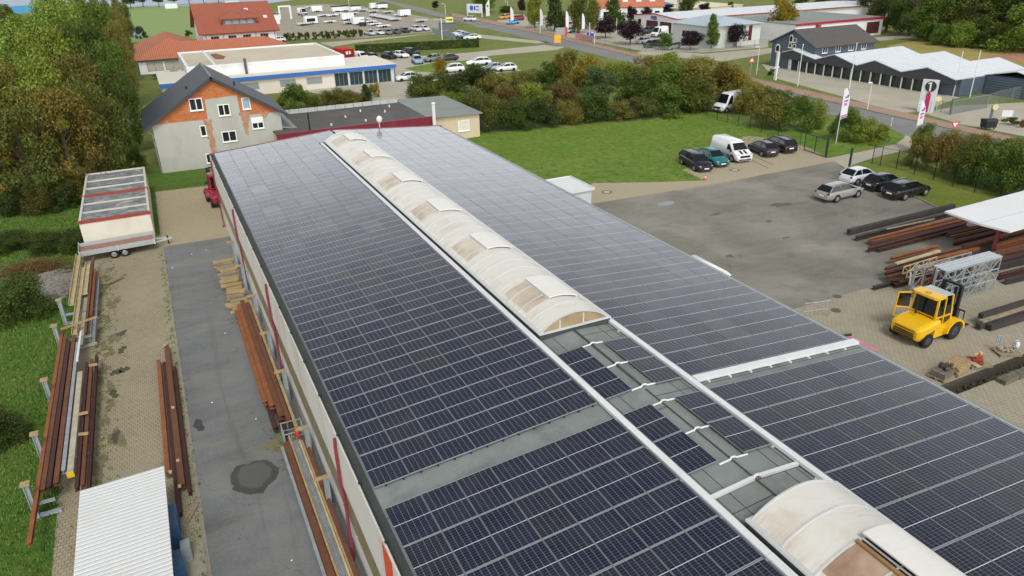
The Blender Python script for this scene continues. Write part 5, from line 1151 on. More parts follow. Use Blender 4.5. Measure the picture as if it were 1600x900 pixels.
for x in (-.35, .4):
    for sg in (-1, 1):
        b = MB(); wheel(b, x, sg * .98, .31, .2); w_ = b.build('wheel', m_tyre, tr_); b = MB(); b.cyl((x, sg * 1.085, .31), (x, sg * 1.10, .31), .19, .17, 12); b.build('rim', m_rim, w_)

# ================================================================== stored steel, timber, racks
def rust(name, c, c2, amt=.6):
    return M(name, c, .85, var=.28, scale=1.6, dirt=c2, dirt_amt=amt, bump=.3)
m_rust = rust('steel_rust', '653f2a', '38251d'); m_rust_o = rust('steel_rust_orange', '844f2c', '55321f'); m_rust_d = rust('steel_rust_dark', '42261f', '2a1a18')
m_prim = rust('steel_primer_dark', '35302f', '51332a', .4); m_grey_s = rust('steel_grey', '8b9093', '6d5a4c', .5); m_pale_s = rust('beam_pale', 'b3a581', '83745a', .5); m_pale2 = rust('beam_pale_grey', 'a7a08c', '7d7461', .5)
m_wood = M('timber', 'a08a63', .9, var=.25, scale=4, dirt='6a5a43'); m_wood_g = M('timber_weathered', '8d8068', .9, var=.3, scale=4, dirt='5b5344')
m_galv = M('galvanised', 'a3aeb2', .5, .4, var=.1, dirt='8a8a80')
def beam(kind, p0, p1, w_, h_, mat, label, group=None, chip=True, name='steel_beam'):
    p0, p1 = Vector(p0), Vector(p1); c = (p0 + p1) / 2; b = MB(); f = {'i': b.ibeam, 'u': b.chan, 'b': b.bar}[kind]
    f(p0 - c, p1 - c, w_, h_) if kind == 'b' else f(p0 - c, p1 - c, w_, h_, .025 if kind == 'i' else .03)
    o = b.build(name, mat); o.location = c; return tag(o, label, 'beam' if name != 'timber_block' else 'timber', group)
# cantilever rack standing in the wild grass on the left
for i, y in enumerate((31.2, 27.3, 20.7, 15.6, 11.8)):
    t = thing('cantilever_rack', f'galvanised cantilever rack post in the left grass, {ORD[i + 1]} from the garage end', 'rack', (-21.45, y, 0), 0, 'rack posts along the left grass edge')
    b = MB(); b.ibeam((0, 0, 0), (0, 0, 1.75), .22, .2, .03); b.build('post', m_galv, t)
    b = MB(); b.ibeam((-.1, 0, .12), (1.9 if i < 4 else .9, 0, .12), .12, .16, .02); b.build('base_arm', m_galv, t); b = MB(); b.ibeam((.12, 0, .72), (1.7 if i < 4 else .8, 0, .72), .1, .12, .02); b.build('arm', m_galv, t)
    b = MB(); b.box((0, 0, 1.80), (.34, .3, .08)); b.build('wooden_cap', m_wood, t)
g = 'pale beams on the left rack'
for i, (x, y0, y1, z, w_, h_, k, m_, l) in enumerate(((-21.0, 32.2, 41.8, .95, .34, .20, 'u', m_pale_s, 'pale cream channel beam leftmost on the far half of the left rack'), (-20.62, 27.6, 39.0, .95, .30, .2, 'u', m_pale_s, 'pale cream channel beam second from left on the far rack half'), (-20.28, 33.5, 39.3, 1.02, .34, .2, 'u', m_pale_s, 'short pale channel beam lying high on the far rack half'), (-20.34, 26.4, 34, .55, .3, .24, 'i', m_pale2, 'grey-beige beam under the short pale channel on the rack'), (-19.72, 26.6, 37.0, .6, .26, .2, 'u', m_grey_s, 'grey channel beam rightmost on the far half of the left rack'))):
    beam(k, (x, y0, z), (x + .02, y1, z), w_, h_, m_, l, g)
beam('i', (-20.02, 27.2, .95), (-19.98, 40.5, .95), .14, .2, m_rust, 'long thin rust-brown beam among the pale beams on the left rack', 'rusty beams on the left rack')
beam('i', (-19.85, 30, .8), (-19.83, 38.2, .8), .16, .2, m_rust_o, 'orange-brown short beam beside the grey channel on the left rack', 'rusty beams on the left rack')
g = 'rusty beams on the left rack'
rr_ = [(-21.25, 8.9, 28.3, .98, .16, m_rust_o, 'orange-brown beam outermost on the grass side of the left rack, sticking out nearest'), (-21.05, 12.2, 27.2, .98, .18, m_rust, 'rust-brown beam second from the grass side on the left rack'), (-20.84, 12.3, 26.6, .98, .18, m_rust_d, 'dark brown beam third from the grass side on the left rack'),
 (-20.58, 12.4, 27.0, 1.0, .20, m_rust, 'wide rust-brown beam in the middle of the left rack'), (-20.36, 13.2, 26.0, .98, .16, m_grey_s, 'grey steel beam in the middle of the near left rack'), (-20.08, 12.9, 22.2, .98, .24, m_pale2, 'greyish beam with yellow end frame on the near left rack'), (-19.84, 11.9, 23.5, .80, .16, m_rust_d, 'dark rusty beam right of the yellow-ended beam on the rack'), (-19.63, 12.0, 23.8, .80, .16, m_rust, 'rust-red beam second from the paved side on the left rack'), (-19.44, 11.8, 24.6, .62, .14, m_rust_d, 'dark brown beam lowest at the paved side of the left rack')]
for (x, y0, y1, z, w_, m_, l) in rr_: beam('i', (x, y0, z), (x + .0, y1, z), w_, .2, m_, l, g)
yb = MB(); yb.b2(-20.22, -19.94, 12.84, 12.89, .84, 1.12); tag(yb.build('yellow_end_frame', M('paint_yellow', 'c9a82e', .5)), 'yellow painted plate on the end of a greyish rack beam', 'plate')
beam('b', (-20.25, 23.4, 1.15), (-20.22, 27.3, 1.1), .1, .1, m_white, 'white pipe lying between the near and far beams on the left rack', None)
beam('b', (-21.3, 28.0, 1.18), (-19.4, 28.8, 1.2), .1, .1, m_wood, 'wooden cross lath laid over the rack beams at the middle', 'cross laths on the rack', name='timber_lath')
for i, (x, y, z) in enumerate(((-19.55, 29.5, .30), (-19.6, 25.6, .95), (-19.5, 22.9, .95), (-19.75, 17.6, 1.12), (-19.7, 15.9, 1.0), (-19.2, 21.5, .06), (-19.1, 16.2, .06), (-19.35, 31.8, .06), (-19.2, 26.1, .06))):
    b = MB(); b.box((0, 0, 0), (.42, .12, .1), random.uniform(-.3, .3)); o = b.build('wood_chock', m_wood); o.location = (x, y, z); tag(o, f'short wooden chock by the left rack beams, {ORD[i + 1]} of the nine counted from the far end' if False else f'short wooden chock {"on" if z > .5 else "below"} the left rack beams, near {["the far cream channels", "the cross lath", "the near ends of the cream channels", "the yellow-ended beam middle", "the rust-red beam middle", "the puddle on the lane", "the shed top corner", "the grey channel", "the grey channel near end"][i]}', 'wood block', 'wooden chocks')
for i, (p_, q_) in enumerate((((-19.3, 37.0, .1), (-18.1, 38.3, .1)), ((-19.2, 36.7, .2), (-18.2, 37.6, .2)))): beam('b', p_, q_, .16, .1, m_wood_g, ('lower' if i == 0 else 'upper') + ' weathered plank lying askew on the pavers beside the rack', 'planks on the pavers', name='plank')
g = 'beams along the lane kerb'
for (x, y0, y1, z, w_, m_, l) in ((-16.42, 11.9, 22.9, .30, .2, m_rust_o, 'orange-brown beam leftmost of the pile along the lane kerb'), (-16.14, 9.0, 22.6, .22, .2, m_rust_d, 'dark rusty beam reaching nearest the shed along the lane kerb'), (-15.92, 10.7, 24.5, .34, .26, m_rust, 'round-edged brown beam rightmost on top along the lane kerb'), (-15.66, 10.3, 22.0, .14, .14, m_rust_d, 'thin dark beam on the kerb itself beside the lane')): beam('i', (x, y0, z), (x + .05, y1, z), w_, .22, m_, l, g)
for i, (x, y) in enumerate(((-16.3, 11.8), (-15.95, 12.5), (-15.9, 17.2), (-15.95, 24.4), (-16.0, 10.6))): b = MB(); b.box((0, 0, 0), (.13, .13, .1)); o = b.build('wood_chip_block', m_pale_s); o.location = (x, y, .47); tag(o, f'small pale wood block on the kerb beams, {ORD[i + 1] if i else "nearest the white shed corner"}{"" if i == 0 else " seen going right along them"}', 'wood block', 'pale blocks on the kerb beams')
beam('b', (-15.9, 8.6, .05), (-15.4, 9.7, .05), .1, .07, m_wood_g, 'short board lying by the kerb at the concrete pad', None, name='plank')
# stacks against the hall wall
for i, y in enumerate((36.0, 31.0, 25.6, 20.2, 15.6, 10.2, 6.4)):
    t = thing('wall_rack', f'grey wall-side rack upright against the hall, {ORD[i + 1]} from its far end', 'rack', (-10.75, y, 0), 0, 'rack uprights along the hall wall')
    b = MB(); b.ibeam((.2, 0, 0), (.2, 0, 1.9), .16, .2, .025); b.build('post', m_galv, t); b = MB(); b.bar((-.9, 0, .16), (.1, 0, .16), .12, .16); b.build('base_arm', m_galv, t); b = MB(); b.bar((-.25, 0, 1.96), (.3, 0, 1.96), .14, .1); b.build('wooden_cap', m_wood, t)
g = 'rusty beams against the hall wall'
for (x, y0, y1, z, w_, m_, l) in ((-11.72, 15.0, 26.5, .70, .22, m_rust_o, 'bright orange-brown beam outermost in the stack against the hall wall'), (-11.48, 14.4, 27.2, .76, .24, m_rust_o, 'orange-brown beam second from the lane against the hall wall'), (-11.22, 13.2, 27.6, .80, .26, m_rust, 'rust-brown beam in the middle of the hall wall stack'), (-10.98, 12.6, 27.0, .84, .2, m_rust, 'rust-brown beam fourth from the lane against the hall wall'), (-10.76, 12.0, 27.4, .80, .14, m_wood, 'tan timber beam closest to the wall in the far stack'), (-11.6, 13.0, 22, .38, .24, m_rust_d, 'dark rusty beam below the orange beams against the hall wall'), (-11.25, 12.2, 22, .38, .24, m_rust_d, 'lowest dark beam under the far stack beside the wall')): beam('i' if m_ is not m_wood else 'b', (x, y0, z), (x + .05, y1, z), w_, .24, m_, l, g)
g = 'steel lengths in the near wall stack'
for (x, y0, y1, z, w_, k, m_, l) in ((-11.62, 1.5, 11.0, .62, .12, 'b', m_grey_s, 'grey steel bar outermost in the near stack by the hall wall'), (-11.40, -2, 11.2, .66, .26, 'i', m_rust, 'brown and ochre beam second from the lane in the near stack'), (-11.20, -2, 11.6, .72, .08, 'b', m_wood, 'thin tan lath between brown beam and grey channel'), (-11.02, -2, 11.3, .70, .24, 'u', m_grey_s, 'blue-grey channel in the middle of the near wall stack'), (-10.84, -2, 11.0, .76, .08, 'b', m_pale_s, 'pale lath right of the blue-grey channel'), (-10.74, -2, 10.9, .76, .08, 'b', m_wood, 'tan lath second right of the blue-grey channel'), (-10.62, -2, 11.2, .78, .18, 'i', m_rust, 'rust-brown beam closest to the wall in the near stack'), (-11.2, -2, 10, .38, .5, 'b', m_rust_d, 'dark steel bundle underneath the near wall stack')): beam(k, (x, y0, z), (x, y1, z), w_, .2, m_, l, g)
t = thing('wire_cage', 'small empty steel wire cage between the two wall stacks', 'cage', (-10.95, 12.0, .0)); b = MB()
for z in (.05, .5, .95):
    for a_, b_ in (((-.45, -.5), (.45, -.5)), ((.45, -.5), (.45, .5)), ((.45, .5), (-.45, .5)), ((-.45, .5), (-.45, -.5))): b.bar((*a_, z), (*b_, z), .04)
for x in (-.45, -.15, .15, .45):
    for y in (-.5, .5): b.bar((x, y, 0), (x, y, .98), .03)
b.build('frame', m_galv, t)
tag(MB().box((0, 0, .5), (.14, .5, .5)).build('red_plate', M('paint_red', 'c0402f', .5)), 'small red plate standing at the end of the near wall stack', 'plate').location = (-10.85, 11.5, .3)
# timber pile
for i in range(9):
    y = 27.9 + i * 1.05
    for j in range(2 if i % 2 else 3):
        L_ = random.uniform(.9, 1.5); x = -11.35 + random.uniform(-.12, .12); z = .12 + j * .2
        b = MB(); b.bar((-L_ / 2, 0, 0), (L_ / 2, random.uniform(-.12, .12), 0), .22, .17); o = b.build('timber_block', random.choice((m_wood, m_wood_g, m_wood))); o.location = (x, y + random.uniform(-.15, .15), z)
        tag(o, f'{["bottom", "second", "top"][j]} squared timber of the {ORD[i + 1]} crosswise pile counted from the rusty wall stack', 'timber', 'short timbers stacked by the wall')
        if i in (2, 5): o.rotation_euler = (0, 0, random.uniform(-.3, .3))
# long dark beams in the right yard
g = 'dark beams lying before the canopy'
def gb(px0, py0, px1, py1, z): a, b_ = G(px0, py0, z), G(px1, py1, z); return a, b_
for (q, z, w_, h_, k, m_, l) in (((1326, 362, 1490, 322), .35, .34, .36, 'b', m_prim, 'thick dark box beam rearmost in front of the canopy'), ((1337, 372, 1500, 330), .26, .3, .3, 'i', m_prim, 'dark beam with white end block second from the back'), ((1385, 358, 1460, 342), .68, .10, .08, 'b', m_wood_g, 'thin weathered lath on top of the dark yard beams'), ((1358, 375, 1510, 338), .42, .24, .24, 'i', m_rust_o, 'orange-brown beam in the yard pile before the canopy'), ((1362, 379, 1510, 344), .36, .22, .22, 'i', m_rust, 'rust-brown beam beside the orange one in the yard pile'), ((1356, 390, 1510, 350), .30, .26, .28, 'i', m_rust_d, 'dark brown beam with open end nearest in the yard pile'), ((1372, 391, 1512, 355), .24, .2, .22, 'i', m_rust_d, 'short-ended dark beam at the front of the yard pile'), ((1480, 366, 1550, 350), .2, .3, .2, 'i', m_rust_d, 'dark rusty beam lying close to the red canopy column')):
    a, b_ = gb(*q, z); beam(k, a, b_, w_, h_, m_, l, g)
for i in range(8):
    a, b_ = gb(1478 + i * 6, 368 + i * 2.2, 1600 + i * 5, 340 + i * 2, .25); beam('i', a, b_, .12, .14, random.choice((m_rust, m_rust_d, m_rust_o)), f'thin rusty bar in the fan under the canopy edge, {ORD[i + 1]} from the back', 'thin bars under the canopy')
for i, (q, z, m_) in enumerate((((1490, 380, 1600, 352), .55, m_rust_d), ((1505, 386, 1610, 358), .6, m_rust), ((1552, 386, 1640, 362), .7, m_rust_o), ((1555, 392, 1640, 368), .5, m_rust_o), ((1540, 400, 1640, 376), .6, m_rust), ((1560, 410, 1640, 388), .5, m_rust_d), ((1545, 420, 1640, 398), .35, m_prim), ((1560, 432, 1640, 412), .3, m_rust_d), ((1570, 440, 1640, 424), .22, m_prim))):
    a, b_ = gb(*q, z); beam('i', a, b_, .3, .34, m_, f'stored steel beam under the canopy, {ORD[i + 1]} from the back row', 'beams under the canopy')
# rusty stack behind the lattice frames
for i, (q, z, m_, l) in enumerate((((1392, 404, 1466, 385), .55, m_rust_o, 'single orange-brown beam on the asphalt above the white ladder frames'), ((1383, 420, 1500, 388), .75, m_rust, 'top brown beam of the stack behind the lattice frames'), ((1383, 428, 1500, 398), .62, m_rust_d, 'dark brown beam in the stack behind the lattice frames, second down'), ((1386, 434, 1510, 402), .5, m_rust, 'brown beam in the stack behind the lattice frames, third down'), ((1395, 440, 1510, 408), .4, m_rust_d, 'dark brown beam in the stack behind the lattice frames, fourth down'), ((1398, 446, 1500, 420), .25, m_rust_d, 'lowest dark beam in the stack behind the lattice frames'), ((1364, 450, 1420, 436), .18, m_prim, 'dark beam end jutting out onto the paving edge by the lattice frames'), ((1450, 408, 1530, 388), .8, m_rust_o, 'orange-brown beam right of the ladder frames on the stack'))):
    a, b_ = gb(*q, z); beam('i', a, b_, .26, .2, m_, l, 'rusty beams behind the lattice frames')
rx_ = random.Random(12)
for i in range(16):
    x0, y0 = 28.6 + rx_.uniform(-1.2, 2.6), 8.8 + rx_.uniform(0, 2.0); L_ = rx_.uniform(2.5, 5.5); z = rx_.uniform(.15, .95); an_ = rx_.gauss(0, .07)
    beam(rx_.choice(('i', 'u', 'b')), (x0, y0, z), (x0 + L_ * math.cos(an_), y0 + L_ * math.sin(an_), z + rx_.gauss(0, .08)), rx_.uniform(.08, .2), rx_.uniform(.08, .18), rx_.choice((m_rust, m_rust_d, m_rust_o, m_rust, m_pale2)), 'loose rusty length in the jumbled stack behind the lattice frames', 'loose lengths in the jumbled stack')
def lattice(b, L, H, n, t=.05, rows=1):
    hs = [H * i / rows for i in range(rows + 1)]
    for h in hs: b.bar((0, 0, h), (L, 0, h), t)
    for r in range(rows):
        for i in range(n + 1): x = L * i / n; b.bar((x, 0, hs[r]), (x, 0, hs[r + 1]), t * .8)
        for i in range(n): x0, x1 = L * i / n, L * (i + 1) / n; b.bar((x0, 0, hs[r] if (i + r) % 2 else hs[r + 1]), (x1, 0, hs[r + 1] if (i + r) % 2 else hs[r]), t * .7)
for i, (dy, c, l) in enumerate(((0, m_galv, 'tall pale grey lattice frame standing foremost beside the yellow forklift'), (.45, m_grey_s, 'grey lattice frame standing directly behind the foremost one'), (1.0, m_rust, 'rusty lattice frame third in the row beside the stack'), (1.5, m_grey_s, 'grey lattice frame fourth from the yellow forklift, nearest the stack'))):
    a = Vector((28.0 - .25 * i, 7.45 + dy, .08)); t = thing('lattice_frame', l, 'lattice frame', a, R(-1.2), 'lattice frames in the right yard'); b = MB(); lattice(b, 5.1, 2.2, 6, .06, 3); o = b.build('lattice', c, t)
    b = MB(); b.b2(-.02, .06, .02, .12, 0, 2.3); b.build('end_post', m_galv, t)
t = thing('sheet_stack', 'bundle of silver metal sheets lying on top of the lattice frames', 'sheets', (27.9, 7.4, 2.36), R(-1.2)); b = MB()
for i in range(6): b.b2(0, 5.2, .0 + i * .16, .12 + i * .16, .0, .06 + .02 * (i % 2))
b.build('sheet', M('sheet_silver', 'bcc3c8', .35, .4, var=.06), t)
for i, (q, z, L_, l) in enumerate((((1410, 428), .9, 3.4, 'cream ladder-like frame lying on the rusty stack, rear one'), ((1416, 434), .75, 3.6, 'cream ladder-like frame lying on the rusty stack, front one'), ((1440, 430), .6, 3.2, 'tan ladder-like frame right of the cream ones on the stack'))):
    a = G(*q, z); t = thing('ladder_frame', l, 'frame', a, R(2), 'ladder frames on the rusty stack'); b = MB(); lattice(b, L_, .5, 5, .06, 1); b.build('lattice', [m_pale_s, m_pale_s, m_pale2][i], t)
beam('b', G(1400, 412, .95), G(1468, 392, .95), .22, .12, m_pale_s, 'pale cream plank bundle on top of the rusty stack')
t = thing('fabric_sling', 'white sling hanging down at the end of the rusty stack', 'sling', G(1417, 452)); b = MB(); b.tube([(0, 0, 1.2), (.05, -.05, .7), (.0, -.1, .35)], .06, 6); b.build('strap', m_white, t)
g = 'black beams at the right edge'
for (q, z, h_, l) in (((1532, 494, 1680, 448), .62, .3, 'black box beam on top of the pile at the right frame edge'), ((1528, 510, 1680, 462), .25, .3, 'black channel beam at the back of the right-edge pile'), ((1545, 512, 1690, 468), .22, .34, 'black box beam at the front of the right-edge pile'), ((1533, 502, 1680, 455), .45, .12, 'weathered tan-topped beam between the black right-edge beams')): a, b_ = gb(*q, z); beam('b', a, b_, .3, h_, m_prim if 'tan' not in l else m_wood_g, l, g)
# pallets
def pallet(px, py, ang, label):
    t = thing('loaded_pallet', label, 'pallet', G(px, py, .012), R(ang), 'pallets by the trench'); b = MB()
    for i in range(6): b.box((0, -.4 + i * .16, .13), (1.2, .12, .025))
    for y in (-.38, 0, .38): b.box((0, y, .06), (1.2, .1, .1))
    b.build('pallet', m_wood_g, t); return t
t = pallet(1471, 589, 8, 'pallet with grey blocks and dark rubble nearest the hall eave'); b = MB()
for i in range(3):
    for j in range(2): b.box((-.35 + i * .35, -.2 + j * .38, .30), (.33, .35, .3))
b.build('block', M('block_grey', '6d665b', .9, var=.2), t); b = MB()
for i in range(14): b.ell((random.uniform(-.1, .3), random.uniform(-.25, .25), .5 + random.uniform(0, .25)), (.12, .12, .1), 6, 4, 0, .25)
b.build('rubble', M('rubble_dark', '544b44', .9, var=.4), t)
t = pallet(1491, 580, 10, 'pallet loaded with tan timber battens beside the grey block pallet'); b = MB()
for i in range(4):
    for j in range(7): b.bar((-.65 + random.uniform(-.1, .1), -.4 + j * .13, .2 + i * .11), (.65 + random.uniform(-.1, .15), -.4 + j * .13, .2 + i * .11), .1, .09)
b.build('batten', m_wood, t)
t = pallet(1526, 570, -20, 'pallet with red-brown parts and white boards right of the timber pallet'); b = MB()
for i in range(9): b.box((random.uniform(-.3, .4), random.uniform(-.25, .3), .25 + random.uniform(0, .3)), (.5, .09, .08), random.uniform(-.8, .8))
b.build('part', M('paint_redbrown', '9b4430', .7, var=.3), t); b = MB(); b.box((-.35, -.2, .2), (.3, .7, .05), .2); b.box((.3, .3, .4), (.18, .18, .4)); b.box((-.1, .1, .62), (.4, .1, .05), .5); b.build('board', m_pale_s, t)
t = pallet(1572, 552, -25, 'pallet with scrap, wire mesh and a white cloth next to the trench end'); b = MB()
for i in range(16): b.box((random.uniform(-.4, .4), random.uniform(-.3, .3), .2 + random.uniform(0, .12)), (random.uniform(.1, .3), .1, .06), random.uniform(0, 3))
b.build('scrap', m_pale2, t); b = MB(); 
for x in (-.5, -.38, -.26): b.bar((x, .3, .15), (x, .3, .95), .04)
for z in (.4, .7, .95): b.bar((-.52, .3, z), (-.24, .3, z), .03)
b.build('wire_mesh', m_galv, t); b = MB()
for x in (.3, .42, .54): b.bar((x, -.1, .15), (x, -.1, .8), .03)
for z in (.45, .8): b.bar((.28, -.1, z), (.56, -.1, z), .03)
b.build('wire_mesh', m_galv, t); b = MB(); b.ell((.42, 0, .55), (.16, .2, .26), 10, 7, 0, .12); b.build('cloth', m_white, t)
# rubble kerb beside the trench
t = thing('stone_row', 'low row of old paving stones stacked beside the open trench', 'stones', (22.7, .05, .008)); b = MB()
for i in range(34):
    for j in range(2): b.box((i * .2 + random.uniform(-.02, .02), random.uniform(-.03, .03) - .12 + j * .24, .13), (.19, .23, .26 + random.uniform(-.03, .05)), random.uniform(-.06, .06))
b.build('stone', M('old_stone', '655f52', .95, var=.3, scale=3, bump=.5), t)
b = MB()
for i in range(60): b.box((0, 0, 0), (.2, .12, .09), 0)
# guard rail and pink porch at the right eave
t = thing('guard_rail', 'thin grey scaffold guard rail beside the right hall eave', 'railing', G(1275, 500)); b = MB(); b.tube([(-.7, .4, 0), (-.7, .4, 1.1), (1.0, 0, 1.1), (1.0, 0, 0)], .03, 6); b.tube([(-.7, .4, .55), (1.0, 0, .55)], .025, 6); b.build('rail', m_galv, t)
t = thing('pink_porch', 'faded pink porch roof with black gutter at the right hall wall by the gap', 'porch', (11.35, 1.0, 0)); b = MB(); b.slab((-.7, -.9, 5.0), (1.15, -.9, 4.72), (1.15, .55, 4.72), (-.7, .55, 5.0), .08); b.build('roof', M('sheet_pink', 'b8707c', .6, dirt='d0b0b0'), t); b = MB(); b.bar((-.7, .62, 5.0), (1.2, .62, 4.74), .1, .1); b.build('gutter', m_black, t)
for x in (1.0,): b = MB(); b.bar((x, -.8, 0), (x, -.8, 4.64), .1); b.build('post', m_galv, t)

# ------------------------------------------------------------------ small yard things
def disc(name, px, py, r, mat, label, cat, ring_=None):
    t = thing(name, label, cat, G(px, py, .014)); b = MB(); b.cyl((0, 0, 0), (0, 0, .012), r, r, 20); b.build('cover', mat, t)
    if ring_: b = MB(); b.cyl((0, 0, -.001), (0, 0, .008), r * 1.7, r * 1.7, 20); b.build('collar', ring_, t)
disc('manhole', 948, 300, .3, M('cover_pale', 'b0aaa0', .8), 'round pale manhole cover on the tan paving beside the lawn', 'manhole', M('collar_brown', '6f6250', .9))
disc('manhole', 1148, 265.5, .3, M('cover_pale', ''), 'round pale manhole cover in front of the white striped van', 'manhole', M('collar_brown', ''))
disc('manhole', 1308, 463, .28, M('cover_dark', '5d5149', .8), 'dark round manhole cover on the right paving edge', 'manhole')
disc('manhole', 1306, 485, .3, M('cover_dark', ''), 'dark brown manhole cover near the right hall eave', 'manhole')
t = thing('traffic_cone', 'small orange and white traffic cone at the lawn corner', 'cone', G(1102, 281, .01)); b = MB(); b.box((0, 0, .02), (.36, .36, .04)); b.cyl((0, 0, .04), (0, 0, .22), .15, .11, 12); b.build('body', M('cone_orange', 'c8552c', .6), t); b = MB(); b.cyl((0, 0, .222), (0, 0, .36), .108, .07, 12); b.build('band', m_white, t); b = MB(); b.cyl((0, 0, .362), (0, 0, .52), .068, .03, 12); b.build('tip', M('cone_orange', ''), t)
def blob(name, cx, cy, rx, ry, z, mat, jit=.12, n=40, seed=3, rag=0.0):
    rnd = random.Random(seed); ph = [rnd.uniform(0, 6.28) for _ in range(4)]
    pts = []
    for i in range(n):
        a = 2 * math.pi * i / n; k_ = 1 + jit * (math.sin(2 * a + ph[0]) + .6 * math.sin(3 * a + ph[1]) + .5 * math.sin(5 * a + ph[2]) + .3 * math.sin(9 * a + ph[3])) + rag * rnd.gauss(0, .035)
        pts.append((cx + rx * k_ * math.cos(a), cy + ry * k_ * math.sin(a)))
    return sheet(name, pts, z, mat)
m_wet = M('wet_asphalt', '42413e', .45, var=.2, scale=2, spec=.5); m_pud = M('puddle_water', '5b5b59', .06, var=.06, scale=1, spec=.6)
blob('wet_ring', -13.05, 10.4, .92, 1.28, .013, m_wet, .09, 140, 4, 1); blob('puddle', -13.02, 10.5, .66, .98, .016, m_pud, .07, 90, 4, .6)
blob('puddle', 25.6, 32.2, .75, .55, .018, m_pud, .18, 40, 8); blob('oil_spot', -14.9, 15.7, .25, .5, .013, M('oil_dark', '3b3a39', .5), .2, 30, 5)
for i, (x, y, rx, ry, s_) in enumerate(((27.5, 27.8, .5, .25, 1), (30.1, 24.3, .3, .2, 2), (28.5, 20.8, .35, .15, 3), (22.2, 20, .35, .22, 6), (34, 27, .9, .5, 9))): blob('stain', x, y, rx, ry, .0165, M('stain_dark', '55524b', .8), .25, 30, s_)
for i, (x, y, s_) in enumerate(((-18.3, 28.3, 1), (-18.3, 26.0, 2), (-18.6, 23.3, 3), (-18.2, 23.4, 4), (-18.7, 20.9, 5), (-18.6, 16.6, 6))): blob('moss_patch', x, y, .22, .42, .0095, M('moss_dark', '4d4a38', .95, var=.3, scale=5), .3, 30, s_)
rd_ = random.Random(21)
for i in range(20):
    y = 10.5 + i * 1.55 + rd_.uniform(-.5, .5); blob('dirt_patch', -19.25 + rd_.gauss(0, .22), y, rd_.uniform(.15, .38), rd_.uniform(.4, 1.0), .0088 + i * .00002, M('dirt_moss', '746c52', .95, var=.35, scale=4, dirt='4c5030', dirt_amt=.6), .3, 36, 40 + i, 1.2)
for i in range(14):
    blob('dirt_patch', -11.45 + rd_.gauss(0, .25), (11.5 + i * .22 if i < 8 else 25.5 + i * .45), rd_.uniform(.15, .5), rd_.uniform(.2, .6), .0125 + i * .00002, M('dirt_moss', ''), .3, 36, 80 + i, 1.2)
for a, b_ in (((1168, 247), (1200, 263)), ((1176, 243), (1208, 258))):
    A, Bq = G(*a), G(*b_); d = (Bq - A).normalized(); n_ = Vector((-d.y, d.x, 0)) * .07
    sheet('joint_strip', [A - n_, Bq - n_, Bq + n_, A + n_], .0115, M('joint_dark', '66604f', .9))
for (a, b_) in (((1345, 315), (1415, 303)), ((1325, 340), (1372, 331))):
    pass
litter = [(-13.4, 40.2), (-12.3, 40.6), (-12.6, 25.2), (-14.1, 17.5), (-14.9, 38), (-12.5, 4.6), (-12.1, 3.2), (-12.3, 14.9)]
for i, (x, y) in enumerate(litter):
    b = MB(); b.ell((0, 0, .02), (.055, .04, .025), 7, 5, 0, .3); o = b.build('paper_scrap', m_white); o.location = (x, y, .012); tag(o, f'small white scrap of litter on the left lane, {ORD[i + 1]} listed from the garages' if False else f'small white litter scrap on the left lane {["near its far end, left one", "near its far end, right one", "beside the far wall stack", "level with the kerb beams", "at the kerb before the trailer", "beside the near wall stack, farther", "beside the near wall stack, nearer", "just past the puddle"][i]}', 'litter', 'litter on the lane')
# rubble pile and brush heap
def mound(name, cx, cy, rx, ry, h, mat, label, cat, n=700, rs=(.03, .09), jit=.3):
    t = thing(name, label, cat, (cx, cy, 0)); b = MB(); N = 26; M_ = 18; vs = []
    for j in range(M_ + 1):
        for i in range(N):
            a = 2 * math.pi * i / N; r = j / M_; k_ = 1 + .12 * math.sin(3 * a + 1) + .08 * math.sin(5 * a)
            vs.append((rx * r * k_ * math.cos(a), ry * r * k_ * math.sin(a), h * (1 - r ** 1.6) + random.uniform(-.05, .05) * (1 - r)))
    b.add(vs, [(j * N + i, (j + 1) * N + i, (j + 1) * N + (i + 1) % N, j * N + (i + 1) % N) for j in range(M_) for i in range(N)])
    for i in range(n):
        a = random.uniform(0, 6.28); r = math.sqrt(random.random()); s = random.uniform(*rs); z = h * (1 - r ** 1.6)
        b.ell((rx * r * math.cos(a), ry * r * math.sin(a), z), (s, s, s * .7), 5, 3, 0, jit)
    b.build('mass', mat, t); return t
mound('gravel_pile', -22.9, 38.6, 2.1, 3.4, .62, M('gravel_grey', '7f7a72', .95, var=.3, scale=6, dirt='9a928a', dirt_amt=.4), 'heap of grey gravel rubble behind the far end of the left rack', 'gravel pile')
# ------------------------------------------------------------------ fences, poles, flags, signs
m_fgreen = M('fence_green', '1f3d30', .5, var=.1); m_fgrey = M('fence_grey', '7d8684', .5, .3, var=.1)
def mesh_mat(name, c, cell, wire):
    t = NT(name); tc = t.n('ShaderNodeUVMap').outputs[0]; sx = t.n('ShaderNodeSeparateXYZ'); t.l(tc, sx.inputs[0])
    a = t.math('LESS_THAN', t.math('FRACT', t.math('DIVIDE', sx.outputs[0], cell[0])), wire / cell[0]); b_ = t.math('LESS_THAN', t.math('FRACT', t.math('DIVIDE', sx.outputs[1], cell[1])), wire / cell[1])
    f = t.math('MAXIMUM', a, b_); tr = t.n('ShaderNodeBsdfTransparent'); ms = t.n('ShaderNodeMixShader'); t.l(f, ms.inputs[0]); t.l(tr.outputs[0], ms.inputs[1]); t.l(t.b.outputs[0], ms.inputs[2]); t.l(ms.outputs[0], t.o.inputs[0])
    t.b.inputs['Base Color'].default_value = (*lin(c), 1); t.b.inputs['Roughness'].default_value = .5; return t.m
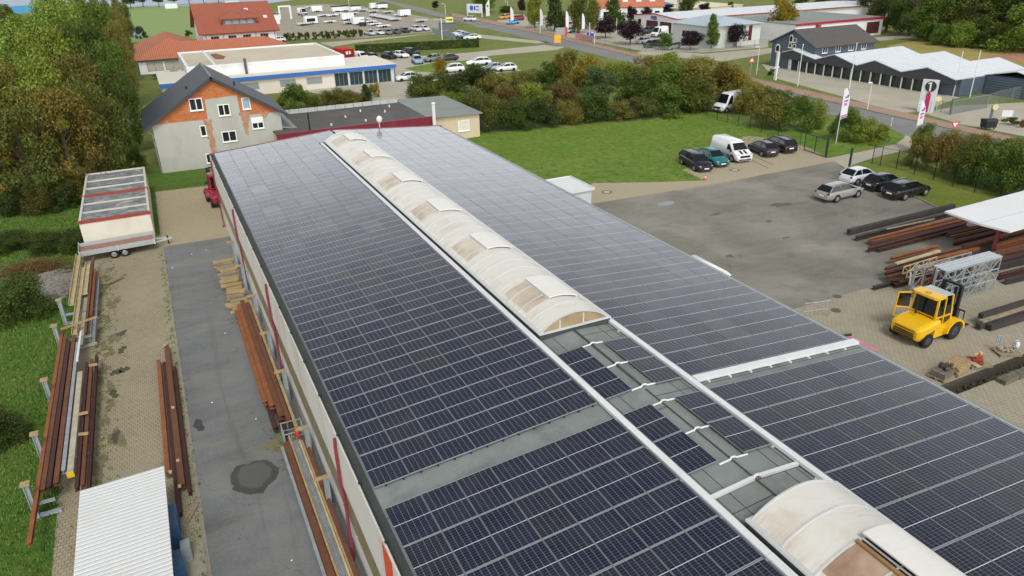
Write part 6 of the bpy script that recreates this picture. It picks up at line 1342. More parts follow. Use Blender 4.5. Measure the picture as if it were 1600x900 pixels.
m_mesh_g = mesh_mat('wire_mesh_green', '1f3d30', (.05, .2), .007); m_mesh_s = mesh_mat('wire_mesh_grey', '8a918f', (.06, .2), .010)
def fence(name, label, pts, h, step, mpost, mmesh, r=.04, group=None, post_h=None):
    A = Vector(pts[0]); t = thing(name, label, 'fence', A, 0, group); vs = []; fs = []; uv = []; run = 0
    for p_, q_ in zip(pts, pts[1:]):
        p_, q_ = Vector(p_) - A, Vector(q_) - A; L_ = (q_ - p_).length; k0 = len(vs)
        vs += [p_ + Vector((0, 0, .05)), q_ + Vector((0, 0, .05)), q_ + Vector((0, 0, h)), p_ + Vector((0, 0, h))]; fs.append((k0, k0 + 1, k0 + 2, k0 + 3)); uv += [(run, 0), (run + L_, 0), (run + L_, h), (run, h)]; run += L_
        n = max(1, int(L_ / step))
        for i in range(n + 1):
            x = p_.lerp(q_, i / n); b = MB(); b.cyl((x.x, x.y, 0), (x.x, x.y, (post_h or h) + .06), r, r, 6); b.build('post', mpost, t)
    me = bpy.data.meshes.new('mesh_panel'); me.from_pydata(vs, [], fs); ul = me.uv_layers.new(name='UVMap'); ul.data.foreach_set('uv', [c for q in uv for c in q]); me.materials.append(mmesh); me.update()
    o = bpy.data.objects.new('mesh_panel', me); COL.objects.link(o); o.parent = t
    b = MB()
    for p_, q_ in zip(pts, pts[1:]): p_, q_ = Vector(p_) - A, Vector(q_) - A; b.bar(p_ + Vector((0, 0, h)), q_ + Vector((0, 0, h)), .03)
    b.build('top_wire', mpost, t); return t
fence('mesh_fence', 'dark green mesh fence on the grass bank right of the parked cars', [G(*q) for q in ((1362, 256), (1375, 259), (1400, 264), (1428, 273), (1458, 282), (1488, 292), (1522, 301), (1562, 308), (1640, 330))], 1.9, 50, m_fgreen, m_mesh_g)
fence('mesh_fence', 'dark green mesh fence along the lawn before the thicket', [G(*q) for q in ((745, 211), (880, 195), (1000, 186), (1090, 172), (1104, 181), (1120, 188), (1136, 192), (1153, 197), (1171, 202), (1189, 208), (1215, 216), (1250, 226))], 1.75, 4.5, m_fgreen, m_mesh_g, .035)
t = thing('yard_gate', 'open dark green mesh gate leaf at the lawn edge of the drive', 'gate', G(1256, 235)); A = G(1256, 235); Bq = G(1289, 246); u = Bq - A; L_ = u.length; t.rotation_euler = (0, 0, math.atan2(u.y, u.x)); b = MB()
for z in (.1, 1.9): b.bar((0, 0, z), (L_, 0, z), .07)
for x in (0, L_ * .5, L_): b.bar((x, 0, .1), (x, 0, 1.95), .07)
b.build('frame', m_fgreen, t); me = bpy.data.meshes.new('mesh_panel'); me.from_pydata([(0, 0, .1), (L_, 0, .1), (L_, 0, 1.9), (0, 0, 1.9)], [], [(0, 1, 2, 3)]); ul = me.uv_layers.new(name='UVMap'); ul.data.foreach_set('uv', [0, 0, L_, 0, L_, 1.8, 0, 1.8]); me.materials.append(m_mesh_g); o = bpy.data.objects.new('mesh_panel', me); COL.objects.link(o); o.parent = t
b = MB(); b.bar((L_ + .12, 0, 0), (L_ + .12, 0, 2.15), .16); b.build('gate_post', m_fgreen, t)
t = thing('gate_post', 'lone dark green gate post at the corner of the grass bank', 'post', G(1326, 266)); b = MB(); b.bar((0, 0, 0), (0, 0, 2.2), .16); b.build('post', m_fgreen, t); b = MB(); b.box((0, 0, 2.23), (.2, .2, .05)); b.build('cap', m_fgreen, t)
A, Bq = G(1486, 179), G(1540, 169); u = Bq - A; t = thing('sliding_gate', 'grey steel sliding gate beside the magenta pylon sign', 'gate', A, math.atan2(u.y, u.x)); L_ = u.length; b = MB()
for z in (.12, 1.75): b.bar((0, 0, z), (L_, 0, z), .09)
for x in (0, L_): b.bar((x, 0, .12), (x, 0, 1.8), .09)
b.build('frame', m_fgrey, t); b = MB(); n = int(L_ / .14)
for i in range(1, n): b.bar((L_ * i / n, 0, .15), (L_ * i / n, 0, 1.72), .03)
b.build('bar_infill', m_fgrey, t); b = MB(); b.bar((-.25, 0, 0), (-.25, 0, 2.1), .18); b.build('gate_post', M('post_grey', '5d6668', .5), t)
fence('mesh_fence', 'grey mesh fence from the sliding gate to the annex', [G(*q) for q in ((1541, 169), (1560, 162), (1600, 153))], 1.8, 3, m_fgrey, m_mesh_s)
fence('mesh_fence', 'grey mesh fence by the pylon sign before the showroom', [G(*q) for q in ((1452, 176), (1470, 175), (1486, 179))], 1.4, 3, m_fgrey, m_mesh_s)
fence('mesh_fence', 'grey bar fence along the street before the plum trees', [G(*q) for q in ((905, 64), (945, 72), (985, 79), (1035, 83), (1110, 80), (1200, 70))], 1.3, 4, m_fgrey, m_mesh_s)
fence('mesh_fence', 'grey mesh fence on the street beside the dark conical tree', [G(*q) for q in ((836, 47), (860, 53), (872, 57))], 1.5, 4, m_fgrey, m_mesh_s)
t = thing('banner_fence', 'red-white banner fence panel at the workshop entrance', 'fence', G(899, 61)); A, Bq = G(899, 61), G(926, 67); u = Bq - A; t.rotation_euler = (0, 0, math.atan2(u.y, u.x)); b = MB(); b.b2(0, u.length, -.03, .03, .3, 1.5); b.build('banner', M('banner_pink', 'b98088', .7, var=.2, scale=2), t)
t = thing('info_board', 'grey and red information boards at the street entrance', 'sign', G(876, 57), R(-15)); b = MB(); b.b2(-1.4, 1.1, -.06, .06, .4, 2.2); b.build('board', M('board_grey', '8d9294', .6), t); b = MB(); b.b2(1.15, 1.8, -.08, .08, .1, 2.3); b.build('red_panel', M('paint_red', ''), t)
t = thing('blue_sign', 'blue sign board with white post before the plum trees', 'sign', G(922, 63), R(-15)); b = MB(); b.b2(-.9, .9, -.06, .06, .6, 1.9); b.build('board', M('sign_blue', '35457f', .5), t); b = MB(); b.b2(-.35, -.1, -.1, .1, 0, 4.2); b.build('post', M('post_pale', '9aa3ad', .5), t)
t = thing('yellow_cabinet', 'yellow cabinet sign on two posts at the near street edge', 'sign', G(871, 73), R(-20)); b = MB(); b.b2(-.8, .8, -.15, .15, .9, 2.7); b.build('board', M('sign_ochre', 'd09a2a', .5), t)
for x in (-.6, .6): b = MB(); b.b2(x - .05, x + .05, -.05, .05, 0, .897); b.build('post', m_fgrey, t)
A, Bq = G(676, 52), G(711, 62); u = Bq - A; t = thing('board_fence', 'blue-grey board fence along the dealer yard corner', 'fence', A, math.atan2(u.y, u.x)); b = MB(); b.b2(0, u.length, -.05, .05, 0, 1.5); b.build('board', M('fence_bluegrey', '7f8a92', .6, var=.15, scale=1.5), t)
t = thing('flag_stand', 'white T-shaped flag stand on the grass before the hedge', 'stand', G(691, 62)); b = MB(); b.cyl((0, 0, 0), (0, 0, 5.2), .12); b.build('pole', m_white, t); b = MB(); b.bar((-2, 0, 5.2), (2.4, .4, 4.6), .3, .1); b.build('crossbar', m_white, t)
# flags with vertical banners
def banner_flag(px, py, top, label, wpx, mat_marks=True, name='banner_flag', fl=.55, c='d8d8dc', group=None, face=0):
    h = rise(px, py, top); w_ = span(px, py, wpx); t = thing(name, label, 'flag', G(px, py), R(face), group); b = MB(); b.cyl((0, 0, 0), (0, 0, h), .045, .03, 6); b.build('pole', m_white, t)
    b = MB(); n = 10; z0 = h * (1 - fl); vs = []
    for i in range(n + 1):
        k_ = i / n; z = z0 + (h - .1 - z0) * k_; ww = w_ * (1 if k_ < .62 else 1 - .75 * ((k_ - .62) / .38) ** 1.4); off = .08 * math.sin(k_ * 5)
        vs += [(.04, 0, z), (.04 + ww * .5, off, z + .08), (.04 + ww, off * .4, z + .12)]
    fs = []
    for i in range(n): 
        for j in range(2): a = i * 3 + j; fs.append((a, a + 1, a + 4, a + 3))
    b.add(vs, fs, 0, True); f = b.build('banner', M('flag_cloth', 'd3d2d8', .8, var=.04), t)
    if mat_marks:
        H = h - z0
        for (k0, k1, x0, x1, m_) in ((.02, .055, .02, .98, M('flag_blue', '3a3a8a', .7)), (.07, .12, .02, .98, M('flag_pink', 'c96a9a', .7)), (.40, .50, .3, .75, M('flag_pink', '')), (.54, .59, .2, .8, M('flag_violet', '5a3f8f', .7)), (.66, .76, .25, .75, M('flag_violet', ''))):
            q = MB()
            for sd_ in (-1, 1):
                y = lambda k_, x: sd_ * .012 + (.08 * math.sin(k_ * 5) * (x / .5 if x < .5 else 1 - .6 * (x - .5) / .5))
                q.poly([(.04 + w_ * x, y(k_, x), z0 + H * k_ + .1 * x) for k_, x in ((k0, x0), (k0, (x0 + x1) / 2), (k0, x1), (k1, x1), (k1, (x0 + x1) / 2), (k1, x0))][::1])
            q.build('print', m_, f)
    return t
banner_flag(1306, 224, 137, 'white banner flag with purple and pink print by the yard drive', 14, fl=.56)
banner_flag(1424, 236, 157, 'white banner flag with purple and pink print, nearer the magenta pylon', 13, fl=.62)
for i, (x, y, tp) in enumerate(((798, 40, 11), (844, 49, 14), (884, 55, 17), (909, 54, 21))): banner_flag(x, y, tp, ['white feather flag beside the sky blue car', 'white feather flag left of the dark conical tree', 'white feather flag right of the dark conical tree', 'white feather flag with dark mark near the plum trees'][i], 5, False, fl=.75, group='white flags across the street')
def pole(px, py, tx, top, label, r=.07, name='flagpole', cat='pole', lampw=False, mat=None):
    h = rise(px, py, top); t = thing(name, label, cat, G(px, py)); b = MB(); b.cyl((0, 0, 0), (0, 0, h), r, r * .7, 8); b.build('pole', mat or m_white, t)
    if lampw: b = MB(); b.bar((0, 0, h), (-.8, -.4, h + .08), .07); b.build('arm', m_galv, t); b = MB(); b.ell((-1.0, -.5, h + .08), (.42, .2, .1), 10, 6); b.build('lamp_head', m_white, t)
    else: b = MB(); b.ell((0, 0, h + .05), (.1, .1, .1), 8, 5); b.build('finial', m_white, t)
    return t
for a in (((1489, 150), 81, 'bare white flagpole at the right end of the showroom front'), ((1515, 152), 80, 'bare white flagpole beside the showroom side wall, rightmost'), ((1327, 139), 68, 'bare white flagpole before the middle of the showroom'), ((1246, 135), 70, 'bare white flagpole before the grey house')): pole(*a[0], 0, a[1], a[2])
pole(1182, 116, 0, 73, 'thin pale lamp post left of the grey house', .06, 'street_lamp', 'lamp post', True)
pole(1355, 172, 0, 128, 'street lamp with flat head before the showroom forecourt', .06, 'street_lamp', 'lamp post', True)
pole(1392, 197, 0, 186, 'short pale marker post on the verge by the street', .04, 'marker_post', 'post')
pole(844, 52, 0, 35, 'street lamp beside the white flags across the street', .08, 'street_lamp', 'lamp post', True)
pole(929, 70, 0, 51, 'street lamp at the workshop entrance', .08, 'street_lamp', 'lamp post', True)
pole(963, 52, 0, 29, 'slim white mast between the plum trees', .09, 'flagpole')
pole(696, 23, 0, 6, 'street lamp on the far grass beside the round plum tree', .1, 'street_lamp', 'lamp post', True)
pole(729, 26, 0, 0, 'tall dark grey mast left of the billboard', .35, 'mast', 'mast', False, M('mast_grey', '5f6a78', .6))
pole(548, 33, 0, 0, 'tall white mast in the middle of the dealer yard', .09, 'flagpole')
pole(793, 14, 0, 2, 'distant lamp post beyond the billboard trees', .12, 'street_lamp', 'lamp post', True)
t = thing('white_post', 'thick white sign post with small arms at the grey house corner', 'post', G(1211, 125)); h = rise(1211, 125, 81); b = MB(); b.bar((0, 0, 0), (0, 0, h), .42, .3); b.build('post', m_white, t); b = MB(); b.bar((-.7, -.2, h * .45), (.7, .2, h * .45), .2, .2); b.build('arm', m_white, t)
t = thing('pylon_sign', 'tall light pylon sign with dark round emblem and magenta bar', 'sign', (78.55, 46.45, 0), R(-66)); b = MB(); b.b2(-.95, .95, -.18, .18, 0, 4.2); b.build('panel', M('pylon_panel', 'c3c9ca', .5, var=.05), t)
b = MB(); b.cyl((.1, -.25, 3.35), (.1, -.185, 3.35), .68, .68, 22); e = b.build('emblem', M('emblem_dark', '2f2a33', .5), t); b = MB(); b.b2(-.02, .18, -.29, -.255, 2.75, 3.9); b.box((-.12, -.272, 3.75), (.26, .034, .16)); b.build('emblem_stroke', m_white, e)
b = MB(); b.b2(-.22, .32, -.23, -.185, .05, 2.5); mb2 = b.build('magenta_bar', M('magenta', 'b01e5e', .5), t); b = MB(); b.b2(-.02, .14, -.25, -.235, 2.52, 2.72); b.build('dot', M('emblem_dark', ''), mb2)
b = MB(); 
for z in (.7, 1.0, 1.3): b.b2(-.95, -.45, -.20, -.183, z, z + .12)
b.build('lettering', M('letter_white', 'e2e2e2', .5), t)
t = thing('waste_container', 'black four-wheeled waste container on the pavement at the right', 'bin', G(1543, 201, .09), R(-20)); b = MB(); b.prismx([(-.5, .2), (.5, .2), (.58, 1.0), (-.58, 1.0)], -.68, .68); b.build('tub', m_trim, t); b = MB(); b.prismx([(-.62, 1.003), (.62, 1.003), (.5, 1.16), (-.2, 1.24), (-.5, 1.14)], -.72, .72); b.build('lid', M('lid_dark', '24282c', .5), t)
for x in (-.5, .5):
    for y in (-.4, .4): b = MB(); b.cyl((x, y - .03, .09), (x, y + .03, .09), .09, .09, 8); b.build('castor', m_tyre, t)
def tri_sign(px, py, top, label, up, ang):
    h = rise(px, py, top) + .5; t = thing('yield_sign', label, 'sign', G(px, py), R(ang)); b = MB(); b.cyl((0, 0, 0), (0, 0, h), .035); b.build('post', m_galv, t); s_ = .55; z = h - .1; k_ = 1 if up else -1
    b = MB(); b.prismy([(-s_, z - k_ * .3), (s_, z - k_ * .3), (0, z + k_ * .62)], -.07, -.04); b.build('plate', M('paint_red', ''), t); b = MB(); b.prismy([(-s_ * .62, z - k_ * .16), (s_ * .62, z - k_ * .16), (0, z + k_ * .36)], -.085, -.073); b.build('face', m_white, t)
tri_sign(1487, 216, 199, 'red and white yield sign above the hedge by the street', False, -20)
tri_sign(1172, 118, 98, 'triangular warning sign on the green left of the grey house', True, -20)
for i, (x, y) in enumerate(((1462, 176), (1550, 190))):
    t = thing('round_sign', ['pale yellow round sign on a thin post right of the pylon', 'pale yellow round sign beside the black waste container'][i], 'sign', G(x, y), R(-40)); b = MB(); b.cyl((0, 0, 0), (0, 0, 1.7), .04); b.build('post', m_galv, t); b = MB(); b.cyl((0, -.06, 1.8), (0, -.03, 1.8), .36, .36, 14); b.build('disc', M('sign_cream', 'c8c08a', .6), t)
t = thing('notice_board', 'small white notice board on posts right of the waste container', 'sign', G(1571, 190), R(-40)); b = MB(); b.b2(-.6, .6, -.03, .03, .6, 1.4); b.build('board', m_white, t); b = MB(); b.b2(-1.9, -1.65, -.1, .1, 0, 1.9); b.build('post', M('post_grey', ''), t)
t = thing('soccer_goal', 'white goal-like box on the mown sports field', 'goal', G(268, 13)); b = MB(); b.b2(-2.6, 2.6, -1, 1, 0, 2.0); b.build('frame', m_white, t)
t = thing('blue_hut', 'small blue hut at the edge of the left wood by the orange roof', 'hut', G(217, 58)); b = MB(); b.b2(-1.3, 1.3, -1.3, 1.3, 0, 1.8); b.build('wall', M('hut_grey', '8f98a4', .6), t); b = MB(); b.b2(-1.5, 1.5, -1.5, 1.5, 1.803, 2.6); b.build('roof', M('hut_blue', '2b3f95', .5), t)
t = thing('blue_tarpaulin', 'bright blue tarpaulin tent beyond the treetops at the upper left', 'tent', G(42, 20)); b = MB(); b.prismx([(-3, 0), (3, 0), (3, 1.4), (0, 3), (-3, 1.4)], -5, 5); b.build('tarp', M('tarp_cyan', '3d86a8', .5), t)

# ================================================================== trees, bushes, hedges
m_leaf = leaf_mat(); m_bark = M('bark', '5a4c3c', .95, var=.3, scale=4, bump=.5); m_birch = M('bark_pale', 'a8a39a', .9, var=.2, scale=4)
def leaf_cloud(seed, n, kind, size, lobes=15):
    """many small leaf faces gathered into clumps; unit box x,y -.5..+.5, z 0..1"""
    rnd = random.Random(seed); vs = []; fs = []; cl = []
    for i in range(lobes):
        a = rnd.uniform(0, 6.283); h = rnd.random()
        if kind == 'round':
            h = rnd.uniform(.10, .92); rr = .385 * math.sqrt(max(.05, 1 - ((h - .48) / .52) ** 2)); d = rr * rnd.uniform(.5, 1.0); cr = rnd.uniform(.08, .155); cz = cr * rnd.uniform(.7, .95)
        elif kind == 'dense':
            h = rnd.uniform(.10, .90); rr = .36 * math.sqrt(max(.05, 1 - ((h - .48) / .52) ** 2)); d = rr * rnd.uniform(.3, 1.0); cr = rnd.uniform(.12, .19); cz = cr
        elif kind == 'shrub':
            h = rnd.uniform(.10, .80); rr = .38 * math.sqrt(max(.05, 1 - (h / .98) ** 2)); d = rr * rnd.uniform(.35, 1.0); cr = rnd.uniform(.09, .17); cz = cr * 1.2
        elif kind == 'cone':
            h = (i + rnd.random()) / lobes; d = .36 * (1 - h) ** .8 * rnd.uniform(.5, 1); cr = .07 + .13 * (1 - h); cz = cr * .8; h = .06 + .88 * h
        elif kind == 'column':
            h = (i + rnd.random()) / lobes; d = .30 * math.sin(math.pi * min(1, .25 + h * .72)) * rnd.uniform(.4, 1); cr = .17; cz = .08; h = .06 + .88 * h
        else:                                              # spreading pine
            h = rnd.uniform(.15, .92); d = .40 * rnd.uniform(.2, 1) * (1.05 - h * .6); cr = rnd.uniform(.11, .18); cz = cr * .55
        cl.append((d * math.cos(a), d * math.sin(a), h, cr, cz))
    wts = [c[3] ** 2 for c in cl]; tot = sum(wts)
    for (cx, cy, cz, cr, ch), wt in zip(cl, wts):
        for q in range(int(n * wt / tot)):
            u = rnd.uniform(-1, 1); a = rnd.uniform(0, 6.283); s = math.sqrt(1 - u * u); nv = Vector((s * math.cos(a), s * math.sin(a), u))
            r = (rnd.random() ** .33) * (1 if rnd.random() < .85 else 1.3)
            p_ = Vector((cx + nv.x * cr * r, cy + nv.y * cr * r, cz + nv.z * ch * r))
            if p_.z < .0: p_.z = rnd.uniform(0, .06)
            nn = (nv + Vector((rnd.gauss(0, .5), rnd.gauss(0, .5), rnd.gauss(.35, .5)))).normalized()
            t1 = nn.orthogonal().normalized(); t1.rotate(Matrix.Rotation(rnd.uniform(0, 6.28), 3, nn)); t2 = nn.cross(t1); sz = size * rnd.uniform(.6, 1.35)
            k0 = len(vs); vs += [p_ - t1 * sz * .5, p_ + t2 * sz * .30 + nn * sz * .1, p_ + t1 * sz * .55, p_ - t2 * sz * .32 + nn * sz * .06]; fs.append((k0, k0 + 1, k0 + 2, k0 + 3))
    me = bpy.data.meshes.new('crown'); me.from_pydata([tuple(v) for v in vs], [], fs); me.materials.append(m_leaf); me.update(); return me
PROTO = {'round': [leaf_cloud(10 + i, 11500, 'round', .030, 40 + 4 * i) for i in range(4)], 'shrub': [leaf_cloud(30 + i, 8000, 'shrub', .038, 26 + 3 * i) for i in range(4)],
         'cone': [leaf_cloud(50 + i, 4200, 'cone', .055, 34) for i in range(2)], 'column': [leaf_cloud(60 + i, 3600, 'column', .07, 30) for i in range(2)],
         'dense': [leaf_cloud(40 + i, 5200, 'dense', .05, 34) for i in range(3)], 'pine': [leaf_cloud(70 + i, 5200, 'pine', .040, 30) for i in range(2)], 'near': [leaf_cloud(80 + i, 11000, 'shrub', .030, 34) for i in range(2)], 'small': [leaf_cloud(90 + i, 1500, 'shrub', .085, 16) for i in range(3)], 'smallround': [leaf_cloud(95 + i, 900, 'round', .10, 11) for i in range(2)]}
def trunk_mesh(seed):
    rnd = random.Random(seed); b = MB(); p_ = Vector((0, 0, 0)); r = .030
    pts = [(0, 0, 0), (rnd.gauss(0, .008), rnd.gauss(0, .008), .25), (rnd.gauss(0, .02), rnd.gauss(0, .02), .5), (rnd.gauss(0, .03), rnd.gauss(0, .03), .8)]
    rs = [.032, .026, .02, .006]
    for i in range(3): b.cyl(pts[i], pts[i + 1], rs[i], rs[i + 1], 8, 0, False)
    for i in range(7):
        h = rnd.uniform(.28, .65); a = rnd.uniform(0, 6.28); l = rnd.uniform(.16, .34); q = Vector((pts[2][0] * h, pts[2][1] * h, h)); b.cyl(q, q + Vector((l * math.cos(a), l * math.sin(a), l * rnd.uniform(.5, 1.1))), .013, .003, 5, 0, False)
    me = b.build('trunk', m_bark); m_ = me.data; bpy.data.objects.remove(me); return m_
TRUNK = [trunk_mesh(i) for i in range(3)]
NT_ = [0]
def tree(bx, by, top, wpx, col, label, kind='round', cat='tree', group=None, clear=.16, name=None, trunk=True, loc=None, dims=None):
    NT_[0] += 1; i = NT_[0]; g_ = loc or G(bx, by); H = dims[1] if dims else rise(bx, by, top); W = dims[0] if dims else span(bx, by, wpx)
    me = PROTO[kind][i % len(PROTO[kind])]; bushy = kind in ('shrub', 'near', 'small') 
    nm = name or ('bush' if bushy else 'tree')
    if bushy:
        o = bpy.data.objects.new(nm, me); COL.objects.link(o); o.location = g_; o.scale = (W, W * random.uniform(.85, 1.1), H); o.rotation_euler = (0, 0, random.uniform(0, 6.28)); o.color = (*lin(col), 1)
        return tag(o, label, cat if cat != 'tree' else 'bush', group)
    t = thing(nm, label, cat, g_, random.uniform(0, 6.28), group); c = clear if kind != 'cone' else .04
    o = bpy.data.objects.new('crown', me); COL.objects.link(o); o.parent = t; o.location = (0, 0, H * c); o.scale = (W, W * random.uniform(.88, 1.1), H * (1 - c)); o.color = (*lin(col), 1)
    k_ = bpy.data.objects.new('trunk', TRUNK[i % 3]); COL.objects.link(k_); k_.parent = t; k_.scale = (min(H, W * 1.3),) * 2 + (H * .95,)
    return t
CN = {'4a5520': 'dull green', '5a5722': 'olive brown', '8a7a22': 'golden yellow', '49551f': 'dark olive', '3c5520': 'dark green', '5f7a28': 'fresh green', '6b8a2c': 'bright green', '4c6a22': 'mid green', '66682a': 'brownish olive', '6c8f30': 'light green', '6b5a2a': 'rusty brown', '3f5f3f': 'blue-green', '74702a': 'yellow-olive', '7d4a2e': 'reddish', '8f7a1e': 'yellow', '2c4420': 'deep green', '7f8a2a': 'yellow-green'}
HUE = {'5f7a28': '66802e', '6b8a2c': '75903a', '6c8f30': '7c9440', '4c6a22': '54702c', '66682a': '757038', '6b5a2a': '746430', '7f8a2a': '7f8c38', '7d4a2e': '66502f', '74702a': '80783a', '5a5722': '686230', '4a5520': '58602c', '49551f': '535f28', '8a7a22': '93832e'}
def rows(where, rws, kind, noun, group, clear=.10, row_words=None):
    for ri, row in enumerate(rws):
        for ti, (bx, by, top, w_, c) in enumerate(row):
            k_ = kind if isinstance(kind, str) else kind[ri]
            rw = (row_words or ['front row', 'second row', 'third row', 'fourth row', 'rearmost row'])[ri]
            tree(bx, by, top, w_ * (1.12 if kind != 'round' else 1.02), HUE.get(c, c), f'{CN[c]} {noun}, {ORD[ti + 1]} from the left in the {rw} of {where}', k_, 'tree' if noun == 'tree' else 'bush', group, clear)
rows('the left wood', [
 [(4, 332, 190, 95, '8a7a22'), (60, 324, 150, 125, '4a5520'), (124, 308, 128, 130, '6b5a2a'), (178, 292, 118, 90, '49551f'), (207, 240, 92, 62, '3c5520')],
 [(-20, 285, 110, 110, '5f7a28'), (30, 272, 92, 120, '74702a'), (92, 262, 80, 130, '7f8a2a'), (152, 248, 74, 108, '5a5722'), (200, 208, 56, 58, '4c6a22')],
 [(-15, 232, 70, 120, '74702a'), (42, 226, 48, 130, '6b8a2c'), (105, 214, 32, 120, '7f8a2a'), (163, 204, 22, 104, '3c5520'), (204, 168, 28, 48, '66682a')],
 [(-10, 182, 45, 110, '5f7a28'), (60, 176, 22, 110, '6b8a2c'), (122, 166, -6, 104, '6c8f30'), (176, 150, -6, 74, '4c6a22'), (203, 128, 6, 40, '66682a')],
 [(15, 132, 34, 90, '49551f'), (72, 128, 16, 90, '5f7a28'), (118, 122, -14, 90, '6b8a2c'), (160, 112, -18, 80, '3c5520'), (190, 92, -10, 50, '66682a'), (203, 70, 0, 26, '49551f')]], 'round', 'tree', 'trees of the left wood', .05)
rows('the lawn thicket', [
 [(765, 203, 140, 64, '4a5520'), (802, 202, 152, 62, '3c5520'), (846, 198, 148, 66, '2c4420'), (886, 194, 154, 52, '66682a'), (926, 190, 134, 72, '3c5520'), (966, 187, 152, 56, '66682a'), (1002, 183, 146, 62, '4a5520'), (1042, 180, 126, 76, '4c6a22'), (1082, 173, 112, 82, '49551f')],
 [(672, 168, 126, 64, '49551f'), (706, 180, 138, 62, '5f7a28'), (744, 184, 134, 64, '4a5520'), (792, 180, 128, 62, '7d4a2e'), (836, 178, 122, 60, '7f8a2a'), (876, 176, 124, 60, '7d4a2e'), (990, 166, 104, 74, '3c5520'), (1034, 166, 92, 92, '4c6a22'), (1078, 160, 84, 96, '74702a'), (1118, 160, 88, 84, '6b5a2a'), (1152, 160, 104, 62, '8f7a1e')],
 [(660, 150, 112, 60, '3c5520'), (690, 150, 108, 60, '49551f'), (735, 150, 94, 88, '2c4420'), (776, 152, 110, 66, '74702a'), (816, 148, 106, 60, '66682a'), (852, 140, 92, 62, '3c5520'), (884, 138, 72, 58, '6b5a2a'), (918, 136, 82, 54, '8f7a1e'), (962, 132, 92, 62, '7f8a2a'), (1004, 130, 84, 64, '74702a'), (1048, 126, 78, 78, '7f8a2a'), (1092, 126, 84, 70, '74702a')]], 'shrub', 'bush', 'bushes of the thicket')
tree(934, 168, 98, 96, '3f5f3f', 'blue-green pine rising in the middle of the thicket', 'pine', 'tree', None, .08, 'pine_tree')
tree(688, 116, 88, 27, '8f7a1e', 'small bright yellow tree on the shop lot in front of the thicket', 'dense', 'tree', None, .1)
rows('the shop shrubbery', [[(460, 172, 124, 56, '4c6a22'), (492, 172, 146, 40, '49551f'), (522, 166, 136, 56, '5a5722'), (552, 162, 138, 44, '66682a')]], 'shrub', 'bush', 'bushes before the blue-band shop', row_words=['row'])
tree(572, 160, 130, 36, '2c4420', 'dark rounded conifer bush at the right of the shop shrubbery', 'cone', 'bush', None, .02, 'conifer_bush'); tree(586, 152, 128, 22, '8f7a1e', 'yellowish bush behind the dark conifer at the glazed shop front', 'small', 'bush')
rows('the street verge', [[(1168, 178, 122, 60, '74702a'), (1204, 200, 144, 62, '66682a'), (1242, 203, 142, 62, '4c6a22'), (1272, 200, 150, 36, '7f8a2a')], [(1186, 172, 126, 62, '74702a'), (1222, 178, 134, 56, '49551f'), (1318, 218, 160, 46, '4c6a22'), (1350, 222, 180, 58, '7f8a2a'), (1376, 222, 190, 30, '7f8a2a')]], 'shrub', 'bush', 'bushes along the street verge', row_words=['left clump', 'right clump'])
rows('the right hedgerow', [
 [(1436, 262, 198, 50, '66682a'), (1470, 272, 200, 56, '6b5a2a'), (1506, 284, 208, 60, '49551f'), (1546, 296, 214, 66, '4c6a22'), (1592, 308, 212, 72, '4c6a22')],
 [(1440, 240, 186, 40, '4c6a22'), (1480, 246, 198, 52, '74702a'), (1522, 254, 202, 60, '6b5a2a'), (1566, 264, 206, 60, '49551f'), (1606, 276, 200, 66, '7f8a2a')]], 'shrub', 'bush', 'bushes of the right hedgerow')
for bx, by, top, w_, c, l in ((1578, 195, 182, 28, '3c5520', 'low clipped dark bush behind the waste container'), (1597, 200, 186, 14, '7d4a2e', 'small red bush right of the dark clipped one'), (1208, 118, 106, 20, '3c5520', 'low dark bush at the grey house front corner')): tree(bx, by, top, w_, c, l, 'small', 'bush')
rows('the right forest', [
 [(1444, 64, 40, 40, '49551f'), (1468, 70, 34, 40, '4c6a22'), (1500, 73, 30, 56, '6b8a2c'), (1534, 75, 40, 44, '3c5520'), (1562, 77, 30, 46, '49551f'), (1600, 82, -5, 110, '5f7a28')],
 [(1384, 50, -22, 56, '2c4420'), (1420, 56, -30, 70, '3c5520'), (1462, 64, -22, 80, '4c6a22'), (1512, 66, -25, 90, '49551f'), (1560, 66, -28, 90, '3c5520'), (1618, 70, -50, 100, '2c4420')],
 [(1256, 16, -16, 40, '2c4420'), (1292, 20, -18, 50, '3c5520'), (1332, 24, -20, 56, '2c4420'), (1364, 30, -26, 50, '2c4420'), (1404, 30, -50, 70, '3c5520'), (1470, 36, -60, 90, '2c4420'), (1550, 40, -70, 100, '2c4420')]], ['shrub', 'round', 'round'], 'tree', 'trees of the upper right forest', .04)
plum = '33202c'; m_leaf_p = leaf_mat('plum_leaves', 0.0)
def plum_leaf(t):
    c = [o for o in t.children if o.name.startswith('crown')][0]; c.material_slots[0].link = 'OBJECT'; c.material_slots[0].material = m_leaf_p
plum_leaf(tree(1536, 62, 8, 64, plum, 'dark purple tree in the forest at the upper right', 'round', 'tree', None, .05))
for bx, by, top, w_, l in ((946, 60, 27, 46, 'broad dark plum tree at the workshop entrance'), (984, 70, 30, 54, 'largest dark plum tree by the silver car on the workshop lot'), (1078, 78, 46, 46, 'plum tree before the white workshop, right of the small green tree'), (1150, 74, 37, 38, 'plum tree in front of the pale hall wall'), (986, 38, 8, 22, 'narrow plum tree left before the orange villa'), (1010, 36, 9, 24, 'plum tree before the middle of the orange villa'), (1043, 26, 6, 24, 'plum tree at the right end of the orange villa'), (1100, 20, 4, 26, 'plum tree before the long cream hall'), (816, 22, -4, 16, 'plum tree beyond the billboard at the street'), (681, 16, 1, 13, 'single round plum tree on the far street verge')): plum_leaf(tree(bx, by, top, w_, plum, l, 'dense', 'tree', 'plum trees around the workshops', .22))
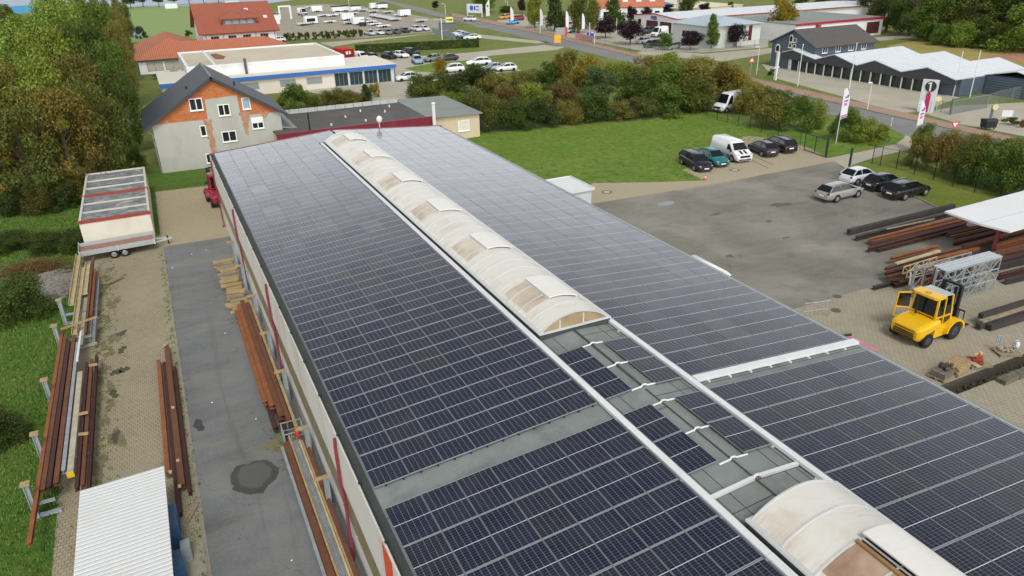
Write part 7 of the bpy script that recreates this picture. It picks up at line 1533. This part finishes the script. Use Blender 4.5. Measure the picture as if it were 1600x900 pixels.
for bx, by, top, w_, c, k_, l in ((1222, 60, -8, 46, '8f7a1e', 'dense', 'tall yellow-green tree behind the grey house'), (1281, 50, 33, 34, '4c6a22', 'dense', 'round green tree showing above the grey house roof'), (1038, 78, 50, 36, '4c6a22', 'dense', 'low round green tree between two plum trees'), (1111, 76, 22, 28, '4c6a22', 'column', 'columnar green tree before the pale hall'), (867, 49, -30, 42, '2c4420', 'cone', 'tall dark conical tree by the street flags'), (836, 44, -10, 36, '7f8a2a', 'dense', 'yellow-green tree left of the dark conical tree'), (903, 52, -14, 40, '49551f', 'dense', 'olive tree right of the dark conical tree'), (925, 46, -8, 28, '66682a', 'dense', 'grey-olive tree before the left end of the villa'), (958, 44, -20, 46, '3c5520', 'cone', 'dark green conifer before the orange villa'), (756, 20, -14, 44, '5f7a28', 'dense', 'broad green tree behind the billboard'), (790, 20, 8, 30, '3c5520', 'dense', 'dark low tree right of the totem sign'), (1141, 14, 2, 13, '3c5520', 'dense', 'small round tree before the cream hall'), (1074, 20, -12, 34, '3c5520', 'dense', 'dark tree beside the blue-roofed shed'), (1197, 62, 28, 9, '2c4420', 'column', 'slim dark cypress left of a pair by the pale hall'), (1204, 62, 30, 9, '2c4420', 'column', 'slim dark cypress right of a pair by the pale hall')): tree(bx, by, top, w_, c, l, k_, 'tree', None, .08)
for i, (bx, by, top) in enumerate(((224, 11, -14), (249, 10, -12), (273, 8.6, -14), (296, 7, -16), (319, 5.7, -16), (342, 4.4, -18), (205, 13, -10))): tree(bx, by, top, 26, '3c5520', f'dark avenue tree beyond the sports field, {["second", "third", "fourth", "fifth", "sixth", "rightmost", "leftmost"][i]} of the row', 'dense', 'tree', 'avenue trees beyond the sports field', .3)
for i, x in enumerate((449, 458, 470, 480, 492, 503, 513, 520, 532, 541, 548, 555, 565)): tree(x, 64 - i * .55, 50 - i * .5, 13, ['3c5520', '5a5722', '49551f'][i % 3], f'low shrub along the dealer yard front, {ORD[i + 1]} from the left', 'small', 'bush', 'shrubs along the dealer yard')
for bx, by, top, w_, c, l in ((222, 60, 38, 22, '2c4420', 'dark shrub beside the blue hut at the wood edge'), (296, 58, 46, 16, '3c5520', 'dark shrub on the lawn left of the red-roofed house'), (265, 122, 112, 60, '3c5520', 'low shrubs under the blinds of the orange hipped building')): tree(bx, by, top, w_, c, l, 'small', 'bush')
for i, (bx, by, top, w_, c) in enumerate(((-5, 334, 292, 56, '4a5520'), (30, 335, 284, 60, '2f4420'), (66, 333, 280, 62, '4a4a22'), (102, 326, 276, 60, '2f4420'), (136, 317, 268, 58, '5c5626'), (168, 306, 258, 54, '2f4420'), (196, 290, 244, 46, '4a5520'), (214, 262, 222, 36, '3c5520'))): tree(bx, by, top, w_, c, f'dense shrub at the foot of the left wood, {ORD[i + 1]} from the left', 'shrub', 'bush', 'shrubs at the foot of the left wood')
for bx, by, top, w_, c, l in ((-6, 110, -2, 60, '3c5520', 'dark tree cut by the upper left corner of the picture'), (16, 60, 4, 40, '4a5520', 'distant olive tree left of the blue tarpaulin')): tree(bx, by, top, w_, c, l, 'round', 'tree', None, .05)
# the near shrubs on the left
tree(38, 498, 412, 120, '3f5524', 'large dark shrub in the left grass beside the gravel heap', 'near', 'bush'); tree(-6, 700, 632, 110, '33491f', 'dark shrub cut by the left frame edge, lower one', 'near', 'bush')
for i, (bx, by, top, w_) in enumerate(((20, 388, 358, 90), (72, 392, 362, 90), (118, 390, 352, 70))): tree(bx, by, top, w_, '33491f', f'low dark green undergrowth bush left of the trailer, {["leftmost", "middle", "nearest the trailer"][i]}', 'near', 'bush', 'undergrowth by the trailer')
t = thing('brush_heap', 'heap of dry brown brushwood behind the grey gravel pile', 'brush heap', G(52, 424)); rnd = random.Random(5); b = MB()
for i in range(520):
    a = rnd.uniform(0, 6.28); r = math.sqrt(rnd.random()); x, y = 2.6 * r * math.cos(a), 1.9 * r * math.sin(a); z = .9 * (1 - r * r) * rnd.random(); d = Vector((rnd.gauss(0, 1), rnd.gauss(0, 1), rnd.gauss(.25, .4))).normalized() * rnd.uniform(.25, .8)
    b.cyl((x, y, z), (x + d.x, y + d.y, max(.02, z + d.z)), .018, .006, 4, i % 2, False)
b.build('twig', [M('twig_brown', '7d5a38', .95, var=.4, scale=6), M('twig_dark', '54432f', .95, var=.4, scale=6)], t)
o = bpy.data.objects.new('dry_leaves', PROTO['near'][0]); COL.objects.link(o); o.parent = t; o.scale = (4.6, 3.3, .6); o.color = (*lin('7a5c38'), 1)
# the long clipped hedge
A, Bq = G(556, 84), G(748, 74); u = Bq - A; L_ = u.length; t = thing('clipped_hedge', 'long straight dark green clipped hedge behind the parked cars', 'hedge', A, math.atan2(u.y, u.x)); rnd = random.Random(8); vs = []; fs = []; HH, HW = rise(748, 74, 62), 1.4
for i in range(9000):
    f_ = rnd.random(); x = rnd.uniform(0, L_)
    if f_ < .45: p_ = Vector((x, rnd.uniform(-.08, .12), rnd.uniform(0, HH))); nn = Vector((0, -1, 0))
    elif f_ < .9: p_ = Vector((x, rnd.uniform(0, HW), HH + rnd.uniform(-.12, .1))); nn = Vector((0, 0, 1))
    else: p_ = Vector((L_ + rnd.uniform(-.1, .1), rnd.uniform(0, HW), rnd.uniform(0, HH))); nn = Vector((1, 0, 0))
    nn = (nn + Vector((rnd.gauss(0, .5), rnd.gauss(0, .5), rnd.gauss(0, .5)))).normalized(); t1 = nn.orthogonal().normalized(); t1.rotate(Matrix.Rotation(rnd.uniform(0, 6.28), 3, nn)); t2 = nn.cross(t1); s = rnd.uniform(.2, .4); k0 = len(vs)
    vs += [p_ - t1 * s * .5, p_ + t2 * s * .4, p_ + t1 * s * .5, p_ - t2 * s * .4]; fs.append((k0, k0 + 1, k0 + 2, k0 + 3))
me = bpy.data.meshes.new('foliage'); me.from_pydata([tuple(v) for v in vs], [], fs); me.materials.append(m_leaf); me.update(); o = bpy.data.objects.new('foliage', me); COL.objects.link(o); o.parent = t; o.color = (*lin('2f4a1c'), 1)
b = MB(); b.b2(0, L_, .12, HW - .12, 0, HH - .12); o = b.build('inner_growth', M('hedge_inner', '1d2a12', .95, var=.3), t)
